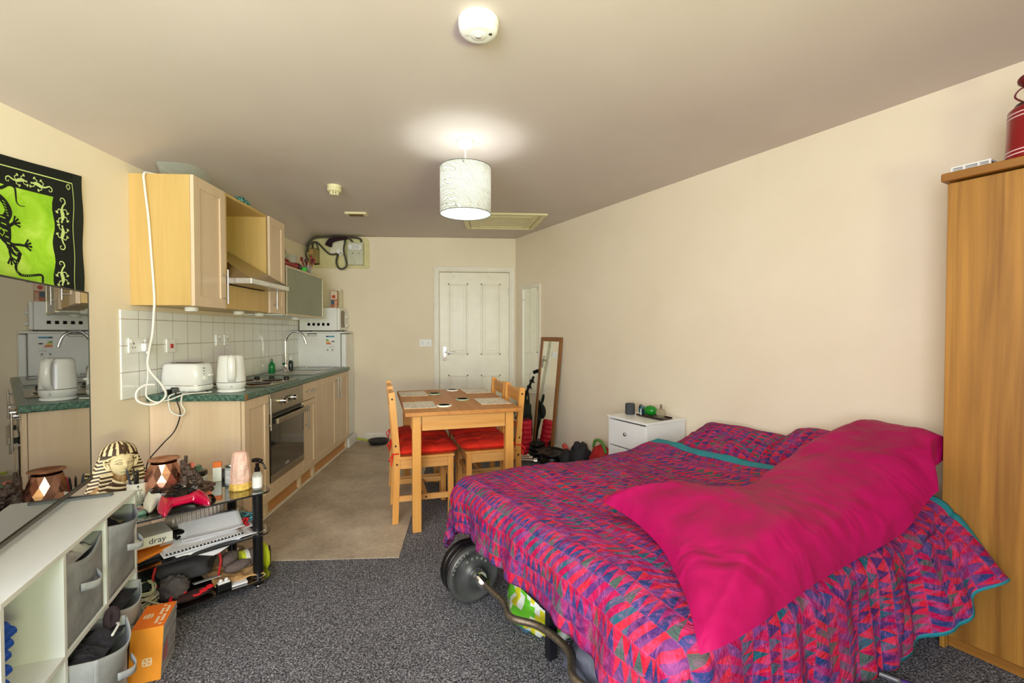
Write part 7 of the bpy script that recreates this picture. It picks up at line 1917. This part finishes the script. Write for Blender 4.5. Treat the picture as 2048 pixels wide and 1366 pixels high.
# ribbed silver bag
mb = MB(); P = Vector(SL(-0.225, 0.255, Z2 + 0.055))
dx_ = Vector((math.cos(R(SROT)), math.sin(R(SROT)), 0)); dy_ = Vector((-math.sin(R(SROT)), math.cos(R(SROT)), 0))
mb.grid(lambda a, b2: tuple(P + dx_ * ((a - 0.5) * 0.26) + (dy_ * math.cos(b2 * math.tau) * 0.062 + Vector((0, 0, 1)) * math.sin(b2 * math.tau) * 0.062) * math.sqrt(max(0.0, 1 - abs(a * 2 - 1) ** 3)) * (1 + 0.05 * math.sin(a * 90)) + Vector((0, 0, 0.022 + 0.03 * a))), 80, 24)
tag(mb.build('ribbed_pouch', pm('ribbed_silver_fabric', (170, 158, 156), 0.45, 0.3, var=0.08)), 'ribbed silver-grey pouch behind the papers on the middle shelf', 'pouch')
mb = MB(); P = Vector(SL(-0.09, 0.20, Z2)); mb.ell(P + Vector((0, 0, 0.045)), (0.05, 0.035, 0.04), 20, 12, rot=(0, 15, 40)); tag(mb.build('glasses_case', pm('navy_gloss_case', (34, 46, 62), 0.1, coat=0.6)), 'dark navy glasses case beside the ribbed pouch', 'case')
mb = MB()
for k in range(9):
    a = random.random() * 6.28; P = SL(-0.03 + 0.03 * math.cos(a), 0.20 + 0.055 * math.sin(a * 1.7), Z2 + 0.006 + 0.007 * (k % 5))
    mb.tube([(P[0] + 0.030 * math.cos(t), P[1] + 0.030 * math.sin(t), P[2] + 0.010 + 0.008 * math.sin(t * 2 + k)) for t in [math.tau * q / 10 for q in range(10)]], 0.0035, 6, 2, True)
tag(mb.build('bracelets', pm('teal_silver_beads', (90, 160, 170), 0.25, 0.3, var=0.3, vscale=60)), 'tangle of teal and silver bead bracelets at the right of the middle shelf', 'bracelets', None, 'stuff')
mb = MB()
for k in range(12):
    P = SL(-0.065 + 0.012 * (k % 4), 0.115 + 0.010 * (k // 4), Z2 + 0.012 + 0.014 * ((k * 5) % 3)); mb.ell(P, (0.008, 0.008, 0.008), 10, 8)
tag(mb.build('bead_cluster', pm('red_bead', (200, 30, 40), 0.3)), 'cluster of red beads beside the front pole on the middle shelf', 'beads')
# papers
def sheet(cx_, cy_, rz, w_, d_, z, mat, label, lift=0.0, seed=0, name='paper_sheet', lines=True, droop=0.0):
    mb = MB()
    M_ = SM @ Matrix.Translation((cx_, cy_, z)) @ Matrix.Rotation(R(rz), 4, 'Z')
    def f(a, b2, h_=0.0):
        x, y = (a - 0.5) * w_, (b2 - 0.5) * d_
        q = 0.004 * mnoise.noise(Vector((x * 9, y * 9, seed))) + 0.004 + lift * max(0, b2 - 0.3) - droop * max(0, 0.12 - b2) * 4 * max(0, 1 - abs(a - 0.45) * 3)
        p = M_ @ Vector((x, y, q + h_)); return tuple(p)
    mb.grid(lambda a, b2: f(a, b2), 14, 14)
    o = mb.build(name, mat); md = o.modifiers.new('t', 'SOLIDIFY'); md.thickness = 0.0012; md.offset = -1
    if lines:
        mb = MB(); random.seed(seed)
        for k in range(10):
            b2 = 0.9 - k * 0.07; L_ = random.uniform(0.3, 0.8); mb.add([f(0.1, b2, 0.0008), f(0.1 + L_ / 2, b2, 0.0008), f(0.1 + L_ / 2, b2 - 0.012, 0.0008), f(0.1, b2 - 0.012, 0.0008)], [[0, 1, 2, 3]])
        mb.build('print_lines', pm('faint_print', (190, 190, 200), 0.7), o)
    return tag(o, label, 'paper')
M_PAPER = pm('white_paper', (236, 236, 242), 0.7, var=0.01)
sheet(-0.20, 0.085, 4, 0.34, 0.20, Z2 + 0.002, M_PAPER, 'large white sheet drooping over the front of the middle shelf, lowest of the papers', 0.0, 1, lines=False, droop=0.10)
sheet(-0.245, 0.090, 2, 0.33, 0.21, Z2 + 0.012, M_PAPER, 'white sheet in the middle of the paper pile on the middle shelf', 0.01, 2)
nb_ = sheet(-0.245, 0.085, 0, 0.31, 0.20, Z2 + 0.022, M_PAPER, 'comb-bound white booklet on top of the paper pile', 0.03, 3, 'booklet')
mb = MB()
for k in range(22):
    x = -0.245 - 0.150 + k * 0.0143; mb.box(SL(x, 0.085 - 0.100, Z2 + 0.026), (0.008, 0.007, 0.006), 0.001, rot=(0, 0, SROT))
mb.build('comb_binding', M_BLACK, nb_)
sheet(-0.19, 0.12, -5, 0.26, 0.15, Z2 + 0.036, M_PAPER, 'loose white sheet raised at the back of the paper pile', 0.06, 4)
sheet(-0.055, 0.135, -3, 0.10, 0.08, Z2 + 0.002, M_PAPER, 'small folded white paper at the right end of the paper pile', 0.0, 5, lines=False)

# --- bottom shelf
def blobS(name, c, rad, mats, label, cat, seed, dis=0.4, rz=0):
    P = SL(c[0], c[1], c[2]); return blob_cloth(name, P, rad, mats, label, cat, seed, dis, SROT + rz)
def clampz(o, zmin):
    for v in o.data.vertices:
        wz = v.co.z + o.location.z
        if wz < zmin: v.co.z = zmin - o.location.z
    return o
M_GREYC = pm('charcoal_twill', (70, 68, 72), 0.85, bmp=0.4, bscale=60)
clampz(blobS('rucksack', (-0.30, 0.24, Z3 + 0.085), (0.15, 0.13, 0.085), M_GREYC, 'charcoal rucksack with red piping on the bottom shelf', 'bag', 51, 0.3), Z3)
for k, pts in enumerate(([(-0.41, 0.13, 0.16), (-0.425, 0.115, 0.11), (-0.41, 0.11, 0.07)], [(-0.165, 0.13, 0.165), (-0.155, 0.11, 0.11), (-0.165, 0.10, 0.06), (-0.17, 0.095, 0.03)])):
    mb = MB(); mb.tube([SL(x, y, Z3 + z) for x, y, z in pts], 0.0055, 8, 5); tag(mb.build('red_strap', pm('red_piping', (206, 30, 40), 0.5)), ['red strap curling at the left of the charcoal rucksack', 'red strap hanging at the right of the charcoal rucksack'][k], 'strap')
mb = MB()
P = SL(-0.355, 0.085, Z3)
mb.ell((P[0], P[1], P[2] + 0.055), (0.065, 0.055, 0.055), 28, 18, dis=0.35, ds=14)
for p in mb.v: p.z = max(p.z, Z3)
tag(mb.build('beanie_cap', pm('warm_grey_knit', (92, 86, 86), 0.9, bmp=0.4, bscale=80)), 'crumpled warm grey cap in front of the rucksack on the bottom shelf', 'hat')
t = thing('padlock_glove', 'black glove with bright red edging at the front of the bottom shelf', 'glove', SL(-0.295, 0.030, Z3), SROT + 5)
mb = MB(); mb.ell((0, 0, 0.018), (0.085, 0.034, 0.018), 24, 12, dis=0.2); mb.build('palm', pm('black_red_knit', (60, 34, 36), 0.85, bmp=0.4), t, True)
mb = MB()
for k, (x, r_) in enumerate(((0.015, 0.017), (0.042, 0.014), (0.068, 0.012))): mb.tube([(x + r_ * math.cos(q), -0.024 + 0.010 * math.sin(q) + 0.004 * k, 0.026 + 0.008 * k * 0.6) for q in [math.tau * w_ / 10 for w_ in range(10)]], 0.005, 8, 2, True)
mb.tube([(-0.07, -0.020, 0.022), (-0.085, 0.0, 0.030), (-0.06, 0.015, 0.040), (-0.02, 0.0, 0.042)], 0.0055, 8, 5)
mb.build('red_edging', pm('vivid_red_edging', (230, 30, 44), 0.5), t, True)
mb = MB(); mb.at(SL(-0.225, 0.075, Z3 + 0.045), (-18, 0, SROT - 2)); mb.bx(-0.055, 0.055, -0.035, 0.035, 0, 0.002); tag(mb.build('card', pm('pale_grey_card', (214, 220, 222), 0.4)), 'pale grey card lying across the glove on the bottom shelf', 'card')
def env(a, b2):
    x = -0.20 + 0.21 * a; y = 0.035 + 0.20 * b2 - 0.03 * a
    z = Z3 + 0.016 + 0.012 * mnoise.noise(Vector((a * 5, b2 * 4, 2))) + 0.008 * abs(mnoise.noise(Vector((a * 12, b2 * 9, 5)))) + 0.02 * (1 - a) * b2
    return SL(x, y, z)
mb = MB(); mb.grid(env, 36, 28); o = mb.build('paper_bag', pm('brown_kraft_paper', (198, 156, 106), 0.8, var=0.08, bmp=0.4, bscale=20)); md = o.modifiers.new('t', 'SOLIDIFY'); md.thickness = 0.004
tag(o, 'crumpled brown paper bag flattened on the bottom shelf', 'paper bag')
M_SOCK = pm('grey_brown_wool', (112, 98, 94), 0.95, bmp=0.5, bscale=120)
for k, (c, r_, rz_, lb) in enumerate((((-0.105, 0.150, Z3 + 0.080), (0.052, 0.034, 0.036), 30, 'rolled grey-brown sock on top of the paper bag, upper left of the pair'), ((-0.085, 0.085, Z3 + 0.060), (0.065, 0.028, 0.026), 8, 'rolled grey-brown sock on the paper bag, lower of the pair'))):
    mb = MB(); P = SL(*c); mb.at(P, (0, 0, SROT + rz_)); mb.ell((0, 0, 0), r_, 24, 14, dis=0.2, ds=14); tag(mb.build('sock', M_SOCK), lb, 'sock')
mb = MB(); P = SL(-0.045, 0.130, Z3 + 0.065); mb.at(P, (0, 0, SROT)); mb.cyl((-0.018, 0, 0), (0.018, 0, 0), 0.043, seg=24); mb.mat(1).cyl((-0.0, 0, 0), (0.0185, 0, 0), 0.0435, seg=24); mb.mat(2).cyl((0.0185, 0, 0), (0.055, 0, 0), 0.042, seg=24)
tag(mb.build('sock_bundle', [pm('lime_band', (204, 212, 50), 0.8), pm('white_band', (226, 226, 214), 0.8), M_SOCK]), 'grey-brown socks in a lime and white paper band beside the front pole', 'socks')
t = thing('black_box', 'small black box with white earbuds in it at the front of the bottom shelf', 'box', SL(-0.170, 0.005, Z3), SROT)
MB().bx(-0.03, 0.03, -0.014, 0.016, 0.0005, 0.034, 0.003).build('tray', M_BLACK, t, True)
mb = MB(); mb.bx(-0.027, 0.025, -0.011, 0.013, 0.0345, 0.042, 0.003); mb.ell((-0.014, 0, 0.048), (0.009, 0.009, 0.009), 12, 8); mb.ell((0.010, 0, 0.048), (0.009, 0.009, 0.009), 12, 8); mb.build('earbuds', M_WHITE_PL, t, True)
stack('notepad', (-0.105, 0.020), -6, 0.075, 0.05, 0.010, M_PAPER, 'small white notepad at the front of the bottom shelf', 'notepad', Z3)
cable('coiled_cable', [SL(-0.46 + 0.045 * math.cos(k * 1.9) + 0.01 * math.sin(k), 0.075 + 0.04 * math.sin(k * 1.9), Z3 + 0.02 + 0.011 * (k % 9) + 0.008 * math.sin(k * 2.7)) for k in range(26)] + [SL(-0.40, 0.02, Z3 + 0.02), SL(-0.36, -0.01, Z3 + 0.008)], 0.0045, pm('ivory_cable', (214, 214, 186), 0.5), 'bundle of ivory cable coiled at the left of the bottom shelf', 4)
mb = MB(); mb.at(SL(-0.425, 0.0, Z3 + 0.002), (0, 0, SROT)); mb.bx(-0.03, 0.02, -0.018, 0.018, 0, 0.035, 0.004); tag(mb.build('plug_adaptor', M_WHITE_PL), 'white plug adaptor beside the coiled ivory cable', 'adaptor')
clampz(blobS('black_bag', (-0.46, 0.20, Z3 + 0.07), (0.07, 0.12, 0.07), pm('black_teal_bag', (22, 34, 38), 0.7), 'black bag at the left end of the bottom shelf', 'bag', 61, 0.3), Z3)
# yellow bag beyond the stand
t = thing('yellow_bag', 'bright yellow bag with black edging on the floor behind the stand pole', 'bag', SL(0.062, 0.16, 0.0065), SROT)
mb = MB(); mb.ell((0, 0, 0.075), (0.022, 0.06, 0.075), 20, 14, dis=0.2); 
for p in mb.v: p.z = max(p.z, 0.001)
mb.build('sack', pm('acid_yellow_fabric', (214, 226, 40), 0.6), t, True)
MB().tube([(0.016, -0.03, 0.14), (0.024, -0.02, 0.10), (0.024, -0.02, 0.06), (0.018, -0.03, 0.02)], 0.004, 6, 5).build('black_edging', M_BLACK, t, True)
